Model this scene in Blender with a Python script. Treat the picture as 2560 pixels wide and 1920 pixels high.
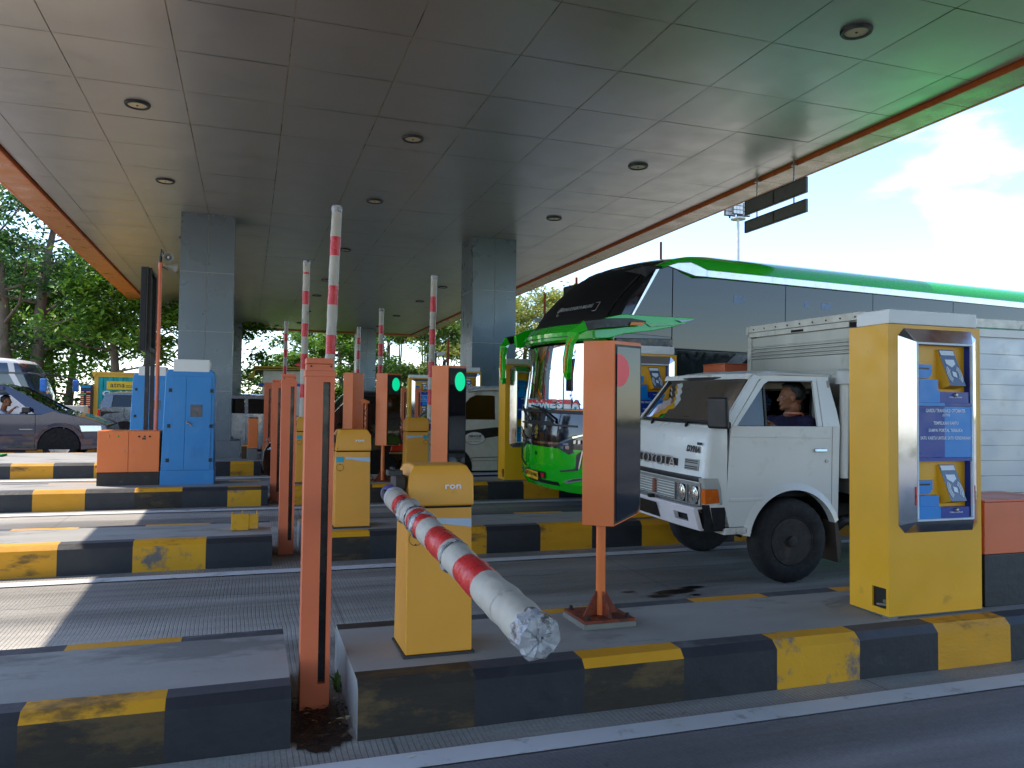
import bpy, bmesh, math, random
from mathutils import Vector, Matrix, noise
R = math.radians
scene = bpy.context.scene
for o in list(bpy.data.objects):
    bpy.data.objects.remove(o)

# ---------------------------------------------------------------- camera, sky, sun, exposure
CAM_H, YAW, PITCH, ROLL = 1.40, 0.324839692, 0.0338483371, 0.0116800014
fw = Vector((math.sin(YAW)*math.cos(PITCH), math.cos(YAW)*math.cos(PITCH), math.sin(PITCH)))
r0 = Vector((math.cos(YAW), -math.sin(YAW), 0)); u0 = r0.cross(fw)
rt = r0*math.cos(ROLL) + u0*math.sin(ROLL); up = -r0*math.sin(ROLL) + u0*math.cos(ROLL)
cam_d = bpy.data.cameras.new('camera'); cam = bpy.data.objects.new('camera', cam_d)
scene.collection.objects.link(cam)
M4 = Matrix.Identity(4)
for i in range(3):
    M4[i][0], M4[i][1], M4[i][2] = rt[i], up[i], -fw[i]
M4[0][3], M4[1][3], M4[2][3] = 0, 0, CAM_H
cam.matrix_world = M4
cam_d.sensor_width = 36; cam_d.lens = 36*1954.085/2560
cam_d.clip_start = .05; cam_d.clip_end = 3000
scene.camera = cam

SUN_DIR = Vector((-0.557, 0.36, 1.0)).normalized()
SUN_EL = math.asin(SUN_DIR.z); SUN_ROT = math.atan2(SUN_DIR.x, SUN_DIR.y)
world = bpy.data.worlds.new('World'); scene.world = world; world.use_nodes = True
wn = world.node_tree.nodes; wl = world.node_tree.links; wn.clear()
def wnode(t, **k):
    n = wn.new(t)
    for a, b in k.items(): setattr(n, a, b)
    return n
sky = wnode('ShaderNodeTexSky', sky_type='NISHITA', sun_disc=False, sun_elevation=SUN_EL, sun_rotation=SUN_ROT, altitude=100, air_density=1.0, dust_density=.5, ozone_density=3.0)
geo = wnode('ShaderNodeTexCoord')
sep = wnode('ShaderNodeSeparateXYZ'); wl.new(geo.outputs['Generated'], sep.inputs[0])
mp = wnode('ShaderNodeMapping'); mp.inputs['Scale'].default_value = (1.0, 1.0, 2.6); mp.inputs['Location'].default_value = (0.35, 0.1, 0.3)
wl.new(geo.outputs['Generated'], mp.inputs[0])
nz = wnode('ShaderNodeTexNoise'); nz.inputs['Scale'].default_value = 3.2; nz.inputs['Detail'].default_value = 9; nz.inputs['Roughness'].default_value = .56
wl.new(mp.outputs[0], nz.inputs['Vector'])
# more cloud near the horizon, clear overhead
low = wnode('ShaderNodeMapRange'); low.inputs[1].default_value = .12; low.inputs[2].default_value = .46; low.inputs[3].default_value = .11; low.inputs[4].default_value = -.12
wl.new(sep.outputs[2], low.inputs[0])
# two heaped clouds standing in fixed directions of the sky
def puff(dx, dy, dz, rad, gain):
    d = Vector((dx, dy, dz)).normalized()
    dp = wnode('ShaderNodeVectorMath', operation='DOT_PRODUCT'); dp.inputs[1].default_value = d
    wl.new(geo.outputs['Generated'], dp.inputs[0])
    mr = wnode('ShaderNodeMapRange'); mr.inputs[1].default_value = math.cos(rad); mr.inputs[2].default_value = 1.0
    mr.inputs[3].default_value = 0; mr.inputs[4].default_value = gain
    wl.new(dp.outputs['Value'], mr.inputs[0]); return mr.outputs[0]
s_ = low.outputs[0]
for pf in PUFFS if 'PUFFS' in globals() else ((1.056, 1.0, .548, .12, .17), (1.20, 1.0, .375, .08, .15), (-.35, 1, .35, .5, .25)):
    a = wnode('ShaderNodeMath', operation='ADD'); wl.new(s_, a.inputs[0]); wl.new(puff(*pf), a.inputs[1]); s_ = a.outputs[0]
add = wnode('ShaderNodeMath', operation='ADD'); wl.new(nz.outputs[0], add.inputs[0]); wl.new(s_, add.inputs[1])
cm = wnode('ShaderNodeMapRange', interpolation_type='SMOOTHSTEP'); cm.inputs[1].default_value = .70; cm.inputs[2].default_value = .88
wl.new(add.outputs[0], cm.inputs[0])
SKY_STRENGTH = .13
mulsky = wnode('ShaderNodeMixRGB', blend_type='MIX'); wl.new(cm.outputs[0], mulsky.inputs[0]); wl.new(sky.outputs[0], mulsky.inputs[1])
mulsky.inputs[2].default_value = (5.2, 5.4, 5.7, 1)
bg = wnode('ShaderNodeBackground'); bg.inputs['Strength'].default_value = SKY_STRENGTH
wl.new(mulsky.outputs[0], bg.inputs['Color'])
wo = wnode('ShaderNodeOutputWorld'); wl.new(bg.outputs[0], wo.inputs[0])

sun_d = bpy.data.lights.new('sun', 'SUN'); sun_d.energy = 2.1; sun_d.angle = R(.5); sun_d.color = (1, .90, .76)
sun = bpy.data.objects.new('sun', sun_d); scene.collection.objects.link(sun)
sun.rotation_euler = SUN_DIR.to_track_quat('Z', 'Y').to_euler(); sun.location = SUN_DIR*60
scene.view_settings.view_transform = 'Standard'; scene.view_settings.look = 'None'
scene.view_settings.gamma = 1; scene.view_settings.use_curve_mapping = False
scene.view_settings.exposure = 1.75
scene.cycles.use_denoising = True
scene.cycles.max_bounces = 8; scene.cycles.diffuse_bounces = 4; scene.cycles.glossy_bounces = 4
scene.cycles.transparent_max_bounces = 12; scene.cycles.transmission_bounces = 6
scene.cycles.caustics_reflective = False; scene.cycles.caustics_refractive = False

# ---------------------------------------------------------------- helpers
rnd = random.Random(7)
def gz(y): return .02*y                       # the plaza falls 2 % towards the camera side
def lin(r, g, b):
    f = lambda c: (c/255)/12.92 if c/255 <= .04045 else ((c/255+.055)/1.055)**2.4
    return (f(r), f(g), f(b), 1)

class MB:
    """collects polygons; build() links them as one mesh object"""
    def __init__(s): s.v, s.f, s.m = [], [], []
    def poly(s, pts, m=0):
        b = len(s.v); s.v += [Vector(p) for p in pts]; s.f.append(tuple(range(b, b+len(pts)))); s.m.append(m)
    def mesh(s, vs, fs, m=0):
        b = len(s.v); s.v += [Vector(p) for p in vs]
        for f in fs: s.f.append(tuple(b+i for i in f)); s.m.append(m)
    def box(s, x0, x1, y0, y1, z0, z1, m=0):
        s.hexa([(x0,y0,z0),(x1,y0,z0),(x1,y1,z0),(x0,y1,z0),(x0,y0,z1),(x1,y0,z1),(x1,y1,z1),(x0,y1,z1)], m)
    def hexa(s, p, m=0):
        s.mesh(p, [(3,2,1,0),(4,5,6,7),(0,1,5,4),(1,2,6,5),(2,3,7,6),(3,0,4,7)], m)
    def prism(s, poly, axis, a, b, m=0, mcap=None):
        """extrude a 2-D polygon along an axis: x -> (y,z), y -> (x,z), z -> (x,y)"""
        def P(u, v, t): return (t,u,v) if axis == 'x' else (u,t,v) if axis == 'y' else (u,v,t)
        n = len(poly); vs = [P(u, v, a) for u, v in poly] + [P(u, v, b) for u, v in poly]
        fs = [(i, (i+1) % n, n+(i+1) % n, n+i) for i in range(n)]
        s.mesh(vs, fs, m)
        k = len(s.v)-2*n
        s.f.append(tuple(range(k+n-1, k-1, -1))); s.m.append(m if mcap is None else mcap)
        s.f.append(tuple(range(k+n, k+2*n))); s.m.append(m if mcap is None else mcap)
    def cyl(s, p0, p1, r0_, r1_=None, n=16, m=0, caps=True):
        s.tube([p0, p1], [r0_, r0_ if r1_ is None else r1_], n, m, caps)
    def tube(s, pts, rad, n=10, m=0, caps=True):
        pts = [Vector(p) for p in pts]
        if not hasattr(rad, '__len__'): rad = [rad]*len(pts)
        b = len(s.v); ref = None
        for i, p in enumerate(pts):
            t = (pts[min(i+1, len(pts)-1)] - pts[max(i-1, 0)])
            t = t.normalized() if t.length > 1e-9 else Vector((0, 0, 1))
            if ref is None: ref = t.orthogonal().normalized()
            ref = (ref - t*ref.dot(t)); ref = ref.normalized() if ref.length > 1e-6 else t.orthogonal().normalized()
            w = t.cross(ref)
            for k in range(n):
                a = 2*math.pi*k/n; s.v.append(p + (ref*math.cos(a)+w*math.sin(a))*rad[i])
        for i in range(len(pts)-1):
            for k in range(n):
                s.f.append((b+i*n+k, b+i*n+(k+1) % n, b+(i+1)*n+(k+1) % n, b+(i+1)*n+k)); s.m.append(m)
        if caps:
            s.f.append(tuple(b+k for k in range(n-1, -1, -1))); s.m.append(m)
            e = b+(len(pts)-1)*n; s.f.append(tuple(e+k for k in range(n))); s.m.append(m)
    def lathe(s, prof, o, axis='z', n=24, m=0):
        """prof: [(radius, height)]; axis z, y or x"""
        o = Vector(o); b = len(s.v)
        for rr, h in prof:
            for k in range(n):
                a = 2*math.pi*k/n; c, d = rr*math.cos(a), rr*math.sin(a)
                s.v.append(o + Vector((c, d, h) if axis == 'z' else (c, h, d) if axis == 'y' else (h, c, d)))
        for i in range(len(prof)-1):
            for k in range(n):
                s.f.append((b+i*n+k, b+i*n+(k+1) % n, b+(i+1)*n+(k+1) % n, b+(i+1)*n+k)); s.m.append(m)
        for i, rev in ((0, True), (len(prof)-1, False)):
            if prof[i][0] > 1e-6:
                q = [b+i*n+k for k in range(n)]; s.f.append(tuple(reversed(q) if rev else q)); s.m.append(m)
    def ell(s, c, r, n=16, k=10, m=0, rot=None):
        c = Vector(c); b = len(s.v)
        for i in range(k+1):
            t = math.pi*i/k
            for j in range(n):
                a = 2*math.pi*j/n
                p = Vector((r[0]*math.sin(t)*math.cos(a), r[1]*math.sin(t)*math.sin(a), r[2]*math.cos(t)))
                s.v.append(c + (rot @ p if rot else p))
        for i in range(k):
            for j in range(n):
                s.f.append((b+i*n+j, b+(i+1)*n+j, b+(i+1)*n+(j+1) % n, b+i*n+(j+1) % n)); s.m.append(m)
    def text(s, txt, o, u, v, w, h, m=0, lift=.003, bold=.02, shear=0, deep=0):
        """lettering fitted into a w x h box whose lower left corner is o; u, v are the reading and up directions"""
        vs, fs = glyphs(txt, bold, shear)
        if not vs: return
        o, u, v = Vector(o), Vector(u).normalized(), Vector(v).normalized(); nrm = u.cross(v)
        x0 = min(p[0] for p in vs); x1 = max(p[0] for p in vs); y0 = min(p[1] for p in vs); y1 = max(p[1] for p in vs)
        sx, sy = w/(x1-x0), h/(y1-y0)
        s.mesh([o + u*((p[0]-x0)*sx) + v*((p[1]-y0)*sy) + nrm*lift for p in vs], fs, m)
    def xf(s, mat):
        s.v = [mat @ p for p in s.v]; return s
    def shearz(s, k):
        for p in s.v: p.z += k*p.y
        return s

_gl = {}
def glyphs(txt, bold=.02, shear=0):
    key = (txt, bold, shear)
    if key not in _gl:
        cu = bpy.data.curves.new('lettering', 'FONT'); cu.body = txt; cu.size = 1; cu.offset = bold; cu.shear = shear; cu.resolution_u = 3
        cu.space_character = 1.05
        ob = bpy.data.objects.new('lettering', cu); scene.collection.objects.link(ob)
        dg = bpy.context.evaluated_depsgraph_get(); me = bpy.data.meshes.new_from_object(ob.evaluated_get(dg))
        _gl[key] = ([tuple(v.co) for v in me.vertices], [tuple(p.vertices) for p in me.polygons])
        bpy.data.objects.remove(ob); bpy.data.curves.remove(cu); bpy.data.meshes.remove(me)
    return _gl[key]

def obj(name, mb, mats, parent=None, loc=(0, 0, 0), bevel=0, seg=2, smooth=35, sub=0, recalc=True):
    me = bpy.data.meshes.new(name); me.from_pydata([tuple(p) for p in mb.v], [], mb.f)
    if not isinstance(mats, (list, tuple)): mats = [mats]
    for mt in mats: me.materials.append(mt)
    me.polygons.foreach_set('material_index', mb.m)
    if recalc or bevel:
        bm = bmesh.new(); bm.from_mesh(me)
        if bevel: bmesh.ops.remove_doubles(bm, verts=bm.verts, dist=1e-5)
        if recalc: bmesh.ops.recalc_face_normals(bm, faces=bm.faces)
        bm.to_mesh(me); bm.free()
    me.update()
    o = bpy.data.objects.new(name, me); scene.collection.objects.link(o); o.location = loc
    if parent: o.parent = parent
    if smooth:
        me.polygons.foreach_set('use_smooth', [True]*len(me.polygons)); me.set_sharp_from_angle(angle=R(smooth))
    if bevel:
        b = o.modifiers.new('edges', 'BEVEL'); b.width = bevel; b.segments = seg; b.limit_method = 'ANGLE'; b.angle_limit = R(40); b.harden_normals = True
    if sub:
        b = o.modifiers.new('sub', 'SUBSURF'); b.levels = sub; b.render_levels = sub
    return o
def tag(o, label=None, cat=None, group=None, kind=None):
    if label: o['label'] = label
    if cat: o['category'] = cat
    if group: o['group'] = group
    if kind: o['kind'] = kind
    return o
def thing(name, label, cat, loc=(0, 0, 0), rz=0, group=None):
    o = bpy.data.objects.new(name, None); scene.collection.objects.link(o); o.empty_display_size = .1
    o.location = loc; o.rotation_euler = (0, 0, rz)
    return tag(o, label, cat, group)
def dup(root, loc, rz=None, label=None, scale=None):
    kids = {}
    for q in bpy.data.objects:
        if q.parent: kids.setdefault(q.parent.name, []).append(q)
    def cp(o, par):
        c = o.copy(); scene.collection.objects.link(c)
        if par: c.parent = par
        for ch in kids.get(o.name, []): cp(ch, c)
        return c
    r = cp(root, None); r.location = loc
    if rz is not None: r.rotation_euler = (0, 0, rz)
    if scale: r.scale = (scale,)*3 if not hasattr(scale, '__len__') else scale
    if label: r['label'] = label
    return r

# ---------------------------------------------------------------- materials
def mat(name, col, rough=.5, metal=0, var=.12, vs=6, bump=0, bs=40, dirt=None, dscale=3, damt=.5, dth=.55, coat=0, stretch=(1, 1, 1), spec=.5, rvar=.1):
    """painted / cast surface: base colour with soft variation, optional second colour worn through in patches, optional bump"""
    m = bpy.data.materials.new(name); m.use_nodes = True
    nt = m.node_tree; N, L = nt.nodes, nt.links; b = N['Principled BSDF']
    if len(col) == 3: col = lin(*col)
    b.inputs['Metallic'].default_value = metal; b.inputs['Roughness'].default_value = rough
    b.inputs['Coat Weight'].default_value = coat; b.inputs['Specular IOR Level'].default_value = spec
    tc = N.new('ShaderNodeTexCoord'); mpn = N.new('ShaderNodeMapping'); mpn.inputs['Scale'].default_value = stretch; L.new(tc.outputs['Object'], mpn.inputs[0])
    n1 = N.new('ShaderNodeTexNoise'); n1.inputs['Scale'].default_value = vs; n1.inputs['Detail'].default_value = 5; L.new(mpn.outputs[0], n1.inputs['Vector'])
    mr = N.new('ShaderNodeMapRange'); mr.inputs[1].default_value = .25; mr.inputs[2].default_value = .75; mr.inputs[3].default_value = 1-var; mr.inputs[4].default_value = 1+var
    L.new(n1.outputs[0], mr.inputs[0])
    mx = N.new('ShaderNodeMixRGB'); mx.blend_type = 'MULTIPLY'; mx.inputs[0].default_value = 1; mx.inputs[1].default_value = col
    L.new(mr.outputs[0], mx.inputs[2]); out = mx.outputs[0]
    if dirt:
        dc = lin(*dirt) if len(dirt) == 3 else dirt
        n2 = N.new('ShaderNodeTexNoise'); n2.inputs['Scale'].default_value = dscale; n2.inputs['Detail'].default_value = 10; n2.inputs['Roughness'].default_value = .68
        L.new(mpn.outputs[0], n2.inputs['Vector'])
        m2 = N.new('ShaderNodeMapRange'); m2.inputs[1].default_value = dth; m2.inputs[2].default_value = dth+.09; m2.inputs[4].default_value = damt
        L.new(n2.outputs[0], m2.inputs[0])
        x2 = N.new('ShaderNodeMixRGB'); L.new(m2.outputs[0], x2.inputs[0]); L.new(out, x2.inputs[1]); x2.inputs[2].default_value = dc; out = x2.outputs[0]
    L.new(out, b.inputs['Base Color'])
    if rvar:
        r_ = N.new('ShaderNodeMapRange'); r_.inputs[1].default_value = .3; r_.inputs[2].default_value = .7; r_.inputs[3].default_value = max(.02, rough-rvar); r_.inputs[4].default_value = min(1, rough+rvar)
        n3 = N.new('ShaderNodeTexNoise'); n3.inputs['Scale'].default_value = vs*2.3; n3.inputs['Detail'].default_value = 4; L.new(mpn.outputs[0], n3.inputs['Vector'])
        L.new(n3.outputs[0], r_.inputs[0]); L.new(r_.outputs[0], b.inputs['Roughness'])
    if bump:
        n4 = N.new('ShaderNodeTexNoise'); n4.inputs['Scale'].default_value = bs; n4.inputs['Detail'].default_value = 6; L.new(mpn.outputs[0], n4.inputs['Vector'])
        bp = N.new('ShaderNodeBump'); bp.inputs['Strength'].default_value = bump; bp.inputs['Distance'].default_value = .01
        L.new(n4.outputs[0], bp.inputs['Height']); L.new(bp.outputs[0], b.inputs['Normal'])
    return m
def emit(name, col, strength):
    m = mat(name, col, .3, var=0, rvar=0); b = m.node_tree.nodes['Principled BSDF']
    b.inputs['Emission Color'].default_value = lin(*col); b.inputs['Emission Strength'].default_value = strength
    return m
def glass(name, tint=(235, 240, 240), alpha=.25, rough=.02):
    """thin window pane: mostly clear with a mirror coat"""
    m = bpy.data.materials.new(name); m.use_nodes = True; N, L = m.node_tree.nodes, m.node_tree.links
    N.clear(); o = N.new('ShaderNodeOutputMaterial'); t = N.new('ShaderNodeBsdfTransparent'); g = N.new('ShaderNodeBsdfGlossy'); f = N.new('ShaderNodeFresnel'); mx = N.new('ShaderNodeMixShader')
    t.inputs[0].default_value = lin(*tint); g.inputs['Roughness'].default_value = rough; f.inputs[0].default_value = 1.5
    ad = N.new('ShaderNodeMath'); ad.operation = 'ADD'; ad.use_clamp = True; ad.inputs[1].default_value = alpha*.1
    L.new(f.outputs[0], ad.inputs[0]); L.new(ad.outputs[0], mx.inputs[0]); L.new(t.outputs[0], mx.inputs[1]); L.new(g.outputs[0], mx.inputs[2]); L.new(mx.outputs[0], o.inputs[0])
    return m
# ---------------------------------------------------------------- paint and stuff
ORANGE = mat('orange_paint', (222, 112, 70), .42, var=.08, vs=3, dirt=(150, 62, 34), dth=.60, damt=.5, dscale=2.2, bump=.05, bs=60)
ORANGE2 = mat('fresh_orange_paint', (234, 122, 58), .38, var=.06, vs=3, dirt=(170, 76, 34), dth=.64, damt=.4)
RUSTY = mat('rusty_orange', (128, 54, 28), .7, var=.25, vs=14, dirt=(70, 34, 22), dth=.5, damt=.8, dscale=12, bump=.3, bs=80)
MACH = mat('barrier_yellow', (232, 160, 52), .42, var=.05, vs=3, dirt=(190, 125, 50), dth=.60, damt=.4, dscale=3, bump=.04, bs=60)
KYEL = mat('kiosk_yellow', (236, 172, 28), .40, var=.07, vs=2.5, dirt=(150, 110, 40), dth=.62, damt=.45, dscale=4, bump=.03, bs=50)
WHITEP = mat('white_sheet', (226, 226, 222), .4, var=.05, vs=4, dirt=(180, 178, 170), dth=.62, damt=.4)
BLUECAB = mat('cabinet_blue', (40, 132, 198), .40, var=.06, vs=2, dirt=(70, 150, 205), dth=.6, damt=.4)
BLACK = mat('black_plastic', (22, 22, 24), .45, var=.2, vs=8)
BLACKM = mat('flat_black', (14, 14, 15), .85, var=.3, vs=8)
DARK = mat('dark_steel', (52, 50, 48), .6, var=.2, vs=10, dirt=(84, 78, 70), dth=.55, damt=.5)
STEEL = mat('bare_steel', (150, 150, 150), .38, metal=.9, var=.1)
CHROME = mat('polished_steel', (205, 205, 208), .10, metal=1, var=.03, rvar=.03)
RUBBER = mat('tyre_rubber', (30, 30, 31), .82, var=.2, vs=12, bump=.2, bs=60, dirt=(64, 60, 56), dth=.58, damt=.5, dscale=7)
GREYC = mat('weathered_grey', (120, 118, 112), .75, var=.15, vs=6, bump=.1)
CONC = mat('island_concrete', (150, 148, 143), .85, var=.12, vs=2.2, bump=.18, bs=45, dirt=(96, 94, 91), dscale=1.6, dth=.53, damt=.6, stretch=(.7, 1.6, 1))
KY = mat('kerb_yellow', (214, 150, 16), .6, var=.10, vs=4, bump=.2, bs=30, dirt=(92, 72, 36), dscale=2.6, dth=.56, damt=.85, stretch=(.8, 1, 2.2))
KYD = mat('kerb_yellow_dark', (84, 66, 36), .65, var=.3, vs=4, bump=.2, bs=30, dirt=(34, 30, 26), dscale=2.2, dth=.44, damt=.9, stretch=(.8, 1, 2))  # very dark yellow for grimy blocks and for other darker front faces
KYC = mat('kerb_yellow_chipped', (216, 156, 16), .6, var=.08, vs=4, bump=.2, bs=30, dirt=(98, 98, 100), dscale=3.4, dth=.55, damt=.95)
KB = mat('kerb_black', (36, 38, 44), .50, var=.2, vs=5, bump=.2, bs=30, dirt=(78, 78, 80), dscale=5, dth=.64, damt=.6)
KBB = mat('kerb_black_worn', (62, 64, 72), .62, var=.2, vs=4, bump=.15, bs=30, dirt=(110, 112, 116), dscale=2.4, dth=.56, damt=.7)
LINE = mat('road_line_white', (205, 205, 205), .7, var=.06, vs=5, bump=.1, dirt=(132, 130, 127), dscale=7, dth=.56, damt=.6)
CLEAR = glass('clear_pane'); SMOKE = glass('smoked_pane', (120, 126, 128)); DARKGL = glass('tinted_pane', (34, 38, 42))

def road_mat(name, base, grooves=True):
    m = bpy.data.materials.new(name); m.use_nodes = True; N, L = m.node_tree.nodes, m.node_tree.links; b = N['Principled BSDF']
    tc = N.new('ShaderNodeTexCoord'); sp = N.new('ShaderNodeSeparateXYZ'); L.new(tc.outputs['Object'], sp.inputs[0])
    def noise_(scale, st, det=6, rough=.6):
        q = N.new('ShaderNodeMapping'); q.inputs['Scale'].default_value = st; L.new(tc.outputs['Object'], q.inputs[0])
        n = N.new('ShaderNodeTexNoise'); n.inputs['Scale'].default_value = scale; n.inputs['Detail'].default_value = det; n.inputs['Roughness'].default_value = rough
        L.new(q.outputs[0], n.inputs['Vector']); return n.outputs[0]
    def rng(src, a, b_, c, d):
        q = N.new('ShaderNodeMapRange'); q.inputs[1].default_value, q.inputs[2].default_value, q.inputs[3].default_value, q.inputs[4].default_value = a, b_, c, d
        L.new(src, q.inputs[0]); return q.outputs[0]
    def mth(op, a, b_=None):
        q = N.new('ShaderNodeMath'); q.operation = op
        for i, s in ((0, a), (1, b_)):
            if s is None: continue
            if isinstance(s, (int, float)): q.inputs[i].default_value = s
            else: L.new(s, q.inputs[i])
        return q.outputs[0]
    def mul(c, f):
        q = N.new('ShaderNodeMixRGB'); q.blend_type = 'MULTIPLY'; q.inputs[0].default_value = 1
        if isinstance(c, tuple): q.inputs[1].default_value = c
        else: L.new(c, q.inputs[1])
        L.new(f, q.inputs[2]); return q.outputs[0]
    col = mul(lin(*base), rng(noise_(1.2, (.5, 1.2, 1)), .3, .7, .80, 1.18))
    # rubbered wheel tracks and drip line run along the lane
    col = mul(col, rng(noise_(1.0, (.10, 1.75, 1), 5), .36, .62, 1.28, .52))
    col = mul(col, rng(noise_(60, (1, 1, 1), 3, .7), .2, .8, .78, 1.22))
    spots = rng(noise_(3.4, (.8, 1.4, 1), 9, .72), .62, .70, 1, .45); col = mul(col, spots)
    if grooves:
        ph = mth('MULTIPLY', mth('ADD', sp.outputs[0], mth('MULTIPLY', noise_(.9, (1, 1, 1), 2), .05)), 1/.0232)
        tri = mth('ABSOLUTE', mth('SUBTRACT', mth('FRACT', ph), .5))
        gr = rng(tri, 0, .13, 1, 0)
        keep = rng(noise_(2.2, (.6, 1.2, 1), 7, .7), .38, .56, .15, 1)
        g2 = mth('MULTIPLY', gr, keep)
        col = mul(col, rng(g2, 0, 1, 1, .42))
        # slab joints every 2.4 m and a wandering lengthwise crack
        jt = mth('ABSOLUTE', mth('SUBTRACT', mth('FRACT', mth('MULTIPLY', mth('ADD', sp.outputs[0], .62), 1/2.4)), .5))
        col = mul(col, rng(jt, 0, .0026, .30, 1))
        cr = mth('ABSOLUTE', mth('SUBTRACT', mth('FRACT', mth('MULTIPLY', mth('ADD', sp.outputs[1], mth('MULTIPLY', noise_(.7, (1, .2, 1), 8, .65), .55)), 1/1.72)), .5))
        col = mul(col, rng(cr, 0, .0045, .35, 1))
        bp = N.new('ShaderNodeBump'); bp.inputs['Strength'].default_value = .5; bp.inputs['Distance'].default_value = .006
        L.new(mth('SUBTRACT', noise_(80, (1, 1, 1), 3), g2), bp.inputs['Height']); L.new(bp.outputs[0], b.inputs['Normal'])
    else:
        fine = mth('ABSOLUTE', mth('SUBTRACT', mth('FRACT', mth('MULTIPLY', mth('ADD', mth('ADD', sp.outputs[0], mth('MULTIPLY', sp.outputs[1], .25)), mth('MULTIPLY', noise_(1.5, (1, 1, 1), 2), .06)), 1/.021)), .5))
        col = mul(col, rng(fine, 0, .2, .82, 1.03))
        bp = N.new('ShaderNodeBump'); bp.inputs['Strength'].default_value = .45; bp.inputs['Distance'].default_value = .006
        L.new(noise_(140, (1, 1, 1), 3, .8), bp.inputs['Height']); L.new(bp.outputs[0], b.inputs['Normal'])
    L.new(col, b.inputs['Base Color'])
    L.new(rng(noise_(1.1, (.14, 2.0, 1), 4), .35, .65, .5, .85), b.inputs['Roughness'])
    return m
ROADC = road_mat('grooved_concrete', (152, 148, 141)); ROADA = road_mat('lane_asphalt', (124, 123, 126), False)

# ---------------------------------------------------------------- ground, roads, lane lines
g = MB(); g.poly([(-400, -200, -4.04), (400, -200, -4.04), (400, 36, .68), (-400, 36, .68)]); g.poly([(-400, 36, .68), (400, 36, .68), (400, 900, 1.2), (-400, 900, 1.2)])
tag(obj('ground', g, mat('soil_and_grass', (74, 78, 44), .95, var=.35, vs=.6, bump=.3, bs=8, dirt=(96, 84, 62), dscale=.5, damt=.8)), kind='structure')
def strip(name, x0, x1, y0, y1, lift, m, kind='structure', n=1, jag=0):
    b = MB()
    for i in range(n):
        a, c = x0+(x1-x0)*i/n, x0+(x1-x0)*(i+1)/n
        b.poly([(a, y0, gz(y0)+lift), (c, y0, gz(y0)+lift), (c, y1, gz(y1)+lift), (a, y1, gz(y1)+lift)])
    return tag(obj(name, b, m, recalc=False), kind=kind)
strip('road', -60, 90, -30, 34, 0, ROADC)
strip('asphalt_lane', -60, 90, -12, 2.905, .004, ROADA)
for yy0, yy1 in ((2.91, 3.04), (6.30, 6.43), (9.68, 9.85), (13.18, 13.33)):
    strip('lane_line', -40, 40, yy0, yy1, .008, LINE)

# ---------------------------------------------------------------- traffic islands
def wob(x, k, a=.005): return a*noise.noise(Vector((x*1.7, k*3.1, .5)))
def island(name, label, x0, x1, y0, y1, cuts, first, mats, hgt=.23, ch=.036, band=.13, fronts={}):
    """painted kerbs of alternating blocks with a chamfered edge round a concrete top; fronts maps a block to the materials (front, chamfer, top)"""
    b = MB(); xs = [x0]+[c for c in cuts if x0 < c < x1]+[x1]; col = first
    for i in range(len(xs)-1):
        n = max(1, int((xs[i+1]-xs[i])/.18)); sub = [xs[i]+(xs[i+1]-xs[i])*k/n for k in range(n+1)]
        mf, mc, mt = fronts.get(i, (1, 1, 1) if col == 'y' else (2, 2, 5))
        for k in range(n):
            a, c = sub[k], sub[k+1]
            for side, yo, d in ((0, y0, 1), (1, y1, -1)):
                pr = lambda x: [(x, yo+d*wob(x, side), 0), (x, yo+d*wob(x, side+2), hgt-ch), (x, yo+d*(ch+wob(x, side+4)), hgt+wob(x, 9, .003)), (x, yo+d*(band+wob(x, side+6, .012)), hgt+.002)]
                p, q = pr(a), pr(c)
                for j, mm in enumerate((mf, mc, mt)):
                    b.poly([p[j], q[j], q[j+1], p[j+1]], mm)
            p0, p1, q0, q1 = y0+band+wob(a, 6, .012), y1-band-wob(a, 7, .012), y0+band+wob(c, 6, .012), y1-band-wob(c, 7, .012)
            b.poly([(a, p0, hgt+.002), (c, q0, hgt+.002), (c, q1, hgt+.002), (a, p1, hgt+.002)], 0)
        col = 'b' if col == 'y' else 'y'
    for xe, d in ((x0, 1), (x1, -1)):
        b.poly([(xe, y0, 0), (xe, y0, hgt-ch), (xe, y0+ch, hgt), (xe, y1-ch, hgt), (xe, y1, hgt-ch), (xe, y1, 0)], 0)
    b.shearz(.02)
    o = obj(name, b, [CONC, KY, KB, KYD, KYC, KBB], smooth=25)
    return tag(o, label, 'traffic island', 'kerbed traffic islands between the lanes')
def alt(a, step, n): return [a+step*i for i in range(n)]

def left_cuts(known, x_to=-9.2, p=.505):
    c = list(known)
    while c[0] > x_to: c.insert(0, c[0]-p)
    return c
def right_cuts(known, x_to=11, p=.51):
    c = list(known)
    while c[-1] < x_to: c.append(c[-1]+p)
    return c
def isl(label, cuts, last, y0, y1, over={}, rev=True):
    """cuts ascending; `last` is the colour of the block beside the gap, over counts blocks from the gap outward"""
    n = len(cuts)-1
    if rev:  # the gap is at the right end
        first = last if (n-1) % 2 == 0 else ('b' if last == 'y' else 'y'); fr = {n-1-k: v for k, v in over.items()}
    else: first, fr = last, dict(over)
    return island('traffic_island', label, cuts[0], cuts[-1], y0, y1, cuts[1:-1], first, None, fronts=fr)
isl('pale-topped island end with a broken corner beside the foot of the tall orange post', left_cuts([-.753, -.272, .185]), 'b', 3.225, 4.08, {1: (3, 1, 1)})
isl('long island carrying the lowered barrier machine and the large yellow payment kiosk', right_cuts([.444, .933, 1.439, 1.941, 2.454, 2.952, 3.463, 3.974]), 'y', 3.215, 4.08, {0: (3, 3, 3), 2: (3, 1, 1), 4: (4, 4, 1), 5: (2, 5, 5)}, False)
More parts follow.
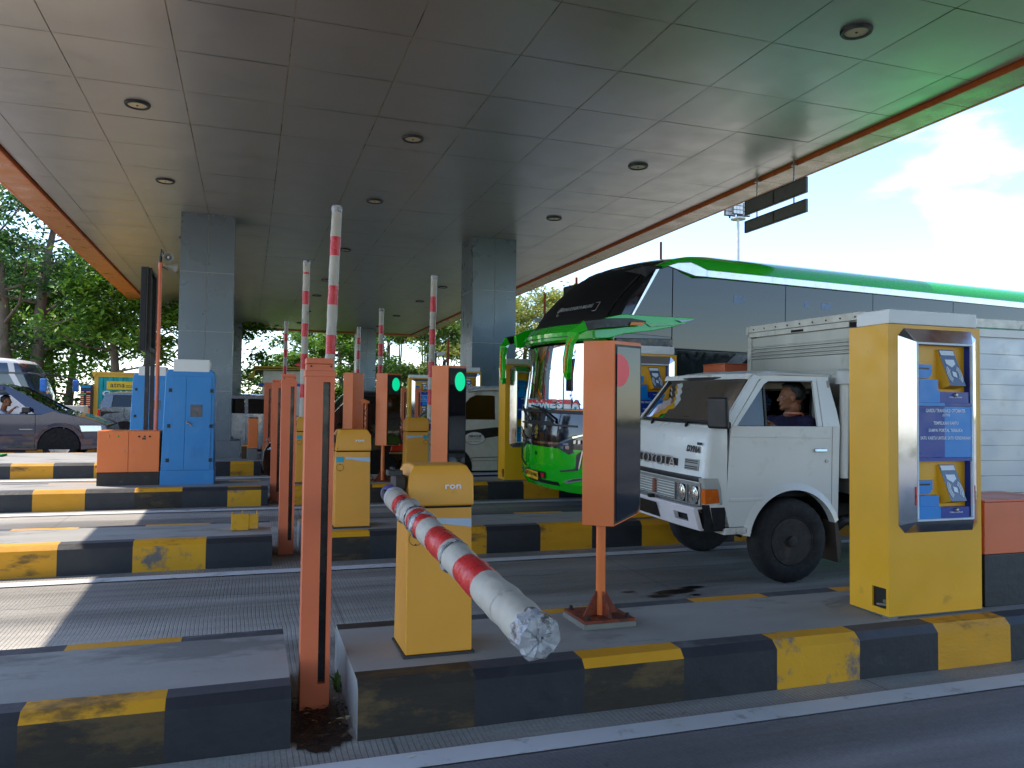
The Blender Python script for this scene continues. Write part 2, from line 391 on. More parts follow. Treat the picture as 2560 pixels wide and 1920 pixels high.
isl('empty island end with only a yellow metal bracket standing on its corner', left_cuts([-1.81, -1.321, -.811, -.291, .205]), 'b', 6.60, 7.46, {1: (4, 1, 1)})
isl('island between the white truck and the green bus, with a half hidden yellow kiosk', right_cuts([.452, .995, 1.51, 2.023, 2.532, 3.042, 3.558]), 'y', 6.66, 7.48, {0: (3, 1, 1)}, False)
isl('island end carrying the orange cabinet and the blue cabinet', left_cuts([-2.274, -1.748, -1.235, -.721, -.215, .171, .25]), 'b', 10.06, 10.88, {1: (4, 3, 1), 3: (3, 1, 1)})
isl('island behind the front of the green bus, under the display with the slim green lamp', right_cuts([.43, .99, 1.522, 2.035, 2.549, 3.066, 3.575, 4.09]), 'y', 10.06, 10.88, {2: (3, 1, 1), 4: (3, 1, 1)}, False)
isl('wide far island on which the panelled grey column and the orange bollard stand', left_cuts([-3.387, -2.814, -2.257, -1.69, -1.2, -.75, -.258, .105, .215]), 'b', 13.64, 15.95)
isl('wide far island on which the second grey column stands behind the white van', right_cuts([.43, .95, 1.47]), 'y', 13.66, 15.95, {}, False)
isl('far kerbed island beyond the dark blue car, partly hidden by the silver car', left_cuts([.1, .4]), 'b', 19.0, 19.9)
isl('far kerbed island beyond the silver car, under the last raised barriers', right_cuts([.6, 1.1]), 'y', 17.9, 18.75, {}, False)

# wet leaf muck and dirt lying in the gap round the orange post
g = MB(); r2 = random.Random(3)
ring = []
for i in range(40):
    a = 2*math.pi*i/40; rr = 1+.16*r2.uniform(-1, 1)
    ring.append((.30+.125*rr*math.cos(a)*(1.15 if math.sin(a) < 0 else .9), 3.40+.30*rr*math.sin(a)*(1.0 if math.sin(a) > 0 else .78), 0))
g.poly([(x, y, gz(y)+.006) for x, y, _ in ring])
tag(obj('wet_dirt', g, mat('wet_muck', (24, 20, 17), .45, var=.5, vs=30, bump=.8, bs=50, dirt=(70, 58, 40), dscale=30, dth=.62, damt=.8)), kind='stuff')
g = MB()
for i in range(150):
    x, y = .31+r2.gauss(0, .08), 3.42+r2.gauss(0, .17)
    if not (.2 < x < .435 and 3.1 < y < 4.0): continue
    a = r2.uniform(0, 6.3); s_ = r2.uniform(.006, .022); w = s_*r2.uniform(.25, .6); z = gz(y)+.010+r2.random()*.012
    c, d = math.cos(a), math.sin(a)
    g.poly([(x-c*s_, y-d*s_, z), (x+d*w, y-c*w, z+.004), (x+c*s_, y+d*s_, z+.003), (x-d*w, y+c*w, z+.006)], r2.choice((0, 0, 1, 1, 2)))
tag(obj('litter', g, [mat('dead_leaf', (92, 66, 34), .8), mat('black_leaf', (28, 24, 20), .7), mat('pale_scrap', (190, 178, 140), .7)], recalc=False), kind='stuff')
g = MB()
for x, y, L_, w, a in ((.62, 3.0, .018, .005, .3), (3.35, 2.62, .016, .0035, -.25)):
    b0 = Vector((x, y, gz(y)+.012)); u = Vector((math.cos(a), math.sin(a), 0)); v = Vector((-u.y, u.x, 0))
    g.poly([b0-u*L_-v*w, b0+u*L_-v*w, b0+u*L_*1.05+v*w, b0-u*L_*.9+v*w])
tag(obj('paper_scraps', g, mat('scrap_paper', (232, 226, 208), .7), recalc=False), kind='stuff')
g = MB()   # oil on the lane under the truck's nose
for cx, cy, sx, sy in ((2.95, 5.02, .16, .05), (2.78, 4.94, .09, .03), (3.15, 5.10, .10, .035), (2.62, 5.10, .05, .02), (3.05, 4.90, .05, .016)):
    pts = []
    for i in range(36):
        a = 2*math.pi*i/36; q = 1+.45*noise.noise(Vector((math.cos(a)*2+cx*5, math.sin(a)*2, cy)))
        pts.append((cx+sx*q*math.cos(a), cy+sy*q*math.sin(a), 0))
    g.poly([(x, y, gz(y)+.0075) for x, y, _ in pts])
tag(obj('oil_stain', g, mat('oil', (26, 23, 20), .35, var=.4, vs=20, dirt=(60, 56, 50), dth=.5, dscale=20), recalc=False), kind='structure')
# weed in the gap
g = MB()
for i in range(16):
    a = r2.uniform(0, 6.3); L_ = r2.uniform(.03, .075); x, y = .425+r2.gauss(0, .006), 3.80+r2.gauss(0, .03); z = gz(y)
    t = Vector((math.cos(a)*.5, math.sin(a)*.5, 1)).normalized(); w = Vector((-math.sin(a), math.cos(a), 0))*.009
    p = Vector((x, y, z)); g.poly([p-w*.4, p+t*L_*.6-w, p+t*L_+Vector((math.cos(a), math.sin(a), -.2))*.02, p+t*L_*.6+w, p+w*.4])
WEED = mat('weed_leaf', (84, 120, 40), .6, var=.3)
tag(obj('weed_plant', g, WEED, recalc=False), 'small green weed growing against the kerb behind the tall orange post', 'weed')

# ---------------------------------------------------------------- canopy
CZ = CAM_H+3.38
cx0, cx1, cy0, cy1 = -3.13, 6.87, -12.0, 34.9
px, py, ox, oy = 1.038, 1.026, -2.808, 6.931
can = thing('canopy', 'broad toll canopy with a grey panelled metal ceiling and orange edges', 'canopy', (0, 0, CZ))
xs = [cx0]+[ox+px*i for i in range(-1, 12) if cx0 < ox+px*i < cx1]+[cx1]
ys = [cy0]+[oy+py*i for i in range(-30, 40) if cy0 < oy+py*i < cy1]+[cy1]
b = MB(); gap = .0045
for i in range(len(xs)-1):
    for j in range(len(ys)-1):
        a, c, d, e = xs[i]+gap, xs[i+1]-gap, ys[j]+gap, ys[j+1]-gap
        # sheets are never perfectly flat: each hangs a little tilted and dished
        t0, t1, t2, t3 = [rnd.uniform(0, .0035) for _ in range(4)]; n = 4
        P = lambda u, v: (a+(c-a)*u, d+(e-d)*v, t0*(1-u)*(1-v)+t1*u*(1-v)+t2*u*v+t3*(1-u)*v-.006*math.sin(math.pi*u)*math.sin(math.pi*v)*(.3+.5*((i*7+j*3) % 5)/5))
        for q in range(n):
            for k in range(n):
                b.poly([P(q/n, k/n), P(q/n, (k+1)/n), P((q+1)/n, (k+1)/n), P((q+1)/n, k/n)])
CEIL = mat('brushed_ceiling_sheet', (196, 189, 176), .33, metal=.72, var=.04, vs=1.2, rvar=.04, bump=.02, bs=300, stretch=(1, 1, 1))
obj('ceiling_panels', b, CEIL, can, smooth=60, recalc=False)
b = MB(); b.box(cx0, cx1, cy0, cy1, .010, .05)
obj('joint_sealant', b, mat('joint_sealant', (196, 180, 140), .8, var=.3, vs=2, dirt=(90, 80, 66), dscale=1.3, dth=.5, damt=.9), can, smooth=0)
b = MB(); dx = .45     # stepped border: dark shadow gap, orange lip, flat soffit board, upright fascia
SOF = mat('orange_soffit', (214, 138, 72), .34, metal=.25, var=.05, vs=1.5); SOFR = mat('soffit_reflection_tint', (172, 150, 120), .3, metal=.6, var=.05, vs=1.5)  # SOFR: same kind of board, pale reflected light put into its colour
LIP = mat('orange_lip', (204, 104, 44), .5, var=.12, vs=6, dirt=(120, 66, 34), dth=.56)
for sgn, xa, nm, ms in ((-1, cx0, 'soffit', SOF), (1, cx1, 'soffit', SOFR)):
    q = MB(); n = 46
    for k in range(n):
        y0_, y1_ = cy0+(cy1-cy0)*k/n+.004, cy0+(cy1-cy0)*(k+1)/n-.004
        lo_, hi_ = sorted((xa+sgn*.05, xa+sgn*dx))
        q.box(lo_, hi_, y0_, y1_, -.045, -.01)
    obj(nm, q, ms, can, smooth=0)
    lo_, hi_ = sorted((xa+sgn*.028, xa+sgn*.05)); b.box(lo_, hi_, cy0, cy1, -.05, .05)
b.box(cx0, cx1, cy1+.028, cy1+.05, -.05, .05)
obj('edge_lip', b, LIP, can, smooth=0)
q = MB(); q.box(cx0-dx, cx1+dx, cy1+.05, cy1+dx, -.045, -.01); obj('soffit', q, SOF, can, smooth=0)
b = MB(); W_ = .03
b.box(cx0-dx-W_, cx0-dx, cy0, cy1+dx, -.05, 1.2); b.box(cx1+dx, cx1+dx+W_, cy0, cy1+dx, -.05, 1.2); b.box(cx0-dx-W_, cx1+dx+W_, cy1+dx, cy1+dx+W_, -.05, 1.2); b.box(cx0-dx-W_, cx1+dx+W_, cy0-W_, cy0, -.05, 1.2)
obj('fascia', b, ORANGE2, can, smooth=0)
b = MB(); b.box(cx0-dx, cx1+dx, cy0, cy1+dx, 1.02, 1.06); obj('roof', b, mat('roof_sheet', (160, 160, 160), .6), can, smooth=0)
COLM = mat('slate_cladding', (112, 124, 134), .30, metal=.35, var=.04, vs=1.5, rvar=.05); SEAM = mat('pale_seam', (205, 208, 206), .6, var=.1)
for x0_, y0_, w in ((-1.175, 14.58, .885), (4.085, 14.58, .885), (-1.1, 34.0-.9, .8), (4.26, 34.0-.9, .8), (-1.175, 14.58-19.5, .885), (4.085, 14.58-19.5, .885)):
    b = MB(); zb = gz(y0_)+.22-CZ; zt = 0.004
    n = 4; tops = [0, 1.032, 2.066, 3.1]
    lv = sorted([zt-0]+[-t for t in tops[1:]]+[zb])
    for k in range(len(lv)-1):
        za, zc = lv[k]+.004, lv[k+1]-.004
        for s0, s1 in ((0, .5), (.5, 1)):
            for fy, dy in ((y0_, 1), (y0_+w, -1)):
                lo_, hi_ = sorted((fy, fy+dy*.02)); b.box(x0_+w*s0+(.0 if s0 == 0 else .004), x0_+w*s1-(.0 if s1 == 1 else .004), lo_, hi_, za, zc)
            for fx, dxx in ((x0_, 1), (x0_+w, -1)):
                lo_, hi_ = sorted((fx, fx+dxx*.02)); b.box(lo_, hi_, y0_+.021+(w-.042)*s0+(0 if s0 == 0 else .004), y0_+.021+(w-.042)*s1-(0 if s1 == 1 else .004), za, zc)
    c = obj('column', b, COLM, can, smooth=0)
    q = MB(); q.box(x0_+.008, x0_+w-.008, y0_+.008, y0_+w-.008, zb, zt-.003); obj('seam', q, SEAM, c, smooth=0)
    q = MB(); q.box(x0_-.16, x0_+w+.17, y0_-.05, y0_+w+.1, zb-.02, zb+.30); obj('plinth', q, mat('plinth_grey', (120, 126, 130), .6), c, bevel=.01)

# recessed lamps in the ceiling
lp = thing('ceiling_lamp', 'round black-rimmed ceiling lamp', 'lamp', (0, 0, 0), 0, 'round lamps in the canopy ceiling')
b = MB(); b.lathe([(.098, -.012), (.104, -.028), (.128, -.028), (.137, -.012), (.137, .02)], (0, 0, 0), n=32); obj('rim', b, BLACK, lp)
b = MB(); b.lathe([(.0, -.019), (.06, -.020), (.1, -.016)], (0, 0, 0), n=32); obj('lens', b, mat('lamp_lens', (206, 190, 150), .5, var=.1), lp)
b = MB(); b.lathe([(0, -.027), (.010, -.026), (.012, -.018)], (0, 0, 0), n=12); obj('sensor', b, DARK, lp)
rowtxt = {5.46: 'the truck side', 9.53: '', 12.64: '', 16.77: '', 20.92: '', 23.95: '', 28.0: '', 31.95: ''}
where = {(-1.25, 9.53): 'round lamp between the orange canopy edge and the streaked middle panels, first of its row', (-1.25, 12.64): 'round lamp in the ceiling just before the grey column behind the blue cabinet',
 (1.87, 9.53): 'round lamp in the middle of the bare ceiling above the lowered barrier', (1.87, 12.64): 'small round lamp above and beyond the top of the tallest raised barrier arm',
 (5.0, 9.53): 'round lamp with scuffed ceiling around it, short of the hanging grey sign', (5.0, 12.64): 'round lamp in the ceiling above the column beside the bus roof', (5.0, 5.46): 'largest round lamp, near the green-tinted canopy corner'}
first = True
for x in (-1.25, 1.87, 5.0):
    for y in (5.46, 9.53, 12.64, 16.77, 20.92, 23.95, 28.0, 31.95):
        if (x < 4 and y < 6): continue
        lab = where.get((x, y), 'small round black-rimmed lamp far down the ceiling among its row')
        if first: lp.location = (x, y, CZ); lp['label'] = lab; first = False
        else: dup(lp, (x, y, CZ), label=lab)
# ---------------------------------------------------------------- slotted posts
def post(label, x, y, wear=ORANGE, z0=0, w=.125, group='orange slotted posts in the island gaps', h=1.47):
    t = thing('slotted_post', label, 'sensor post', (x, y, gz(y)+z0), 0, group)
    b = MB(); d = .115; s0, s1 = .012, .044    # slot between s0 and s1 right of the axis, recessed
    x0, x1 = -w/2, w/2; zb, zt = .115, 1.445
    b.box(x0, s0-.0, 0, d, 0, h); b.box(s1, x1, 0, d, 0, h); b.box(s0, s1, 0, d, 0, zb); b.box(s0, s1, 0, d, zt, h)
    obj('housing', b, wear, t, smooth=0)
    b = MB(); b.box(s0, s1, .03, .05, zb, zt); obj('sensor_strip', b, mat('slot_dark', (12, 10, 12), .25, var=.3), t, smooth=0)
    b = MB(); b.box(x0-.005, x1+.005, -.004, d+.004, h, h+.026); b.box(x0+.001, x1-.006, .002, d-.004, h+.026, h+.055); b.box(x0+.0, x1-.006, .0, d-.002, h+.057, h+.082)
    for sx in (-.042, .045): b.cyl((sx, .004, h+.046), (sx, -.003, h+.046), .0045, n=8, m=1)
    obj('cap', b, [wear, BLACK], t, bevel=.0015)
    return t
p1 = post('tallest orange slotted post, standing in the black wet gap beside the lowered barrier', .303, 3.57)
for lab, x, y in (('orange slotted post behind the tall front post, through whose slot grey shows at the top', .333, 7.03), ('orange slotted post third in the row, without a bright slot, beside the bracket island', .348, 10.45), ('orange slotted post at the head of the wide island beside the short orange bollard', .318, 14.1),
                  ('far orange slotted post standing in front of a blue kiosk panel', 4.15, 19.9), ('plain far orange post between the amber display and the blue kiosk', 3.80, 20.0)):
    dup(p1, (x, y, gz(y)), label=lab)
# ---------------------------------------------------------------- barrier machines
LBL = mat('pale_blue_label', (176, 196, 216), .5, var=.08, dirt=(120, 140, 160), dth=.6); CYAN = mat('cyan_sticker', (40, 170, 190), .5, var=.3, vs=40)
def machine(label, x, y, rz=0, flip=False):
    t = thing('barrier_machine', label, 'barrier machine', (x, y, gz(y)+.232), rz, 'yellow barrier machines')
    s = -1 if flip else 1; w = .30; d = .26
    X = lambda u: s*u
    b = MB()   # cabinet flares slightly towards the foot
    b.hexa([(-.003, -.006, .012), (w+.002, -.006, .012), (w+.002, d+.02, .012), (-.003, d+.02, .012), (.0, .012, .66), (w-.003, .012, .66), (w-.003, d, .66), (.0, d, .66)])
    obj('cabinet', b.xf(Matrix.Diagonal((s, 1, 1, 1))), MACH, t, bevel=.006)
    b = MB()   # hood with chamfered top edges
    prof = [(-.004, .665), (-.004, .80), (.018, .848), (d*.5, .853), (d-.01, .845), (d+.01, .80), (d+.01, .665)]
    b.prism(prof, 'x', -.004, w+.004)
    o_ = len(b.v)
    for v in b.v:   # draw the top in at both ends
        if v.z > .83: v.x = min(max(v.x, .026), w-.03)
    obj('hood', b.xf(Matrix.Diagonal((s, 1, 1, 1))), MACH, t, bevel=.010, seg=3)
    b = MB(); b.box(.006, w-.006, .01, d-.006, .655, .67); obj('joint', b.xf(Matrix.Diagonal((s, 1, 1, 1))), BLACKM, t, smooth=0)
    b = MB(); b.box(-.012, w+.012, -.014, d+.03, 0, .012); obj('base_plate', b.xf(Matrix.Diagonal((s, 1, 1, 1))), DARK, t, smooth=0)
    yb = lambda z: -.006+.018*(z-.012)/.648-.002
    b = MB(); b.poly([(w-.005, yb(.60), .604), (.085, yb(.60), .612), (.075, yb(.59), .596), (w-.005, yb(.566), .566)])
    b.poly([(.004, yb(.61), .614), (.070, yb(.61), .614), (.070, yb(.566), .566), (.004, yb(.566), .566)], 1)
    obj('label_plate', b.xf(Matrix.Diagonal((s, 1, 1, 1))), [LBL, CYAN], t, smooth=0, recalc=False)
    b = MB(); cxm, czm = .038, .522
    pts = [(cxm+.030*math.cos(a), yb(czm)-.001, czm+.030*math.sin(a)) for a in [2*math.pi*i/28 for i in range(29)]]
    b.tube(pts, .0011, 6, 0, False); b.cyl((cxm, yb(czm)+.002, czm+.026), (cxm, yb(czm)-.002, czm+.026), .004, n=8); b.cyl((cxm, yb(czm)+.002, czm-.026), (cxm, yb(czm)-.002, czm-.026), .004, n=8)
    obj('lock_ring', b.xf(Matrix.Diagonal((s, 1, 1, 1))), DARK, t)
    b = MB(); b.cyl((.012, 0, .685), (.012, -.006, .685), .004, n=8); obj('hood_bolt', b.xf(Matrix.Diagonal((s, 1, 1, 1))), BLACK, t)
    # clamp that holds the arm
    b = MB(); b.box(-.045, 0, .06, .20, .735, .80); b.box(-.085, -.02, .03, .10, .80, .825); b.box(-.10, -.04, .05, .11, .69, .735)
    for yy in (.05, .09): b.cyl((-.06, yy, .825), (-.06, yy, .838), .008, n=8)
    obj('arm_clamp', b.xf(Matrix.Diagonal((s, 1, 1, 1))), DARK, t, bevel=.003)
    return t
mach1 = machine('large yellow barrier machine with a round lock plate behind the lowered striped arm', .682, 3.452)
b = MB(); b.text('ron', (.165, -.0075, .742), (1, 0, 0), (0, 0, 1), .075, .020, bold=.03); obj('lettering', b, WHITEP, mach1, smooth=0, recalc=False)
for lab, x, y, fl in (('yellow barrier machine directly behind the tall orange post, with a pale wedge label', .722, 6.87, False), ('yellow barrier machine mostly hidden between the slotted posts', .590, 10.36, False)):
    dup(mach1, (x, y, gz(y)+.232), label=lab)
mf = machine('yellow barrier machine between the amber display and the green-lamp display', 2.316, 10.38, flip=True)
dup(mf, (2.158, 13.95, gz(13.95)+.232), label='far yellow barrier machine half hidden behind the closed orange display and the amber display')
# ---------------------------------------------------------------- barrier arms
def arm_mat(n, off):
    """grey-white sleeve with reflective red bands wrapped round it, scuffed and grimy"""
    m = mat('arm_sleeve', (186, 178, 164), .55, var=.12, vs=9, bump=.35, bs=26, dirt=(112, 104, 94), dscale=7, dth=.56, damt=.7, stretch=(1.6, 1.6, .8))
    return m
SLEEVE = arm_mat(0, 0); REDB = mat('red_reflector', (206, 34, 40), .32, var=.12, vs=14, dirt=(226, 90, 90), dth=.6, dscale=10, damt=.6, bump=.3, bs=40)
TAPE = mat('clear_tape', (168, 168, 172), .18, var=.3, vs=30, bump=.8, bs=24, dirt=(70, 66, 60), dscale=16, dth=.5, damt=.9)
PURPLE = mat('purple_wrap', (82, 72, 150), .45, var=.25, vs=30, dirt=(190, 196, 210), dscale=18, dth=.54, damt=.9); LTAPE = mat('pale_tape', (196, 202, 212), .35, var=.2, vs=30, bump=.3, bs=40)
EDGEG = mat('rubber_edge', (176, 178, 186), .42, var=.12, vs=12)
def arm(label, base, tip, bands, rad=.0485, group='raised red and white barrier arms', patches=False, seedv=1, n=22, edge=True):
    """a padded boom from base to tip built along z, then turned; bands: [(from, to)] fractions"""
    q = random.Random(seedv); base, tip = Vector(base), Vector(tip); L_ = (tip-base).length
    t = thing('barrier_boom', label, 'barrier boom', base, 0, group)
    rot = (tip-base).to_track_quat('Z', 'Y').to_matrix().to_4x4()
    b = MB(); N_ = 90; prof = []
    for i in range(N_+1):
        z = L_*i/N_; rr = rad*(1+.035*noise.noise(Vector((z*9, seedv, 0))))
        f = i/N_
        if f < .06: rr *= .84
        prof.append((rr, z))
    o0 = len(b.v); b.lathe(prof, (0, 0, 0), n=n)
    for i in range(len(b.m)):
        if i < N_*n:
            f = (i//n+.5)/N_; k = i % n
            if f < .05: b.m[i] = 1
            elif f < .085: b.m[i] = 2
            else:
                for (f0, f1, k0, k1) in bands:
                    if f0 <= f < f1 and (k0 <= k < k1): b.m[i] = 3
    for j, v in enumerate(b.v):
        v.x += .004*noise.noise(v*14+Vector((seedv, 0, 0))); v.y += .004*noise.noise(v*14+Vector((0, seedv, 3)))
    obj('sleeve', b.xf(rot), [SLEEVE, PURPLE, LTAPE, REDB], t, smooth=70)
    # crumpled clear film over the end
    b = MB(); pr = [(rad*1.03, L_-.05), (rad*1.06, L_-.02), (rad*1.04, L_+.004), (rad*.9, L_+.012), (rad*.55, L_+.014), (rad*.2, L_+.012), (0, L_+.012)]
    b.lathe(pr, (0, 0, 0), n=26)
    for v in b.v: v += Vector((q.uniform(-1, 1), q.uniform(-1, 1), q.uniform(-1, 1)))*(.0045 if patches else .002)
    obj('end_wrap', b.xf(rot), TAPE, t, smooth=20)
    if edge:   # ribbed rubber strip along the boom
        b = MB()
        for off, w in ((-.010, .0065), (.004, .0065)):
            pts = [(rad*1.0*math.sin(off/rad+1.2), -rad*1.02*math.cos(off/rad+1.2), L_*(.09+.9*i/30)) for i in range(31)]
            b.tube(pts, .0058, 6)
        obj('rubber_strip', b.xf(rot), EDGEG, t)
    if patches:   # torn tape rings and a binding
        b = MB()
        for f, wd in ((.215, .05), (.30, .03), (.36, .07), (.62, .01)):
            pr = [(rad*1.01, L_*f), (rad*1.07, L_*f+wd*.25), (rad*1.06, L_*f+wd*.7), (rad*1.01, L_*f+wd)]
            b2 = MB(); b2.lathe(pr, (0, 0, 0), n=24)
            for v in b2.v: v += Vector((q.uniform(-1, 1), q.uniform(-1, 1), q.uniform(-1.5, 1.5)))*.0045
            b.mesh(b2.v, [f_ for f_ in b2.f if len(f_) == 4])
        obj('tape_wrap', b.xf(rot), TAPE, t, smooth=25)
    return t
lowb = [(.17, .235, 3, 17), (.335, .42, 3, 17), (.50, .60, 0, 22), (.70, .80, 0, 22)]
arm('lowered barrier arm pointing at the viewer, patched with tape and capped with crumpled film', (.628, 3.62, 1.012), (.628, 1.66, .892), lowb, .0495, 'red and white barrier arms', True, 5, 22)
def ring(f0, n_, w, p): return [(f0+p*i, f0+p*i+w, 0, 22) for i in range(n_)]
A2 = arm('raised barrier arm rising behind the tall orange post to the highest tip', (.655, 7.05, 1.0), (.71, 7.05, 3.05+.14), ring(.40, 3, .075, .202)+[(.17, .24, 0, 22)], .0445, 'red and white barrier arms', False, 2)
arm('raised barrier arm with a purple sticker at its foot and a small red flag', (.668, 10.45, .88+.21), (.68, 10.45, 3.10+.21), [(f, w, 0, 22) for f, w in ((.20, .28), (.37, .455), (.555, .635), (.74, .82), (.925, .93))], .044, 'red and white barrier arms', False, 3)
arm('raised barrier arm beside the display with the large green lamp', (2.345, 10.45, .90+.21), (2.375, 10.45, 3.015+.21), [(f, w, 0, 22) for f, w in ((.17, .27), (.345, .445), (.56, .66), (.77, .87))], .043, 'red and white barrier arms', False, 4)
arm('grimy raised barrier arm above the amber display, with a dark seam', (2.205, 13.95, .90+.28), (2.222, 13.95, 2.905+.28), [(f, w, 0, 22) for f, w in ((.40, .5), (.58, .69), (.78, .86))], .043, 'red and white barrier arms', False, 6)
arm('thin far raised barrier arm in front of the slimmest grey column', (2.215, 17.0, 1.0+.34), (2.225, 17.0, 2.81+.34), [(f, w, 0, 22) for f, w in ((.42, .5), (.62, .72), (.80, .88))], .040, 'red and white barrier arms', False, 7)
arm('far raised barrier arm above the row of slotted posts, by the yellow-roofed booth', (.71, 17.2, 1.0+.34), (.725, 17.2, 2.88+.34), [(f, w, 0, 22) for f, w in ((.40, .5), (.60, .69), (.78, .87))], .042, 'red and white barrier arms', False, 8)
b = MB(); b.poly([(.615, 10.40, 1.99), (.545, 10.40, 1.955), (.62, 10.40, 1.93)]); b.poly([(.615, 10.402, 1.99), (.62, 10.402, 1.93), (.545, 10.402, 1.955)])
tag(obj('red_flag', b, REDB, recalc=False), 'tiny red pennant tied to the barrier arm with the purple sticker', 'pennant')
# ---------------------------------------------------------------- lane signal displays
REDL = emit('red_lamp', (190, 34, 52), .08); GREENL = emit('green_lamp', (0, 190, 130), .35); AMBG = glass('amber_pane', (150, 110, 40))
SCRG = mat('display_glass', (16, 18, 22), .06, var=.2, spec=.7, rvar=.02); SCRA = mat('amber_display_glass', (52, 36, 8), .06, var=.3, vs=3, spec=.7, rvar=.02)
def display(label, x, y, lamp, screen, mirror=False, drop=0, plain=False, h0=.475, h1=1.435, rest=.232):
    t = thing('signal_display', label, 'signal display', (x, y, gz(y)+rest), 0, 'orange lane signal displays')
    f = -1 if mirror else 1
    A_, B_, C_, D_ = (-.058, .05), (.075, -.05), (.27, .03), (.13, .13)    # plan: orange front A-B, lamp face B-C
    if mirror: A_, B_, C_, D_ = (-.075, .02), (.045, -.04), (.21, .10), (.09, .17)
    lo_ = lambda p: h0+(drop if p in (C_, D_) else 0)
    b = MB(); pl = [A_, B_, C_, D_]
    vs = [(p[0], p[1], lo_(p)) for p in pl]+[(p[0], p[1], h1) for p in pl]
    b.mesh(vs, [(3, 2, 1, 0), (4, 5, 6, 7), (0, 1, 5, 4), (1, 2, 6, 5), (2, 3, 7, 6), (3, 0, 4, 7)])
    obj('case', b, ORANGE2, t, bevel=.004)
    if not plain:
        Bv, Cv = Vector((*B_, 0)), Vector((*C_, 0)); u = (Cv-Bv).normalized(); nrm = Vector((u.y, -u.x, 0)); W_ = (Cv-Bv).length
        def fp(a, z): p = Bv+u*a+nrm*.003; return (p.x, p.y, z)
        za, zc = h0+.012, h0+drop+.012; b = MB(); rr = .02
        def face(off, m0, m1):
            q = [fp(m0, za+off), fp(W_-m1-rr, zc-.01+off), fp(W_-m1, zc+rr+off), fp(W_-m1, h1-.02-off), fp(m0, h1-.02-off)]
            return [(p[0]+nrm.x*off*.1, p[1]+nrm.y*off*.1, p[2]) for p in q]
        b.poly(face(0, .004, .004)); obj('bezel', b, BLACK, t, smooth=0, recalc=False)
        b = MB(); pts = face(.012, .014, .014); b.poly([(p[0]+nrm.x*.002, p[1]+nrm.y*.002, p[2]) for p in pts]); obj('screen', b, screen, t, smooth=0, recalc=False)
        b = MB(); a0, zz_, ra, rz_ = (W_*.10, h1-.155, .085, .085) if lamp is REDL else (W_*.62, h1-.145, .06, .088)
        pts = []
        for i in range(32):
            a = 2*math.pi*i/32; q_ = a0+ra*math.cos(a)
            if q_ < .012: q_ = .012
            p = Bv+u*q_+nrm*.008; pts.append((p.x, p.y, zz_+rz_*math.sin(a)))
        b.poly(pts); obj('signal_lamp', b, lamp, t, smooth=0, recalc=False)
    b = MB(); b.cyl((0.045, .035, .012), (0.045, .035, h0+.02), .0245, n=20); obj('pole', b, ORANGE2, t)
    b = MB(); cxp, cyp = .045, .035
    for a in (0.15, 1.72, 3.29, 4.86):
        c, s_ = math.cos(a), math.sin(a); w = .0035
        P = lambda rr, z, k: (cxp+c*rr-s_*w*k, cyp+s_*rr+c*w*k, z)
        b.mesh([P(.02, .014, -1), P(.105, .014, -1), P(.09, .04, -1), P(.03, .135, -1), P(.02, .135, -1), P(.02, .014, 1), P(.105, .014, 1), P(.09, .04, 1), P(.03, .135, 1), P(.02, .135, 1)],
               [(4, 3, 2, 1, 0), (5, 6, 7, 8, 9), (0, 1, 6, 5), (1, 2, 7, 6), (2, 3, 8, 7), (3, 4, 9, 8), (4, 0, 5, 9)])
    obj('gusset', b, RUSTY, t, smooth=0)
    b = MB(); b.box(cxp-.14, cxp+.14, cyp-.12, cyp+.16, 0, .014); o = obj('base_plate', b, RUSTY, t, bevel=.002)
    b = MB()
    for sx in (-.11, .11):
        for sy in (-.09, .13): b.cyl((cxp+sx, cyp+sy, .014), (cxp+sx, cyp+sy, .036), .009, n=8); b.cyl((cxp+sx, cyp+sy, .014), (cxp+sx, cyp+sy, .022), .014, n=6)
    obj('anchor_bolt', b, BLACK, t)
    b = MB(); b.box(cxp-.145, cxp+.145, cyp-.125, cyp+.165, -.03, 0); obj('mortar_bed', b, GREYC, t, bevel=.006)
    return t
display('orange display with a red lamp at its glass edge, beside the white truck', 1.712, 3.70, REDL, SCRG, drop=.055, rest=.26)
display('orange display with the large green lamp, between the raised arm and the white van', 1.655, 7.02, GREENL, SCRG)
display('orange display with the slim green lamp and amber glass on a visible pole', 1.665, 10.40, GREENL, SCRA)
dp = display('orange display turned away so that only its closed back shows', 1.262, 10.52, GREENL, SCRG, mirror=True, plain=True)
b = MB(); b.cyl((.215, -.02, -.1), (.215, -.02, 1.0), .02, n=14); b.prism([(.15, 1.0), (.25, 1.0), (.25, 1.03), (.17, 1.06), (.14, 1.03)], 'y', -.08, .02)
rt_ = tag(obj('hooded_reader', b.xf(Matrix.Translation((1.262, 10.44, gz(10.5)+.26))), ORANGE2, bevel=.004), 'short orange pole with a hooded head and dangling cable beside the closed display', 'card reader')
b = MB(); b.tube([(.20+.02*math.sin(i*.9), -.06, .98-.02*i) for i in range(14)]+[(.235, -.06, .62), (.225, -.06, .60), (.215, -.06, .66), (.22, -.06, .9)], .004, 6)
obj('cable', b.xf(Matrix.Translation((1.262, 10.44, gz(10.5)+.26))), BLACK, rt_)
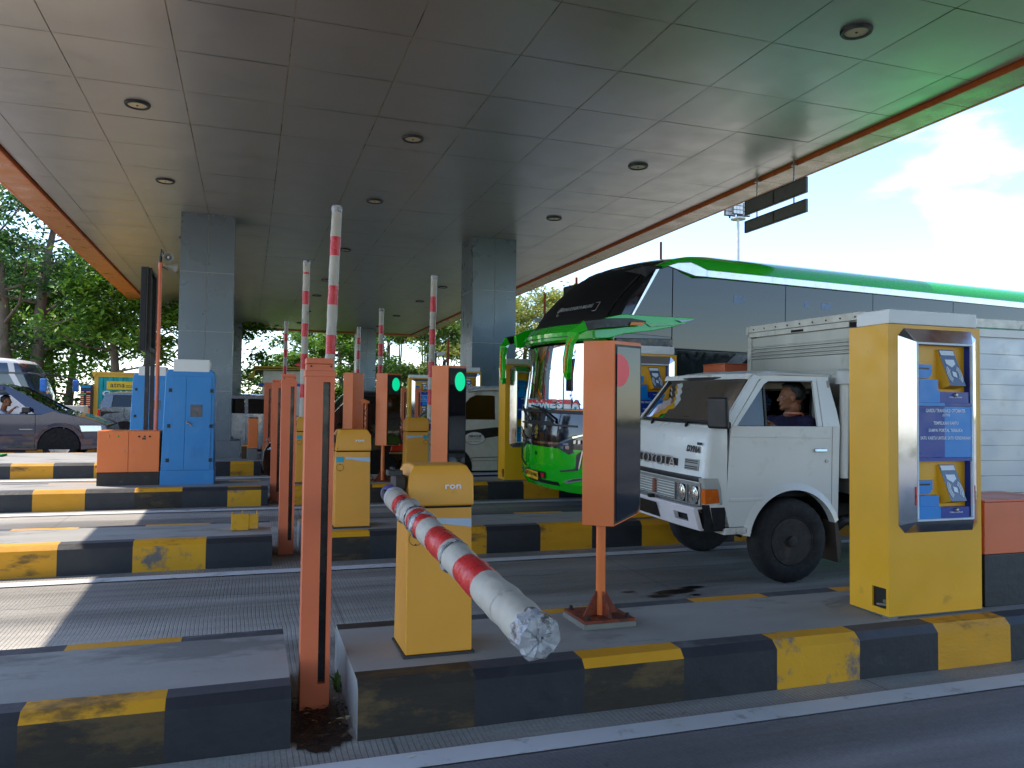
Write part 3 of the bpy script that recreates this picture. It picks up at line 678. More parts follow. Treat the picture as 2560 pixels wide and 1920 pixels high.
# ---------------------------------------------------------------- payment kiosks
LB_, DB_ = mat('panel_light_blue', (0, 132, 214), .35, var=.06), mat('panel_dark_blue', (12, 54, 150), .35, var=.08)
FRW = mat('panel_white_edge', (206, 220, 232), .4, var=.15, vs=10); TXT = mat('panel_lettering', (226, 234, 244), .5, var=.05); GFACE = mat('reader_face', (78, 92, 120), .22, var=.1, vs=10, coat=.3)
def kiosk(label, x, y, rest=.245):
    t = thing('payment_kiosk', label, 'payment kiosk', (x, y, gz(y)+rest), 0, 'yellow payment kiosks')
    W, D_, Hh = .662, .29, 1.585
    b = MB(); b.box(0, W, 0, D_, 0, Hh)
    # opening low in the side towards the gap
    b = MB(); hz0, hz1, hy0, hy1 = .035, .145, .02, .12
    b.mesh([(0, 0, 0), (W, 0, 0), (W, D_, 0), (0, D_, 0), (0, 0, Hh), (W, 0, Hh), (W, D_, Hh), (0, D_, Hh)], [(4, 5, 6, 7), (0, 1, 5, 4), (1, 2, 6, 5), (2, 3, 7, 6)])
    P = lambda yy, z: (0, yy, z)
    b.poly([P(0, 0), P(0, hz0), P(D_, hz0), P(D_, 0)]); b.poly([P(0, hz1), P(0, Hh), P(D_, Hh), P(D_, hz1)]); b.poly([P(0, hz0), P(0, hz1), P(hy0, hz1), P(hy0, hz0)]); b.poly([P(hy1, hz0), P(hy1, hz1), P(D_, hz1), P(D_, hz0)])
    for q in ((hy0, hz0, hy1, hz0), (hy1, hz0, hy1, hz1), (hy1, hz1, hy0, hz1), (hy0, hz1, hy0, hz0)):
        b.poly([(0, q[0], q[1]), (0, q[2], q[3]), (.012, q[2], q[3]), (.012, q[0], q[1])])
    obj('body', b, KYEL, t, smooth=0)
    b = MB(); b.box(.014, .2, .01, .2, .03, .2); obj('cable_bay', b, mat('bay_dark', (30, 24, 14), .8), t, smooth=0, recalc=False)
    b = MB(); b.cyl((.004, .03, .075), (.05, .09, .07), .010, n=10); b.cyl((.006, .09, .05), (.02, .03, .055), .007, n=8); obj('loose_cable', b, GREYC, t)
    b = MB(); b.box(.02, W-.02, .02, D_-.02, -.013, 0); b.box(.0, .06, .0, .05, -.018, 0); obj('foot', b, GREYC, t, smooth=0)
    b = MB(); b.box(.006, W-.026, -.004, D_-.05, Hh+.002, Hh+.082); obj('top_light_box', b, WHITEP, t, bevel=.006)
    # polished frustum frame standing 5 cm proud of the front
    c = .042; xo0, xo1, zo0, zo1 = .068, .636, .445, 1.565; xi0, xi1, zi0, zi1 = .150, .552, .512, 1.488; dpt = -.048
    outer = [(xo0+c, zo0), (xo1-c, zo0), (xo1, zo0+c), (xo1, zo1-c), (xo1-c, zo1), (xo0+c, zo1), (xo0, zo1-c), (xo0, zo0+c)]
    inner = [(xi0, zi0), (xi1, zi0), (xi1, zi0+.001), (xi1, zi1-.001), (xi1, zi1), (xi0, zi1), (xi0, zi1-.001), (xi0, zi0+.001)]
    b = MB()
    for i in range(8):
        j = (i+1) % 8
        b.poly([(outer[i][0], -.001, outer[i][1]), (outer[j][0], -.001, outer[j][1]), (inner[j][0], dpt, inner[j][1]), (inner[i][0], dpt, inner[i][1])])
    obj('bezel', b, CHROME, t, smooth=0)
    fr = MB(); e = .011
    for a0, a1, c0, c1 in ((xi0, xi1, zi0, zi0+e), (xi0, xi1, zi1-e, zi1), (xi0, xi0+e, zi0+e, zi1-e), (xi1-e, xi1, zi0+e, zi1-e)): fr.box(a0, a1, dpt-.003, dpt+.012, c0, c1)
    obj('panel_frame', fr, FRW, t, bevel=.002)
    zs = (zi0+e, zi0+.325, zi0+.345, zi0+.625, zi0+.645, zi1-e); x0_, x1_ = xi0+e, xi1-e; xm = x0_+.49*(x1_-x0_)
    b = MB(); yb = dpt+.07
    # text panel: dark left half, light right half
    b.box(x0_, xm, dpt+.002, dpt+.02, zs[2], zs[3], 1); b.box(xm, x1_, dpt+.002, dpt+.02, zs[2], zs[3], 0)
    b.box(x0_, x1_, dpt, dpt+.02, zs[1], zs[2]-.002, 1); b.box(x0_, xm, dpt, dpt+.02, zs[3]+.002, zs[4], 0); b.box(xm, x1_, dpt, dpt+.02, zs[3]+.002, zs[4], 1)
    for za, zb in ((zs[0], zs[1]), (zs[4], zs[5])):   # two recesses
        hgt = zb-za; xs_ = x0_+.37*(x1_-x0_)
        b.poly([(x0_, yb, za), (xs_, yb, za), (xs_, yb, zb), (x0_, yb, zb)], 0); b.poly([(xs_, yb, za), (x1_, yb, za), (x1_, yb, zb), (xs_, yb, zb)], 1)
        b.poly([(x0_, dpt+.01, za), (x0_, yb, za), (x0_, yb, zb), (x0_, dpt+.01, zb)], 0); b.poly([(x1_, dpt+.01, za), (x1_, yb, za), (x1_, yb, zb), (x1_, dpt+.01, zb)], 1)
        b.poly([(x0_, dpt+.01, zb), (x1_, dpt+.01, zb), (x1_, yb, zb), (x0_, yb, zb)], 1); b.poly([(x0_, dpt+.01, za), (x1_, dpt+.01, za), (x1_, yb, za), (x0_, yb, za)], 1)
        xl = x0_+.42*(x1_-x0_)
        b.box(x0_+.002, xl, dpt+.006, yb-.002, za+.001, za+.21*hgt, 0); b.box(xl+.001, x1_-.015, dpt+.006, yb-.002, za+.001, za+.19*hgt, 1)     # lower ledges
        b.box(x0_+.022, xl-.003, dpt+.016, yb-.003, za+.21*hgt, za+.40*hgt, 0)
        b.prism([(x0_+.008, za+.66*hgt), (x0_+.008, za+.52*hgt), (x0_+.02, za+.42*hgt), (x0_+.10, za+.42*hgt), (x0_+.125, za+.5*hgt), (x0_+.125, za+.66*hgt)], 'y', dpt+.028, yb-.004, 0)
        b.box(x0_+.018, x0_+.105, dpt+.0265, dpt+.03, za+.575*hgt, za+.605*hgt, 2)
    obj('panel', b, [LB_, DB_, BLACK], t, smooth=0)
    b = MB(); yt = dpt+.0015
    w_ = x1_-x0_; T = lambda s, f0, f1, z, h: b.text(s, (x0_+w_*f0, yt, z), (1, 0, 0), (0, 0, 1), w_*(f1-f0), h, bold=.025)
    T('GARDU TRANSAKSI OTOMATIS', .13, .87, zs[3]-.033, .020); T('(GTO)', .44, .58, zs[3]-.058, .018)
    T('TEMPELKAN KARTU', .27, .74, zs[3]-.100, .018); T('SAMPAI PORTAL TERBUKA', .18, .82, zs[3]-.140, .018); T('SATU KARTU UNTUK SATU KENDARAAN', .03, .97, zs[3]-.182, .018)
    for za, zb in ((zs[0], zs[1]), (zs[4], zs[5])): b.text('TOMBOL BANTUAN', (x0_+w_*.57, dpt+.0045, za+.028), (1, 0, 0), (0, 0, 1), w_*.25, .008, bold=.02)
    obj('lettering', b, TXT, t, smooth=0, recalc=False)
    for za, zb in ((zs[0], zs[1]), (zs[4], zs[5])):
        hgt = zb-za; xa, xb = x0_+.47*w_, x0_+.80*w_
        # reader leans out at its foot and is turned a little
        p = [Vector((xa, yb-.03, za+.93*hgt)), Vector((xb-.015, yb-.03, za+.93*hgt)), Vector((xb+.020, dpt-.012, za+.30*hgt)), Vector((xa+.035, dpt-.012, za+.30*hgt))]
        k = [Vector((xa-.005, yb-.002, za+.91*hgt)), Vector((xb-.015, yb-.002, za+.91*hgt)), Vector((xb+.01, yb-.002, za+.22*hgt)), Vector((xa+.012, yb-.002, za+.22*hgt))]
        b = MB(); b.mesh(p+k, [(0, 1, 2, 3), (0, 3, 7, 4), (1, 5, 6, 2), (3, 2, 6, 7), (0, 4, 5, 1)]); rd = obj('card_reader', b, KYEL, t, smooth=0)
        u = (p[1]-p[0]).normalized(); v = (p[0]-p[3]).normalized(); nr = u.cross(v)
        b = MB(); q = [pp+nr*.0025 for pp in p]; b.poly([q[3], q[2], q[1], q[0]]); obj('reader_face', b, GFACE, rd, smooth=0, recalc=False)
        b = MB(); A = lambda f, g_: p[3]+(p[2]-p[3])*f+((p[0]-p[3])+((p[1]-p[2])-(p[0]-p[3]))*f)*g_+nr*.004
        b.poly([A(.05, .84), A(.95, .84), A(.95, .97), A(.05, .97)])
        b.poly([A(.2, .72), A(.2, .60), A(.5, .50), A(.8, .60), A(.8, .72)])
        b.poly([A(.38, .26), A(.62, .22), A(.66, .36), A(.42, .40)])
        for sg in (-1, 1):
            for rr in (.30, .38, .46):
                pts = []
                for w2 in (rr-.022, rr+.022):
                    arc = [A(.52+sg*w2*math.cos(a), .31+.62*w2*math.sin(a)) for a in [R(-48+12*i) for i in range(9)]]
                    pts += arc if w2 < rr else arc[::-1]
                for i in range(8): b.poly([pts[i], pts[i+1], pts[16-i], pts[17-i]])
        obj('reader_print', b, TXT, rd, smooth=0, recalc=False)
        b = MB(); b.lathe([(.0, -.014), (.008, -.013), (.011, -.006), (.012, 0)], (x0_+.70*w_, dpt+.005, za+.115*hgt+.008), 'y', 14); obj('help_button', b, STEEL, t)
    b = MB(); b.box(xi0-.012, xi0-.004, dpt-.001, dpt+.004, .60, .70); b.box(xi1+.004, xi1+.012, dpt-.001, dpt+.004, .60, .70); obj('reflector_strip', b, REDB, t, smooth=0)
    return t
k1 = kiosk('large yellow payment kiosk close by, with two card readers in a polished frame', 3.293, 3.372)
dup(k1, (3.345, 6.80, gz(6.8)+.245), label='yellow payment kiosk behind the truck windscreen, its blue panel partly covered by the display')
dup(k1, (3.34, 10.20, gz(10.2)+.245), label='yellow payment kiosk beside the front mirror of the green bus')
dup(k1, (3.46, 14.05, gz(14.05)+.245), label='yellow payment kiosk peeping over the white van roof before the grey column')
# two more stand far back, seen between barrier machine and raised arm
dup(k1, (4.05, 20.6, gz(20.6)+.245), label='far payment kiosk with a pale top behind the far orange slotted post')
b = MB(); b.tube([(3.27, 3.66, .012), (3.19, 3.64, .008), (3.14, 3.655, .008), (3.145, 3.69, .008), (3.22, 3.705, .01), (3.29, 3.70, .03)], .0025, 6)
tag(obj('loose_wire', b.xf(Matrix.Translation((0, 0, gz(3.66)+.232))), GREYC), 'thin loop of wire lying on the island beside the large yellow kiosk', 'wire')
# orange control boxes next to the kiosks
def obox(label, x, y, w, d, h, rest=.232, rim=False):
    t = thing('control_box', label, 'control box', (x, y, gz(y)+rest), 0, 'orange and black control boxes')
    b = MB(); b.box(0, w, 0, d, .30 if not rim else .2, h); obj('upper_case', b, ORANGE, t, bevel=.006)
    b = MB(); b.box(.001, w-.001, .001, d-.001, 0, .299 if not rim else .199); obj('black_base', b, KB, t, bevel=.004)
    b = MB(); b.box(-.004, w+.004, -.004, d+.004, h+.001, h+.012); obj('lid', b, ORANGE, t, bevel=.003)
    return t
obox('orange and black box directly against the large yellow kiosk', 4.035, 3.42, .62, .40, .60)
obox('tall orange box seen above the truck cab, in front of the bus side', 4.60, 6.86, .40, .40, 1.53, rim=True)
# ---------------------------------------------------------------- cabinets on the third island
def blue_cabinet(label, x, y, w=.61, h=1.42, d=.55, rest=.232, lean=.035, detail=True):
    t = thing('equipment_cabinet', label, 'cabinet', (x, y, gz(y)+rest), 0, 'blue equipment cabinets')
    def side(z): return lean*max(0, z-.2)/(h-.2)
    b = MB(); zt = h
    pts = [(0, 0), (w, 0), (w, .19), (w-.012, zt-.06), (w-.035, zt-.012), (w-.075, zt), (lean+.04, zt), (lean+.012, zt-.02), (lean, zt-.06), (0, .19)]
    b.prism(pts, 'y', .0, d); obj('case', b, BLUECAB, t, bevel=.012, seg=3)
    b = MB(); b.box(-.004, w+.004, -.004, d, -.005, .175); obj('skirt', b, BLUECAB, t, bevel=.004)
    xa, xm, xb = .075, .262, .565
    b = MB(); z0, z1 = .182, 1.335; lx = lambda x, z: x+lean*.75*(z-z0)/(z1-z0)*(1-(x/w)*1.1)
    for a, c in ((xa, xm-.002), (xm+.002, xb)):
        vs = [(lx(a, z0), -.009, z0), (lx(c, z0), -.009, z0), (lx(c, z1), -.009, z1), (lx(a, z1), -.009, z1)]
        b2 = MB(); b2.mesh(vs+[(p[0], .0, p[2]) for p in vs], [(0, 1, 2, 3), (0, 4, 5, 1), (1, 5, 6, 2), (2, 6, 7, 3), (3, 7, 4, 0)])
        dr = obj('door', b2, BLUECAB, t, bevel=.002)
        if a > .2:
            q = MB(); q.box(.325, .462, -.013, -.008, .835, .985); obj('window', q, mat('cab_window', (44, 50, 76), .1, var=.2), dr, bevel=.018, seg=4)
            q = MB()
            for k in (0, 1):
                for i in range(6): q.box(.33+.085*k, .385+.085*k, -.016, -.008, .335+.022*i, .347+.022*i)
            obj('vent', q, BLUECAB, dr, smooth=0)
            q = MB(); q.cyl((.292, -.009, .765), (.292, -.028, .765), .016, n=14); q.tube([(.288, -.028, .768), (.32, -.034, .752), (.345, -.034, .72)], [.011, .010, .008], 8); obj('handle', q, STEEL, dr)
    b = MB()
    for zz in (.30, .72, 1.16): b.box(lx(xa, zz)-.02, lx(xa, zz)+.016, -.016, 0, zz-.022, zz+.022); b.box(xb-.016, xb+.02, -.016, 0, zz-.022, zz+.022)
    obj('hinge', b, BLACK, t, bevel=.002)
    b = MB(); b.box(.120, .555-.02, -.004, d-.1, zt-.028, zt+.125); obj('light_box', b, WHITEP, t, bevel=.006)
    return t
blue_cabinet('blue cabinet with a small dark window and a lever handle, beside the orange cabinet', -1.003, 10.44)
blue_cabinet('second blue cabinet standing behind the dark sign posts, before the teal container', -1.85, 14.2, rest=.232)
t = thing('switch_cabinet', 'low orange two-door cabinet with small lamps on a black base', 'cabinet', (-1.700, 10.44, gz(10.44)+.232))
b = MB(); b.box(0, .685, 0, .45, .16, .66); obj('case', b, ORANGE2, t, bevel=.006)
b = MB(); b.box(.002, .683, .002, .45, 0, .159); obj('black_base', b, mat('base_black', (54, 50, 46), .75, var=.15, dirt=(100, 96, 90), dscale=6, dth=.62, damt=.5), t, smooth=0)
for a, c in ((.004, .338), (.346, .681)):
    b = MB(); b.box(a, c, -.009, 0, .164, .655); dr = obj('door', b, ORANGE2, t, bevel=.003)
    b = MB(); b.cyl(((.30 if a < .1 else .385), -.008, .415), ((.30 if a < .1 else .385), -.014, .415), .009, n=10); obj('lock', b, STEEL, dr)
for x, cc, mt in ((.125, 'a', mat('amber_button', (240, 160, 30), .3, var=0)), (.225, 'g', mat('green_button', (60, 170, 50), .3, var=0)), (.455, 'k', BLACK), (.515, 'k', BLACK), (.572, 'k', BLACK)):
    b = MB(); b.lathe([(.011, 0), (.011, -.008), (.007, -.013), (0, -.014)], (x, -.009, .592), 'y', 12); obj('indicator_lamp', b, mt, t)
b = MB(); b.box(.49, .53, -.012, -.008, .555, .575); obj('label', b, DARK, t, smooth=0)
b = MB()
for zz in (.23, .585): b.box(-.012, .004, .01, .04, zz-.014, zz+.014); b.box(.681, .697, .01, .04, zz-.014, zz+.014)
obj('hinge', b, BLACK, t, smooth=0)
# tall black board seen edge-on, on two posts
t = thing('message_board', 'tall black message board seen edge-on on two dark posts above the orange cabinet', 'message board', (-1.26, 10.76, gz(10.76)+.232))
BOARD = mat('board_black', (34, 33, 33), .7, var=.2, vs=5, dirt=(84, 80, 76), dscale=6, dth=.60, damt=.6, stretch=(1, 1, .3))
z0, z1 = 1.66, 2.71
b = MB(); b.box(-.055, .01, 0, .76, z0, z1); obj('board_back', b, BOARD, t, bevel=.004)
b = MB(); b.box(.012, .028, .0, .05, z0, z1+.004); b.box(.012, .06, .72, .77, z0, z1); b.box(.012, .06, .05, .72, z0, z0+.05); b.box(.012, .06, .05, .72, z1-.05, z1); b.box(.012, .02, .05, .72, z0+.05, z1-.05); obj('board_frame', b, BLACK, t, bevel=.003)
for yy in (.06, .62):
    b = MB(); b.box(.012, .062, yy, yy+.05, -.005, z1-.02); obj('post', b, DARK, t, bevel=.003)
# horn loudspeakers on an orange pole
t = thing('horn_pole', 'thin orange pole with two grey horn loudspeakers beside the black message board', 'loudspeaker pole', (-1.098, 10.80, gz(10.8)+.232))
b = MB(); b.cyl((0, 0, -.005), (0, 0, 2.78), .0235, n=16); obj('pole', b, ORANGE, t)
b = MB(); b.cyl((0, 0, 2.78), (0, 0, 2.86), .018, n=12); b.tube([(0, 0, 2.86), (.004, -.01, 2.95), (.02, -.02, 2.93), (.045, -.03, 2.86)], .009, 8); b.cyl((0, 0, 2.74), (.09, -.02, 2.69), .008, n=8); obj('bracket', b, DARK, t)
HORN = mat('horn_grey', (158, 156, 150), .5, var=.1, dirt=(110, 106, 98), dth=.55)
for c, d in (((.095, -.05, 2.84), (.10, -1, .03)), ((.125, .06, 2.74), (.75, .55, -.05))):
    dv = Vector(d).normalized(); q = MB(); prof = [(.012, -.10), (.018, -.05), (.030, -.01), (.058, .035), (.064, .045), (.060, .045), (.052, .032), (.028, -.005), (.012, -.02)]
    q.lathe(prof, (0, 0, 0), 'z', 24); q.xf(Matrix.Translation(c) @ dv.to_track_quat('Z', 'Y').to_matrix().to_4x4()); h_ = obj('horn', q, HORN, t)
    q = MB(); q.ell((0, 0, .02), (.016, .016, .02)); q.xf(Matrix.Translation(c) @ dv.to_track_quat('Z', 'Y').to_matrix().to_4x4()); obj('horn_core', q, WHITEP, h_)
# bracket, bollard, bin
b = MB(); z = gz(7.0)+.234
b.box(-.115, .025, 6.93, 6.945, z, z+.135); b.box(-.115, -.10, 6.945, 7.10, z, z+.135); b.box(.018, .10, 6.935, 6.95, z+.01, z+.13); b.box(.085, .10, 6.95, 7.10, z+.01, z+.14); b.box(-.03, -.022, 7.02, 7.05, z, z+.16)
tag(obj('steel_bracket', b, KYC, bevel=.003), 'rusty yellow angle bracket standing on the corner of the empty island', 'bracket')
t = thing('bollard', 'short orange bollard with a grey concrete foot, between the grey column and the slotted posts', 'bollard', (.085, 14.1, gz(14.1)+.232))
b = MB(); b.box(-.08, .08, -.02, .12, .19, .70); obj('post', b, ORANGE2, t, bevel=.006)
b = MB(); b.box(-.09, .075, -.025, .125, -.005, .188); obj('concrete_foot', b, GREYC, t, bevel=.01)
b = MB(); b.box(-.07, .085, -.015, .115, .701, .715); obj('cap', b, DARK, t, bevel=.003)
t = thing('yellow_guard', 'little yellow-edged steel guard tucked between the column plinth and the bollard', 'guard', (-.09, 14.2, gz(14.2)+.232))
b = MB(); b.box(0, .105, 0, .02, .215, .24); b.box(.085, .105, 0, .02, 0, .215); obj('rim', b, KY, t, smooth=0)
b = MB(); b.box(0, .08, .012, .2, 0, .21); obj('plate', b, mat('rust_plate', (74, 58, 34), .8, var=.3), t, smooth=0)
b = MB(); z = gz(15.3)+.236; b.box(-4.5, -3.86, 15.0, 15.35, z, z+.03); tag(obj('green_mat', b, mat('mat_green', (40, 140, 60), .8, var=.2), bevel=.005), 'flat green mat lying on the wide island near the dark blue car', 'mat')
# grey hanging sign under the canopy edge
t = thing('hanging_sign', 'two grey sign boards hanging from rods under the canopy edge above the bus', 'hanging sign', (6.84, 9.02, CZ))
SIGN = mat('sign_back', (104, 104, 106), .55, metal=.2, var=.12, vs=6, dirt=(70, 66, 62), dscale=6, dth=.6)
for z0, z1 in ((-.488, -.285), (-.745, -.578)):
    b = MB(); b.box(-.012, .012, -.655, .655, z0, z1); bd = obj('board', b, SIGN, t, bevel=.004)
    q = MB(); e = .014
    q.box(-.018, .018, -.665, .665, z0-.003, z0+e); q.box(-.018, .018, -.665, .665, z1-e, z1+.003); q.box(-.018, .018, -.665, -.651, z0+e, z1-e); q.box(-.018, .018, .651, .665, z0+e, z1-e); obj('board_frame', q, mat('frame_grey', (70, 74, 80), .4, metal=.5), bd, smooth=0)
    q = MB(); q.box(-.019, .019, -.012, .012, z0+.01, z1-.01); obj('centre_rib', q, DARK, bd, smooth=0)
for yy in (-.41, .39):
    b = MB(); b.cyl((0, yy, -.745), (0, yy, .0), .010, n=8); b.box(-.03, .03, yy-.03, yy+.03, -.07, -.05); obj('rod', b, STEEL, t)
# tall floodlight mast far behind
t = thing('floodlight_mast', 'tall white floodlight mast behind the bus roof', 'light mast', (31.2, 45.0, gz(36)))
b = MB(); b.cyl((0, 0, 0), (0, 0, 13.8), .17, .09, n=14); b.cyl((0, 0, 13.8), (0, 0, 13.9), .5, .5, n=20)
for i in range(9): b.box(-.17, .17, -.01, .01, 9+i*.55, 9.03+i*.55)
obj('mast', b, mat('mast_white', (196, 200, 204), .5), t)
for dx, dy in ((-.25, -.3), (.5, .0), (-.5, .25)):
    b = MB(); b.box(dx-.42, dx+.42, dy-.08, dy+.08, 14.05, 14.95); b.box(dx-.05, dx+.05, dy-.05, dy+.05, 13.9, 14.05); fl = obj('floodlight', b, DARK, t, bevel=.02)
    q = MB()
    for i in range(3):
        for k in range(3): q.box(dx-.36+.25*i, dx-.14+.25*i, dy-.10, dy-.08, 14.1+.28*k, 14.33+.28*k)
    obj('lamp_face', q, WHITEP, fl, smooth=0)
# rust-red poles with small cameras
CAMW = mat('camera_white', (206, 212, 222), .35, var=.05)
def cctv(label, x, y, h, zc, cam=True, rest=.232, dxc=-.09):
    t = thing('camera_pole', label, 'camera pole' if cam else 'pole', (x, y, gz(y)+rest), 0, 'rust-red poles')
    b = MB(); b.cyl((0, 0, -.005), (0, 0, h), .019, n=12); obj('pole', b, mat('pole_rust', (150, 66, 36), .6, var=.15), t)
    if cam:
        b = MB(); b.box(dxc-.06, dxc+.05, -.035, .035, zc, zc+.045); b.box(dxc-.085, dxc-.02, -.04, .04, zc+.045, zc+.055); v = b.xf(Matrix.Translation((dxc, 0, zc)) @ Matrix.Rotation(R(-12), 4, 'Y') @ Matrix.Translation((-dxc, 0, -zc))); c = obj('camera', v, CAMW, t, bevel=.006)
        b = MB(); b.tube([(dxc+.02, 0, zc), (dxc+.03, 0, zc-.06), (0, 0, zc-.09)], .010, 8); b.box(dxc+.02, dxc+.06, -.02, .02, zc-.17, zc-.08); obj('camera_mount', b, BLACK, t)
cctv('thin rust-red pole with a white camera above the display with the large green lamp', 2.563, 10.36, 1.92, 1.70)
cctv('rust-red pole with a white camera over the green visor of the bus', 4.0, 10.45, 2.64, 2.23, dxc=-.10)
cctv('rust-red pole peeping over the sloping black bus screen', 4.60, 10.7, 2.95, 0, False)
cctv('rust-red pole peeping above the front of the bus roof', 6.03, 10.72, 3.60, 0, False)
# ---------------------------------------------------------------- container kiosk, price totem, booth in the background
TEAL = mat('container_teal', (0, 176, 178), .5, var=.06, vs=2); CY_ = mat('container_yellow', (240, 184, 60), .5, var=.06)
t = thing('container_shop', 'teal container with a yellow frame and cashback advert behind the blue cabinets', 'container', (-4.02, 24, gz(24)))
W, z0, z1 = 3.4, .43, 1.80
b = MB(); n = 13; pts = []
for i in range(n):
    a = .10+i*(W-.2)/n; p = (W-.2)/n
    pts += [(a, 0), (a+p*.42, 0), (a+p*.5, .035), (a+p*.92, .035)]
b.prism(pts+[(W-.1, 0), (W-.1, 1.6), (.10, 1.6)], 'z', z0+.08, z1-.08); obj('wall', b, TEAL, t, smooth=20)
b = MB(); b.box(0, W, -.03, 1.65, z1-.09, z1); b.box(-.06, W+.06, -.08, 1.7, z1, z1+.05); b.box(.0, .10, -.03, 1.65, z0, z1-.09); b.box(W-.1, W, -.03, 1.65, z0, z1-.09); b.box(.10, W-.1, -.03, 1.65, z0, z0+.08)
b.prism([(-.06, z1), (.0, z1-.10), (.06, z1)], 'y', -.07, .0); obj('frame', b, CY_, t, smooth=0)
b = MB(); b.box(.31, 1.35, -.045, -.02, 1.36, 1.60); obj('logo_board', b, mat('logo_yellow', (250, 200, 20), .4, var=.03), t, bevel=.01)
b = MB(); b.text('atna', (.40, -.047, 1.43), (1, 0, 0), (0, 0, 1), .36, .115, bold=0); b.box(.79, 1.2, -.049, -.046, 1.435, 1.450); b.box(.79, 1.2, -.049, -.046, 1.475, 1.488); obj('logo_lettering', b, DARK, t, smooth=0, recalc=False)
b = MB(); b.text('Cashback', (.20, -.012, 1.185), (1, 0, 0), (0, 0, 1), 1.15, .150, bold=.05); b.text('up to', (.24, -.012, 1.075), (1, 0, 0), (0, 0, 1), .20, .055, bold=.03); b.text('100', (.17, -.012, .655), (1, 0, 0), (0, 0, 1), 1.22, .375, bold=.06)
obj('lettering', b, mat('advert_white', (238, 238, 238), .5, var=.02), t, smooth=0, recalc=False)
b = MB(); b.box(.25, W-.2, .2, 1.4, 0, z0-.002); obj('dark_skirt', b, BLACKM, t, smooth=0)
t = thing('price_totem', 'dark price board with orange and green rows standing beside the teal container', 'price board', (-4.34, 23.9, gz(23.9)))
b = MB(); b.box(0, .30, 0, .25, 0, 1.49); obj('case', b, mat('totem_dark', (48, 46, 50), .4), t, bevel=.006)
b = MB(); b.box(.012, .245, -.006, .0, 1.40, 1.47, 0); b.box(.012, .245, -.006, .0, 1.335, 1.36, 1)
for k, z in enumerate([1.28-.052*i for i in range(15)]):
    mt = 3 if k in (1, 8) else 2
    b.box(.014, .085 if mt == 2 else .14, -.005, 0, z, z+.024, mt)
    if mt == 2: b.box(.15, .245, -.005, 0, z, z+.026, mt)
obj('price_rows', b, [mat('totem_cyan', (0, 150, 200), .4), mat('totem_purple', (80, 60, 180), .4), emit('orange_digits', (196, 106, 60), .25), emit('green_row', (40, 150, 70), .25)], t, smooth=0)
t = thing('toll_booth', 'low booth with a yellow roof and white walls far behind the slotted posts', 'booth', (.15, 30.0, gz(30)))
b = MB(); b.prism([(-.2, 1.86), (.05, 2.2), (2.3, 2.24), (2.3, 2.20), (.06, 2.16), (.03, 1.86)], 'y', -.4, 2.2); b.box(0, 2.3, -.5, 2.3, 2.24, 2.30); obj('roof', b, mat('booth_roof', (168, 140, 30), .5), t, smooth=0)
b = MB(); b.box(.34, 2.1, 0, 1.8, 0, 2.16); obj('wall', b, mat('booth_wall', (206, 204, 196), .6), t, smooth=0)
b = MB(); b.box(.2, 2.2, -.02, 1.9, 1.60, 1.70); obj('blue_band', b, mat('booth_blue', (30, 90, 170), .5), t, smooth=0)
t = thing('concrete_block', 'pale concrete block on the verge behind the bonnet of the dark blue car', 'block', (-4.0, 20.2, gz(20.2)))
b = MB(); b.box(-.1, .42, 0, .5, 0, .99); obj('block', b, mat('block_pale', (206, 200, 186), .8), t, bevel=.02)
# ---------------------------------------------------------------- vehicles
def vthing(name, label, cat, x, y, yaw, group=None):
    t = thing(name, label, cat, (x, y, gz(y)), 0, group); t.rotation_euler = (.02, 0, R(yaw)); return t
class Shell:
    """nose of a vehicle as rings of points running from the near side round the front to the far side"""
    NC, NF = 5, 10
    def __init__(s, W, levels, ue): s.W, s.lv, s.ue = W, levels, ue      # level: (z, u at the centre, set-back of the corners, corner radius, side inset)
    def at(s, z):
        L_ = s.lv
        for i in range(len(L_)-1):
            if z <= L_[i+1][0] or i == len(L_)-2:
                f = (z-L_[i][0])/(L_[i+1][0]-L_[i][0]); return [L_[i][k]+(L_[i+1][k]-L_[i][k])*f for k in range(5)]
    def ring(s, l):
        z, uf, bl, r_, ins = l; w0, w1 = ins, s.W-ins; mid = s.W/2; hf = (w1-w0)/2-r_; pts = [(s.ue, w0, z)]
        cx, cy = uf+bl+r_, w0+r_
        arc = [(cx-r_*math.sin(a), cy-r_*math.cos(a), z) for a in [math.pi/2*k/(s.NC-1) for k in range(s.NC)]]
        pts += arc
        for k in range(1, s.NF):
            v = cy+(2*hf)*k/s.NF; t_ = (v-mid)/hf; pts.append((uf+bl*t_*t_, v, z))
        pts += [(p[0], s.W-p[1], z) for p in reversed(arc)]; pts.append((s.ue, w1, z)); return pts
    def front(s, v, z, off=0):
        z_, uf, bl, r_, ins = s.at(z); hf = (s.W-2*ins)/2-r_; t_ = max(-1.25, min(1.25, (v-s.W/2)/hf)); u = uf+bl*t_*t_
        if abs(t_) > 1: u += r_*(1-math.sqrt(max(0, 1-((abs(v-s.W/2)-hf)/r_)**2))) if abs(v-s.W/2)-hf < r_ else r_
        return (u-off, v, z)
    def build(s, b, mfun, cap=None):
        rs = [s.ring(l) for l in s.lv]; n = len(rs[0]); o = len(b.v)
        for r_ in rs: b.v += [Vector(p) for p in r_]
        for i in range(len(rs)-1):
            for k in range(n-1):
                b.f.append((o+i*n+k, o+i*n+k+1, o+(i+1)*n+k+1, o+(i+1)*n+k)); b.m.append(mfun(i, k, n))
        if cap is not None:
            e = o+(len(rs)-1)*n
            for k in range(n//2): b.f.append((e+k, e+k+1, e+n-2-k, e+n-1-k) if k+1 < n-2-k else (e+k, e+k+1, e+n-1-k)); b.m.append(cap)
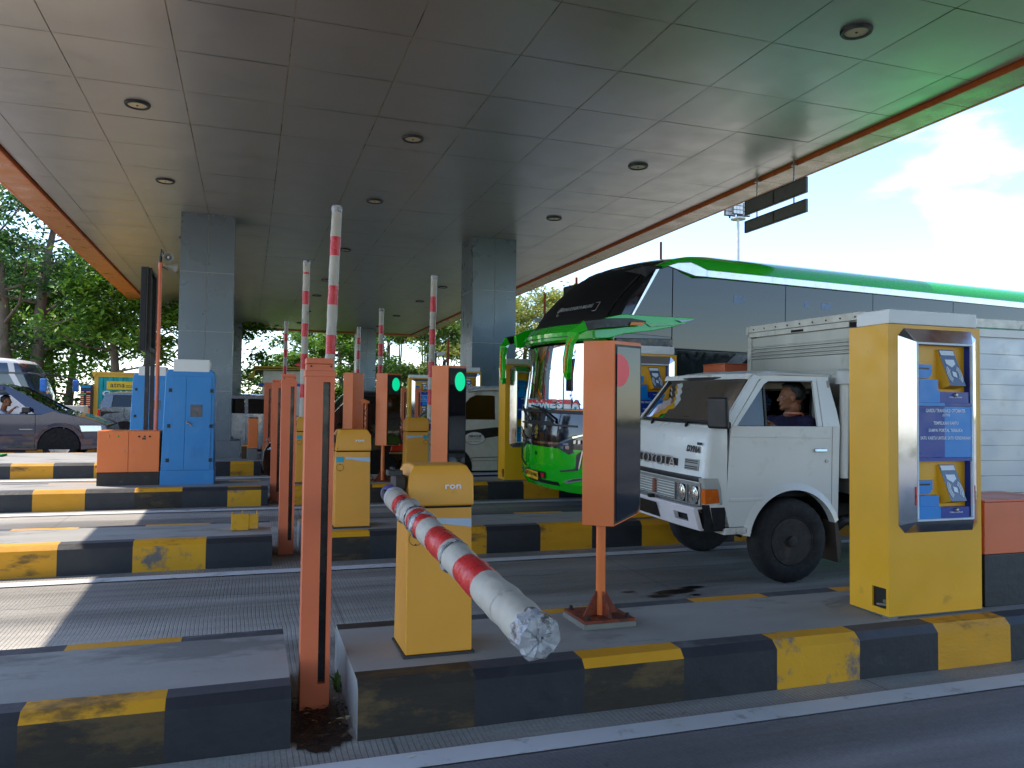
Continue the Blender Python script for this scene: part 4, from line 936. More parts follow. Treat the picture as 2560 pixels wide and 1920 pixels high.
def wheel(parent, u, v0, v1, r_, rim_r, mt_rim, style='steel', near=True, z=None):
    """tyre from v0 (outer face) to v1 with its rim; treads cut across the shoulder"""
    z = r_ if z is None else z; d = 1 if v1 > v0 else -1; wd = abs(v1-v0)
    b = MB(); n = 60; prof = [(rim_r*.98, .022), (rim_r*1.03, .006), (rim_r*1.2, -.006), (r_*.83, -.002), (r_*.93, .008), (r_*.975, .022), (r_, .05), (r_*1.003, wd*.5), (r_, wd-.05), (r_*.975, wd-.02), (r_*.9, wd), (rim_r, wd-.01)]
    b.lathe([(a, d*h) for a, h in prof], (0, 0, 0), 'y', n)
    for i, p in enumerate(b.v):     # lugs
        row, k = divmod(i, n)
        if row in (4, 5, 6, 8, 9) and k % 2: p.x *= .985; p.z *= .985
    wh = thing('wheel', None, None, (u, v0, z)); wh.parent = parent
    obj('tyre', b, RUBBER, wh, smooth=30)
    b = MB(); 
    if style == 'steel':
        b.lathe([(rim_r*1.02, d*.008), (rim_r*.98, d*.0), (rim_r*.93, d*.012), (rim_r*.86, d*.04), (rim_r*.84, d*.075), (rim_r*.60, d*.075), (rim_r*.55, d*.068), (rim_r*.36, d*.06), (rim_r*.34, d*.02), (rim_r*.24, d*.016), (rim_r*.22, d*-.012), (rim_r*.10, d*-.018), (0, d*-.018)], (0, 0, 0), 'y', 36)
        for i in range(6):
            a = 2*math.pi*i/6+.3; b.cyl((rim_r*.47*math.cos(a), d*.075, rim_r*.47*math.sin(a)), (rim_r*.47*math.cos(a), d*.045, rim_r*.47*math.sin(a)), .017, n=8)
        obj('rim', b, mt_rim, wh)
    else:
        b.lathe([(rim_r*1.02, d*.006), (rim_r*.99, d*.0), (rim_r*.90, d*.006), (rim_r*.86, d*.03), (rim_r*.86, d*.1)], (0, 0, 0), 'y', 36)
        for i in range(5):
            a = 2*math.pi*i/5+.4; c, s_ = math.cos(a), math.sin(a)
            P = lambda rr, w, y: (rr*c-w*s_, d*y, rr*s_+w*c)
            b.hexa([P(.02, -.028, .012), P(rim_r*.9, -.018, .01), P(rim_r*.9, .018, .01), P(.02, .028, .012), P(.02, -.028, .05), P(rim_r*.9, -.018, .05), P(rim_r*.9, .018, .05), P(.02, .028, .05)])
        b.lathe([(.04, d*.05), (.04, d*.004), (.025, d*0), (0, d*0)], (0, 0, 0), 'y', 16); obj('rim', b, mt_rim, wh)
        b = MB(); b.lathe([(rim_r*.86, d*.07), (0, d*.07)], (0, 0, 0), 'y', 24); obj('brake', b, BLACKM, wh)
    return wh
def arc_pts(cx, cz, r_, a0, a1, n=16): return [(cx+r_*math.cos(R(a0+(a1-a0)*i/n)), cz+r_*math.sin(R(a0+(a1-a0)*i/n))) for i in range(n+1)]

# ---- old white truck
TW = mat('old_white_paint', (222, 220, 212), .34, var=.05, vs=3, dirt=(186, 176, 158), dscale=2.4, dth=.60, damt=.5, coat=.3)
TWP = mat('pinkish_white_bumper', (222, 212, 210), .45, var=.06, vs=5, dirt=(150, 110, 84), dscale=8, dth=.64, damt=.7)
CABG = mat('cab_inside', (168, 164, 152), .7, var=.1); DASH = mat('dashboard', (30, 29, 28), .7); SEAT = mat('seat_brown', (70, 40, 36), .6, var=.15); LENS = mat('lamp_glass', (196, 196, 190), .08, metal=.75, var=.1, vs=30); AMB = mat('amber_lens', (206, 96, 26), .2, var=.15, vs=14)
RUSTE = mat('rust_edge', (120, 84, 58), .8, var=.3, vs=20); ALU = mat('dull_aluminium', (178, 176, 168), .46, metal=.55, var=.08, vs=2.2, dirt=(140, 132, 116), dscale=1.8, dth=.55, damt=.6, stretch=(1, 1, .35))
ALUD = mat('rail_aluminium', (196, 192, 182), .5, metal=.4, var=.14, vs=9, dirt=(122, 92, 60), dscale=8, dth=.60, damt=.8)
tr = vthing('box_truck', 'old white box truck with a dented cab and two men inside', 'truck', 3.16, 5.03, -1.6)
W = 1.40
sh = Shell(W, [(.45, .05, .02, .05, .01), (.60, .005, .025, .05, 0), (.62, .0, .025, .05, 0), (.775, .0, .025, .05, 0), (.782, -.004, .025, .05, 0), (.822, -.004, .025, .05, 0), (.828, .0, .025, .05, 0), (.90, .004, .028, .05, 0), (1.02, .012, .03, .055, 0), (1.13, .028, .03, .055, .004), (1.17, .05, .032, .06, .008), (1.205, .10, .035, .06, .012)], .22)
b = MB(); sh.build(b, lambda i, k, n: 1 if i == 4 and 4 <= k <= n-6 else 2 if i in (0, 1) and 1 <= k <= n-3 else 0)
b.poly([(.10, .1, 1.205), (.45, .1, 1.208), (.45, W-.1, 1.208), (.10, W-.1, 1.205)])
obj('nose', b, [TW, BLACK, BLACKM], tr, smooth=40)
def arch_side(lo_, hi_, x0_, x1_, cx=.80, cz=.325, rr=.40): pass
ah = .40
a_l = 180-math.degrees(math.asin((.451-.325)/ah)); a_r = math.degrees(math.acos((1.149-.80)/ah))
door = [(.206, .451), (.80+ah*math.cos(R(a_l)), .451)]+arc_pts(.80, .325, ah, a_l, a_r)[1:]+[(1.149, 1.125), (1.149, 1.203), (.251, 1.203), (.236, 1.0), (.215, .66)]
quarter = [(1.154, .325+math.sqrt(ah*ah-.354**2)+.004)]+[(.80+ah*math.cos(R(a)), .325+ah*math.sin(R(a))) for a in (26, 23.5)]+[(1.213, .478), (1.218, .9), (1.223, 1.203), (1.154, 1.203)]
for v0, v1, out in ((0, .03, -1), (W, W-.03, 1)):
    lo_, hi_ = sorted((v0, v1))
    b = MB(); b.prism(door, 'y', lo_, hi_)
    b.prism([(.24, .664), (.54, .664), (.60, .70), (.60, .676), (.55, .640), (.24, .640)], 'y', *(sorted((v0+out*.006, v0-out*.002))))     # pressed crease
    b.prism([(.255, 1.128), (1.145, 1.122), (1.145, 1.112), (.255, 1.118)], 'y', *(sorted((v0+out*.005, v0-out*.002))))
    d_ = obj('door', b, TW, tr, bevel=.006)
    q = MB(); q.hexa([(.985, v0+out*.022, 1.008), (1.095, v0+out*.022, 1.008), (1.095, v0, 1.008), (.985, v0, 1.008), (.985, v0+out*.016, 1.034), (1.095, v0+out*.016, 1.034), (1.095, v0, 1.034), (.985, v0, 1.034)]); obj('handle', q, CHROME, d_, bevel=.006)
    q = MB(); q.cyl((1.10, v0, .935), (1.10, v0+out*.006, .935), .014, n=14); obj('lock', q, STEEL, d_)
    # window frame of the door with its vent post
    def ins(u, z): return (v0-out*(.055*max(0, z-1.2)/.4))
    def plate(name, poly, mt, par, th=.022, off=0, bev=.004):
        q = MB(); n = len(poly); A = [(u, ins(u, z)+out*off, z) for u, z in poly]; B = [(u, ins(u, z)-out*(th-off), z) for u, z in poly]
        q.mesh(A+B, [tuple(range(n)), tuple(range(2*n-1, n-1, -1))]+[(i, i+n, (i+1) % n+n, (i+1) % n) for i in range(n)]); return obj(name, q, mt, par, bevel=bev)
    plate('window_frame', [(.258, 1.203), (.302, 1.203), (.560, 1.52), (.60, 1.544), (1.0, 1.556), (1.018, 1.203), (1.06, 1.203), (1.035, 1.585), (.555, 1.572), (.52, 1.548)], TW, d_)
    plate('vent_post', [(.548, 1.203), (.564, 1.203), (.564, 1.515), (.548, 1.50)], DARK, d_, .016, 0, 0)
    plate('vent_pane', [(.304, 1.206), (.547, 1.206), (.547, 1.498)], SMOKE, d_, .004, -.01, 0)
    plate('pillar', [(.17, 1.200), (.254, 1.200), (.515, 1.552), (.550, 1.578), (.55, 1.60), (.47, 1.596)], TW, tr, .03, .002)
    plate('rear_pillar', [(1.064, 1.200), (1.223, 1.200), (1.205, 1.32), (1.14, 1.59), (1.038, 1.588)], TW, tr, .03, .002)
    b = MB(); b.prism(quarter, 'y', lo_, hi_); obj('rear_quarter', b, TW, tr, bevel=.004)
    b = MB(); ring_ = arc_pts(.80, .325, ah+.046, 172, 20, 26); inn = arc_pts(.80, .325, ah-.006, 172, 20, 26)
    o0, o1 = sorted((v0+out*.022, v0-out*.05))
    for i in range(26):
        A, B, C, D_ = inn[i], inn[i+1], ring_[i+1], ring_[i]
        b.hexa([(A[0], o0, A[1]), (B[0], o0, B[1]), (B[0], o1, B[1]), (A[0], o1, A[1]), (D_[0], v0-out*.0 if out < 0 else o0, D_[1]), (C[0], v0 if out < 0 else o0, C[1]), (C[0], o1 if out < 0 else v0, C[1]), (D_[0], o1 if out < 0 else v0, D_[1])])
    obj('arch_lip', b, TW, tr, smooth=50)
    b = MB(); b.prism([(.195, .395), (.43, .40), (.43, .446), (.205, .446)], 'y', *(sorted((v0+out*.01, v0-out*.14)))); obj('step', b, mat('chipped_step', (206, 200, 190), .5, var=.2, vs=18, dirt=(40, 36, 32), dscale=14, dth=.56, damt=.9), tr, bevel=.006)
    b = MB(); b.prism([(1.20, .46), (1.225, .46), (1.262, .30), (1.255, .135), (1.235, .15), (1.215, .30)], 'y', *(sorted((v0-out*.02, v0-out*.24)))); obj('mud_flap', b, mat('flap_brown', (84, 72, 62), .85, var=.2), tr, smooth=0)
b = MB(); b.box(.22, 1.21, .06, W-.06, .66, .74); b.box(.40, 1.20, .30, W-.30, .36, .72); obj('underbody', b, BLACKM, tr, smooth=0)
b = MB()    # arch liners
for lo_, hi_ in ((.031, .30), (W-.30, W-.031)):
    pts = arc_pts(.80, .325, .43, 175, 5, 14)
    for i in range(14): b.poly([(pts[i][0], lo_, pts[i][1]), (pts[i+1][0], lo_, pts[i+1][1]), (pts[i+1][0], hi_, pts[i+1][1]), (pts[i][0], hi_, pts[i][1])])
obj('arch_liner', b, BLACKM, tr, smooth=0)
b = MB(); yi = .055     # roof
rp = [(.455, 1.592), (.47, 1.606), (.60, 1.632), (.85, 1.642), (1.10, 1.628), (1.150, 1.606), (1.155, 1.590)]
n = len(rp); rows = []
for v in (.05, .075, .14, W*.3, W*.5, W*.7, W-.14, W-.075, W-.05):
    e = min(v-.05, W-.05-v); dz = 0 if e > .2 else -.035*(1-e/.2)**2; bow = -.045*(1-((v-W/2)/(W/2-.05))**2)
    rows.append([(u+(bow if u < .6 else 0), v, max(1.588, z+dz) if e < .001 else z+dz) for u, z in rp])
for i in range(len(rows)-1):
    for k in range(n-1): b.poly([rows[i][k], rows[i][k+1], rows[i+1][k+1], rows[i+1][k]])
b.box(.47, 1.15, .052, W-.052, 1.560, 1.592)
obj('roof', b, TW, tr, smooth=60)
b = MB(); b.tube([(.50, .046, 1.594), (.70, .042, 1.604), (1.15, .046, 1.600)], .0085, 6); obj('gutter', b, TW, tr)
def ws(v, f, off=0):    # windscreen surface, f from sill to header
    t_ = (v-W/2)/(W/2-.02); u0_, u1_ = .112+.075*t_*t_+.03*max(0, abs(t_)-.8)/.2, .425+.055*t_*t_; vv = W/2+t_*(W/2-.028-.05*f)
    return (u0_+(u1_-u0_)*f-off, vv, 1.212+(1.586-1.212)*f)
b = MB(); vs_ = [.03+(W-.06)*i/16 for i in range(17)]
for i in range(16):
    for k in range(4): b.poly([ws(vs_[i], .04+.9*k/4), ws(vs_[i+1], .04+.9*k/4), ws(vs_[i+1], .04+.9*(k+1)/4), ws(vs_[i], .04+.9*(k+1)/4)])
wsc = obj('windscreen', b, CLEAR, tr, smooth=60)
b = MB(); path = [ws(v, .03, .004) for v in vs_]+[ws(vs_[-1], f, .004) for f in (.3, .6, .9)]+[ws(v, .95, .004) for v in reversed(vs_)]+[ws(vs_[0], f, .004) for f in (.9, .6, .3, .03)]
b.tube(path, .014, 8, 0, False); obj('windscreen_seal', b, BLACK, tr)
b = MB(); b.prism([(.40, 1.56), (.48, 1.552), (.48, 1.60), (.42, 1.60)], 'y', .07, W-.07); obj('header', b, TW, tr)
for v0, v1, k in ((.95, 1.30, .0), (.38, .78, .02)):
    b = MB(); b.tube([ws(v0, .00, .03), ws((v0+v1)/2, .05, .02), ws(v1, .03+k, .014)], .009, 6); b.tube([ws(v0, .0, .03), (.07, v0-.03, 1.19)], .012, 6); obj('wiper', b, BLACK, tr)
# inside
b = MB(); b.box(1.13, 1.15, .04, W-.04, .74, 1.24); b.box(1.13, 1.15, .04, .22, 1.24, 1.56); b.box(1.13, 1.15, W-.22, W-.04, 1.24, 1.56); b.box(1.13, 1.15, .22, W-.22, 1.50, 1.56); b.box(.2, 1.13, .032, W-.032, .745, .76)
b.box(.47, 1.13, .06, W-.06, 1.548, 1.558)
obj('cab_lining', b, CABG, tr, smooth=0)
b = MB(); b.box(1.135, 1.142, .22, W-.22, 1.24, 1.50); rw = obj('rear_window', b, DARKGL, tr, smooth=0)
b = MB(); b.tube([(1.126, .23, 1.25), (1.126, W-.23, 1.25), (1.126, W-.23, 1.49), (1.126, .23, 1.49), (1.126, .23, 1.25)], .010, 6); obj('rear_window_seal', b, BLACK, rw)
b = MB(); b.prism([(.20, .90), (.20, 1.19), (.36, 1.205), (.44, 1.15), (.40, .90)], 'y', .06, W-.06); obj('dashboard', b, DASH, tr, bevel=.02)
for v0, v1, hh in ((.08, .58, 1.24), (.62, .80, 1.20), (.82, 1.32, 1.25)):
    b = MB(); b.box(.70, 1.08, v0, v1, .78, .93); b.prism([(1.0, .9), (1.10, .9), (1.125, hh), (1.075, hh+.03), (1.035, hh)], 'y', v0, v1); obj('seat', b, SEAT, tr, bevel=.03, seg=3)
for v0 in (.28, .98):
    b = MB(); b.box(1.05, 1.10, v0-.02, v0+.20, 1.30, 1.46); obj('head_restraint', b, BLACK, tr, bevel=.02)
b = MB(); c = Vector((.56, 1.06, 1.20)); n_ = Vector((.55, 0, .83)).normalized(); e1 = Vector((0, 1, 0)); e2 = n_.cross(e1)
b.tube([c+(e1*math.cos(2*math.pi*i/28)+e2*math.sin(2*math.pi*i/28))*.165 for i in range(29)], .011, 8, 0, False)
for a in (.5, 2.6, 4.7): b.cyl(c, c+(e1*math.cos(a)+e2*math.sin(a))*.165, .010, n=6)
b.cyl(c, c-n_*.25, .02, n=8); obj('steering_wheel', b, BLACK, tr)
for dv in (0, .085):
    b = MB(); b.lathe([(.0, 0), (.034, .0), (.040, -.012), (.036, -.022), (.0, -.026)], (.30, .50+dv, 1.235), 'x', 20); b.cyl((.30, .50+dv, 1.20), (.30, .50+dv, 1.215), .015, n=8); obj('gauge_pod', b, [GREYC], tr)
PAP = mat('blue_grey_bag', (140, 170, 210), .4, var=.15, vs=12)
b = MB(); b.hexa([(.36, .10, 1.206), (.60, .12, 1.206), (.62, .26, 1.206), (.38, .24, 1.206), (.40, .12, 1.36), (.585, .14, 1.40), (.60, .24, 1.40), (.42, .22, 1.36)])
bag = tag(obj('plastic_bag', b, PAP, bevel=.02), 'pale blue plastic bag on the dashboard behind the truck side window', 'bag'); bag.matrix_world = Matrix.Translation((3.16, 5.03, gz(5.03))) @ Matrix.Rotation(R(-1.6), 4, 'Z') @ Matrix.Rotation(.02, 4, 'X')
# front furniture
F = sh.front
def fbox(b, v0, v1, z0, z1, o0, o1, m=0):
    p = [F(v0, z0, o0), F(v1, z0, o0), F(v1, z0, o1), F(v0, z0, o1), F(v0, z1, o0), F(v1, z1, o0), F(v1, z1, o1), F(v0, z1, o1)]
    b.hexa(p, m)
GRG = mat('grille_grey', (150, 150, 146), .4, metal=.5, var=.1)
b = MB()
for i in range(10):
    v0, v1 = .03+(W-.06)*i/10, .03+(W-.06)*(i+1)/10; fbox(b, v0, v1, .752, .775, .018, -.01); fbox(b, v0, v1, .606, .618, .018, -.01)
for v in (.03, .195, .36, W-.375, W-.21, W-.045): fbox(b, v, v+.015, .618, .752, .018, -.01)
obj('lamp_panel', b, GRG, tr, smooth=0)
b = MB(); fbox(b, .045, .375, .618, .752, .004, -.01); fbox(b, W-.375, W-.045, .618, .752, .004, -.01); obj('lamp_backing', b, GRG, tr, smooth=0)
b = MB()
for i in range(8):
    v0, v1 = .38+(W-.76)*i/8, .38+(W-.76)*(i+1)/8; fbox(b, v0, v1, .618, .752, -.006, -.02, 1)
    for k in range(6): fbox(b, v0, v1, .628+.021*k, .636+.021*k, .014, -.005, 0)
obj('grille', b, [GRG, BLACKM], tr, smooth=0)
b = MB(); fbox(b, W/2-.022, W/2+.022, .632, .745, .022, .0); obj('grille_badge', b, mat('badge_brown', (130, 74, 52), .5), tr, bevel=.003)
for v in (.106, .277, W-.277, W-.106):
    u = F(v, .683)[0]; b = MB(); b.lathe([(.062, -.022), (.067, -.020), (.067, -.003)], (u, v, .683), 'x', 28); b.lathe([(.0, -.032), (.03, -.030), (.052, -.024), (.060, -.014)], (u, v, .683), 'x', 28); hl = obj('headlight', b, LENS, tr)
    b = MB(); b.lathe([(.060, -.016), (.070, -.016), (.070, -.004)], (u, v, .683), 'x', 28); obj('headlight_ring', b, BLACK, hl)
b = MB()    # bumper: bent sheet with a torn near end
for i in range(14):
    v0, v1 = .035+(W-.05)*i/14, .035+(W-.05)*(i+1)/14
    if .14 < (v0+v1)/2 < .30:
        fbox(b, v0, v1, .438, .482, .075, .04); fbox(b, v0, v1, .540, .585, .075, .04)
    else: fbox(b, v0, v1, .438, .585, .075, .04)
    fbox(b, v0, v1, .585, .600, .068, -.02)
    fbox(b, v0, v1, .425, .438, .06, .0)
obj('bumper', b, TWP, tr, smooth=30)
b = MB(); fbox(b, .135, .31, .475, .545, .035, .02); fbox(b, .0, .12, .44, .60, .0, -.12); b.box(.05, .20, .015, .20, .42, .60); obj('dark_gap', b, BLACKM, tr, smooth=0)
b = MB(); b.tube([(.03, .10, .585), (.06, .05, .56), (.09, .04, .50), (.10, .05, .46)], .018, 8); obj('torn_bracket', b, RUSTE, tr)
b = MB(); fbox(b, .62, .66, .60, .628, .10, .05); obj('tow_hook', b, BLACK, tr, bevel=.004)
b = MB(); v0, v1 = .56, 1.02
b.hexa([F(v0, .452, .085), F(v1, .452, .085), F(v1, .452, .078), F(v0, .452, .078), F(v0, .572, .092), F(v1, .572, .092), F(v1, .572, .085), F(v0, .572, .085)])
pl = obj('number_plate', b, BLACK, tr, bevel=.003)
b = MB(); pu, pv = Vector(F(v0, .5))-Vector(F(v1, .5)), Vector((-.055, 0, 1))
o_ = Vector(F(v1, .452, .086)); T = lambda s, f0, f1, z, h: b.text(s, o_+pu*f0+Vector((-.007*(z/.12), 0, z)), pu, pv, pu.length*(f1-f0), h, bold=.03, lift=.002)
T('N', .07, .15, .052, .050); T('8113', .30, .62, .052, .050); T('CL', .74, .90, .052, .050); T('05-26', .40, .62, .014, .022); obj('plate_lettering', b, WHITEP, pl, smooth=0, recalc=False)
b = MB(); vv0, vv1 = .36, 1.03
for i in range(6):
    a, c = vv0+(vv1-vv0)*i/6, vv0+(vv1-vv0)*(i+1)/6
    b.hexa([F(a, .878, .004), F(c, .878, .004), F(c, .878, -.01), F(a, .878, -.01), F(a, .935, .004), F(c, .935, .004), F(c, .935, -.01), F(a, .935, -.01)])
nb = obj('name_board', b, DARK, tr, smooth=0)
b = MB(); p1_, p0_ = Vector(F(vv1, .866, .010)), Vector(F(vv0, .866, .014)); b.text('TOYOTA', p1_+Vector((-.008, 0, 0)), p0_-p1_, (.08, 0, 1), (p0_-p1_).length, .086, bold=.012, lift=.004); obj('name_lettering', b, mat('letter_silver', (176, 172, 166), .35, metal=.6), nb, smooth=0, recalc=False)
b = MB(); fbox(b, .075, .26, .862, .946, .007, -.01); vt = obj('fresh_air_vent', b, GRG, tr, bevel=.004)
b = MB()
for k in range(5):
    if k != 2: fbox(b, .088, .247, .872+.0145*k, .880+.0145*k, .010, .0)
obj('vent_slot', b, BLACK, vt, smooth=0)
b = MB(); p1_ = Vector(F(.245, 1.00, .008)); p0_ = Vector(F(.05, .995, .006)); b.text('DYNA', p1_, p0_-p1_, (.1, 0, 1), .175, .050, bold=.07, lift=.003, shear=.25); b.box(p0_.x-.004, p0_.x+.002, .055, .11, 1.056, 1.076); obj('model_badge', b, DARK, tr, smooth=0, recalc=False)
for v0, s_ in ((0, 1), (W, -1)):    # corner lamps
    V = lambda u, v, z: (u, v0+s_*v, z)
    b = MB(); b.mesh([V(.018, .055, .625), V(.034, -.010, .625), V(.155, -.010, .635), V(.150, .0, .635), V(.018, .055, .735), V(.030, -.012, .735), V(.140, -.012, .735), V(.14, .0, .735)], [(0, 1, 5, 4), (1, 2, 6, 5), (2, 3, 7, 6), (4, 5, 6, 7), (0, 3, 2, 1)]); cl = obj('corner_lamp', b, AMB, tr, bevel=.003)
    b = MB(); b.mesh([V(.016, .055, .737), V(.030, -.012, .737), V(.165, -.010, .737), V(.016, .055, .815), V(.026, -.008, .815), V(.14, -.006, .815), V(.14, .02, .737), V(.14, .02, .815)], [(0, 1, 4, 3), (1, 2, 5, 4), (3, 4, 5, 7), (2, 6, 7, 5)]); b.mesh([V(.156, -.011, .62), V(.18, -.008, .62), V(.142, -.011, .737), V(.165, -.009, .737)], [(0, 1, 3, 2)]); obj('corner_trim', b, GRG, cl, smooth=0)
# big black mirror on an arm ahead of the near door
b = MB(); b.box(-.02, .022, -.085, .085, -.115, .115); b.xf(Matrix.Translation((.09, -.075, 1.30)) @ Matrix.Rotation(R(28), 4, 'Z') @ Matrix.Rotation(R(-4), 4, 'Y')); mr_ = obj('mirror', b, BLACK, tr, bevel=.02, seg=3)
b = MB(); b.tube([(.20, .03, 1.205), (.15, -.02, 1.22), (.125, -.055, 1.27)], .012, 8); b.box(.095, .125, -.075, -.05, 1.25, 1.31); obj('mirror_arm', b, BLACKM, mr_)
b = MB(); b.box(.14, .25, -.006, .03, 1.19, 1.235); obj('rusty_bracket', b, mat('bracket_rust', (60, 42, 32), .9, var=.5, vs=40, bump=.5), tr, bevel=.012)
# air intake behind the cab
b = MB(); b.cyl((1.285, .03, .80), (1.285, .03, 1.545), .036, n=20); b.lathe([(.066, 1.535), (.072, 1.54), (.070, 1.60), (.055, 1.638), (.028, 1.655), (0, 1.659)], (1.285, .03, 0), n=26); b.cyl((1.20, .08, 1.60), (1.285, .03, 1.60), .022, n=10); obj('air_intake', b, TW, tr)
b = MB(); b.tube([(1.26, .1, .40), (1.31, .06, .46), (1.40, .05, .48), (1.45, .1, .42)], .045, 10); obj('intake_hose', b, BLACK, tr)
# cargo box
bx0, bx1, by0, by1, bz0, bz1 = 1.374, 4.25, -.075, 1.475, .665, 2.10
b = MB()
def fslat(z0, z1, o, m=0): b.box(bx0+.004-o, bx0+.03, by0+.06, by1-.06, z0, z1, m)
for z0, z1 in ((.70, .815), (.82, .935), (.94, 1.055), (1.06, 1.175), (1.18, 1.295), (1.30, 1.415), (1.42, 1.535), (1.54, 1.655), (1.66, 1.775), (1.905, 1.985)): fslat(z0, z1, 0)
for k in range(4):
    z = 1.783+.031*k; b.prism([(bx0+.03, z), (bx0+.004, z), (bx0-.008, z+.005), (bx0-.008, z+.016), (bx0+.004, z+.021), (bx0+.03, z+.021)], 'y', by0+.06, by1-.06)
b.box(bx0+.012, bx0+.03, by0+.05, by1-.05, .68, 2.0)
cb = obj('cargo_box', b, ALU, tr, smooth=0)
b = MB()
z = bz0+.02
while z < 1.92:
    b.box(bx0+.06, bx1, by0+.004, by0+.02, z, z+.121); z += .1255
b.box(bx0+.02, bx1, by0+.02, by1-.02, bz0, bz1-.02); b.box(bx0+.06, bx1, by1-.02, by1-.004, bz0, 1.95)
obj('side_slats', b, mat('side_aluminium', (176, 180, 184), .45, metal=.5, var=.06, vs=2, dirt=(150, 148, 142), dth=.58, damt=.4), cb, smooth=0)
b = MB(); pr = [(bx0-.006, bz0), (bx0+.06, bz0), (bx0+.06, bz1), (bx0-.006, bz1)]
b.box(bx0-.006, bx0+.062, by0, by0+.062, bz0, 2.0); b.box(bx0-.006, bx0+.062, by1-.062, by1, bz0, 2.0)
for zz in [.75+.128*i for i in range(10)]:
    b.cyl((bx0-.012, by0+.03, zz), (bx0-.004, by0+.03, zz), .006, n=6, m=1); b.cyl((bx0-.012, by1-.03, zz), (bx0-.004, by1-.03, zz), .006, n=6, m=1); b.cyl((bx0+.03, by0-.006, zz), (bx0+.03, by0+.002, zz), .006, n=6, m=1)
obj('corner_post', b, [ALUD, STEEL], cb, smooth=0)
b = MB(); b.box(bx0-.016, bx1, by0-.012, by0+.03, 2.03, 2.10); b.box(bx0-.012, bx1, by0-.006, by0+.03, 1.955, 2.02, 1); b.box(bx0-.016, bx0+.03, by0+.03, by1-.03, 2.045, 2.10); b.box(bx0-.024, bx0+.0, by0+.14, by1-.05, 1.995, 2.038); b.box(bx0-.02, bx1, by1-.03, by1+.01, 2.03, 2.10); b.box(bx0-.01, bx1, by0+.03, by1-.03, 2.075, 2.105)
b.box(bx0-.030, bx0-.022, by0+.70, by0+.86, 2.0, 2.02, 2); b.box(bx0-.018, bx0, by0+.06, by0+.15, 1.99, 2.03, 2); b.box(bx0-.018, bx0, by1-.14, by1-.06, 1.99, 2.03, 2); b.box(bx0+.03, bx1, by0-.009, by0+.02, 2.018, 2.032, 3)
for k in range(9):
    v_ = by0+.08+.17*k; b.cyl((bx0-.016, v_, 2.07), (bx0-.022, v_, 2.07), .007, n=6, m=2)
obj('top_rail', b, [ALUD, WHITEP, BLACKM, mat('rail_green', (70, 140, 110), .5, var=.3, vs=9)], cb, smooth=0)
b = MB(); b.box(bx0-.1, bx1, .32, .42, .42, .56); b.box(bx0-.1, bx1, W-.42, W-.32, .42, .56)
for k in range(5): b.box(bx0+.15+.65*k, bx0+.23+.65*k, by0+.03, by1-.03, .56, .66)
obj('chassis', b, BLACKM, tr, smooth=0)
b = MB(); b.box(bx0+.06, bx1, by0-.002, by0+.03, .60, .662); obj('side_rail', b, ALUD, cb, smooth=0)
RIMT = mat('truck_rim', (44, 41, 40), .7, var=.3, vs=14, dirt=(84, 72, 60), dscale=9, dth=.56, damt=.6)
wheel(tr, .80, .0, .155, .325, .185, RIMT); wheel(tr, .80, W, W-.155, .325, .185, RIMT); wheel(tr, 3.05, .02, .36, .325, .185, RIMT); wheel(tr, 3.05, W-.02, W-.36, .325, .185, RIMT)
b = MB(); b.cyl((.80, .15, .32), (.80, W-.15, .32), .04, n=10); b.prism([(.2, .40), (1.3, .38), (1.3, .50), (.2, .52)], 'y', .18, .26); obj('axle', b, mat('axle_red', (74, 34, 28), .8, var=.3), tr, smooth=0)
# ---- green coach
BG = mat('bus_green', (16, 190, 22), .16, var=.03, vs=1.5, coat=.7, rvar=.03); BGD = mat('bus_green_dark', (14, 120, 40), .2, var=.03, coat=.6)
GLB = mat('bus_black_glass', (10, 12, 16), .05, var=.1, spec=.8, rvar=.01); SIDEGL = mat('bus_side_glass', (22, 32, 52), .04, var=.06, vs=1, spec=.6, rvar=.01)
MESHB = mat('perforated_black', (9, 10, 12), .55, var=.15, vs=60, spec=.25); SILV = mat('bus_silver', (196, 198, 204), .2, metal=.75, var=.04)
BB = mat('bus_black_gloss', (14, 15, 18), .10, var=.2, coat=.5)
bus = vthing('coach', 'tall green coach with a sloping black upper screen and drooping mirrors', 'bus', 3.685, 7.857, 5.0)
BW = 2.08
lv = [(.30, -.18, .20, .13, .03), (.40, -.25, .20, .13, .0), (.62, -.27, .20, .12, .0), (.80, -.27, .20, .11, 0), (.835, -.27, .20, .11, 0), (1.20, -.265, .20, .10, 0), (1.225, -.25, .20, .10, 0), (1.66, -.21, .20, .10, 0), (1.95, -.18, .20, .10, 0), (2.05, -.165, .20, .10, 0), (2.25, -.11, .20, .09, 0), (2.50, .05, .20, .08, .004), (2.70, .24, .20, .08, .012), (2.82, .37, .20, .08, .02), (2.92, .50, .21, .08, .035), (3.02, .70, .23, .09, .075), (3.09, .94, .26, .10, .16), (3.14, 1.25, .28, .12, .30), (3.17, 1.75, .3, .2, .52)]
bs = Shell(BW, lv, 9.6)
def bm_(i, k, n):
    front = 2 <= k <= n-4; side = not (1 <= k <= n-3); z = lv[i][0]
    if z < .80: return 0
    if z < 1.2: return 1 if not side else 0
    if z < 1.22: return 1 if not side else 0
    if z < 2.05: return 2 if not side else (0 if z < 1.66 else 3)
    if z < 2.25: return 0 if not side else 3
    if z < 2.70: return 4 if not side else 3
    if z < 2.82: return 4 if 3 <= k <= n-5 else 1 if not side else 3
    if z < 2.92: return 4 if 3 <= k <= n-5 else 1 if not side else 0
    if z < 3.02: return 4 if 5 <= k <= n-7 else 0
    return 0
b = MB(); bs.build(b, bm_, 0)
obj('body', b, [BG, BB, SMOKE, BB, MESHB], bus, smooth=38, recalc=False)
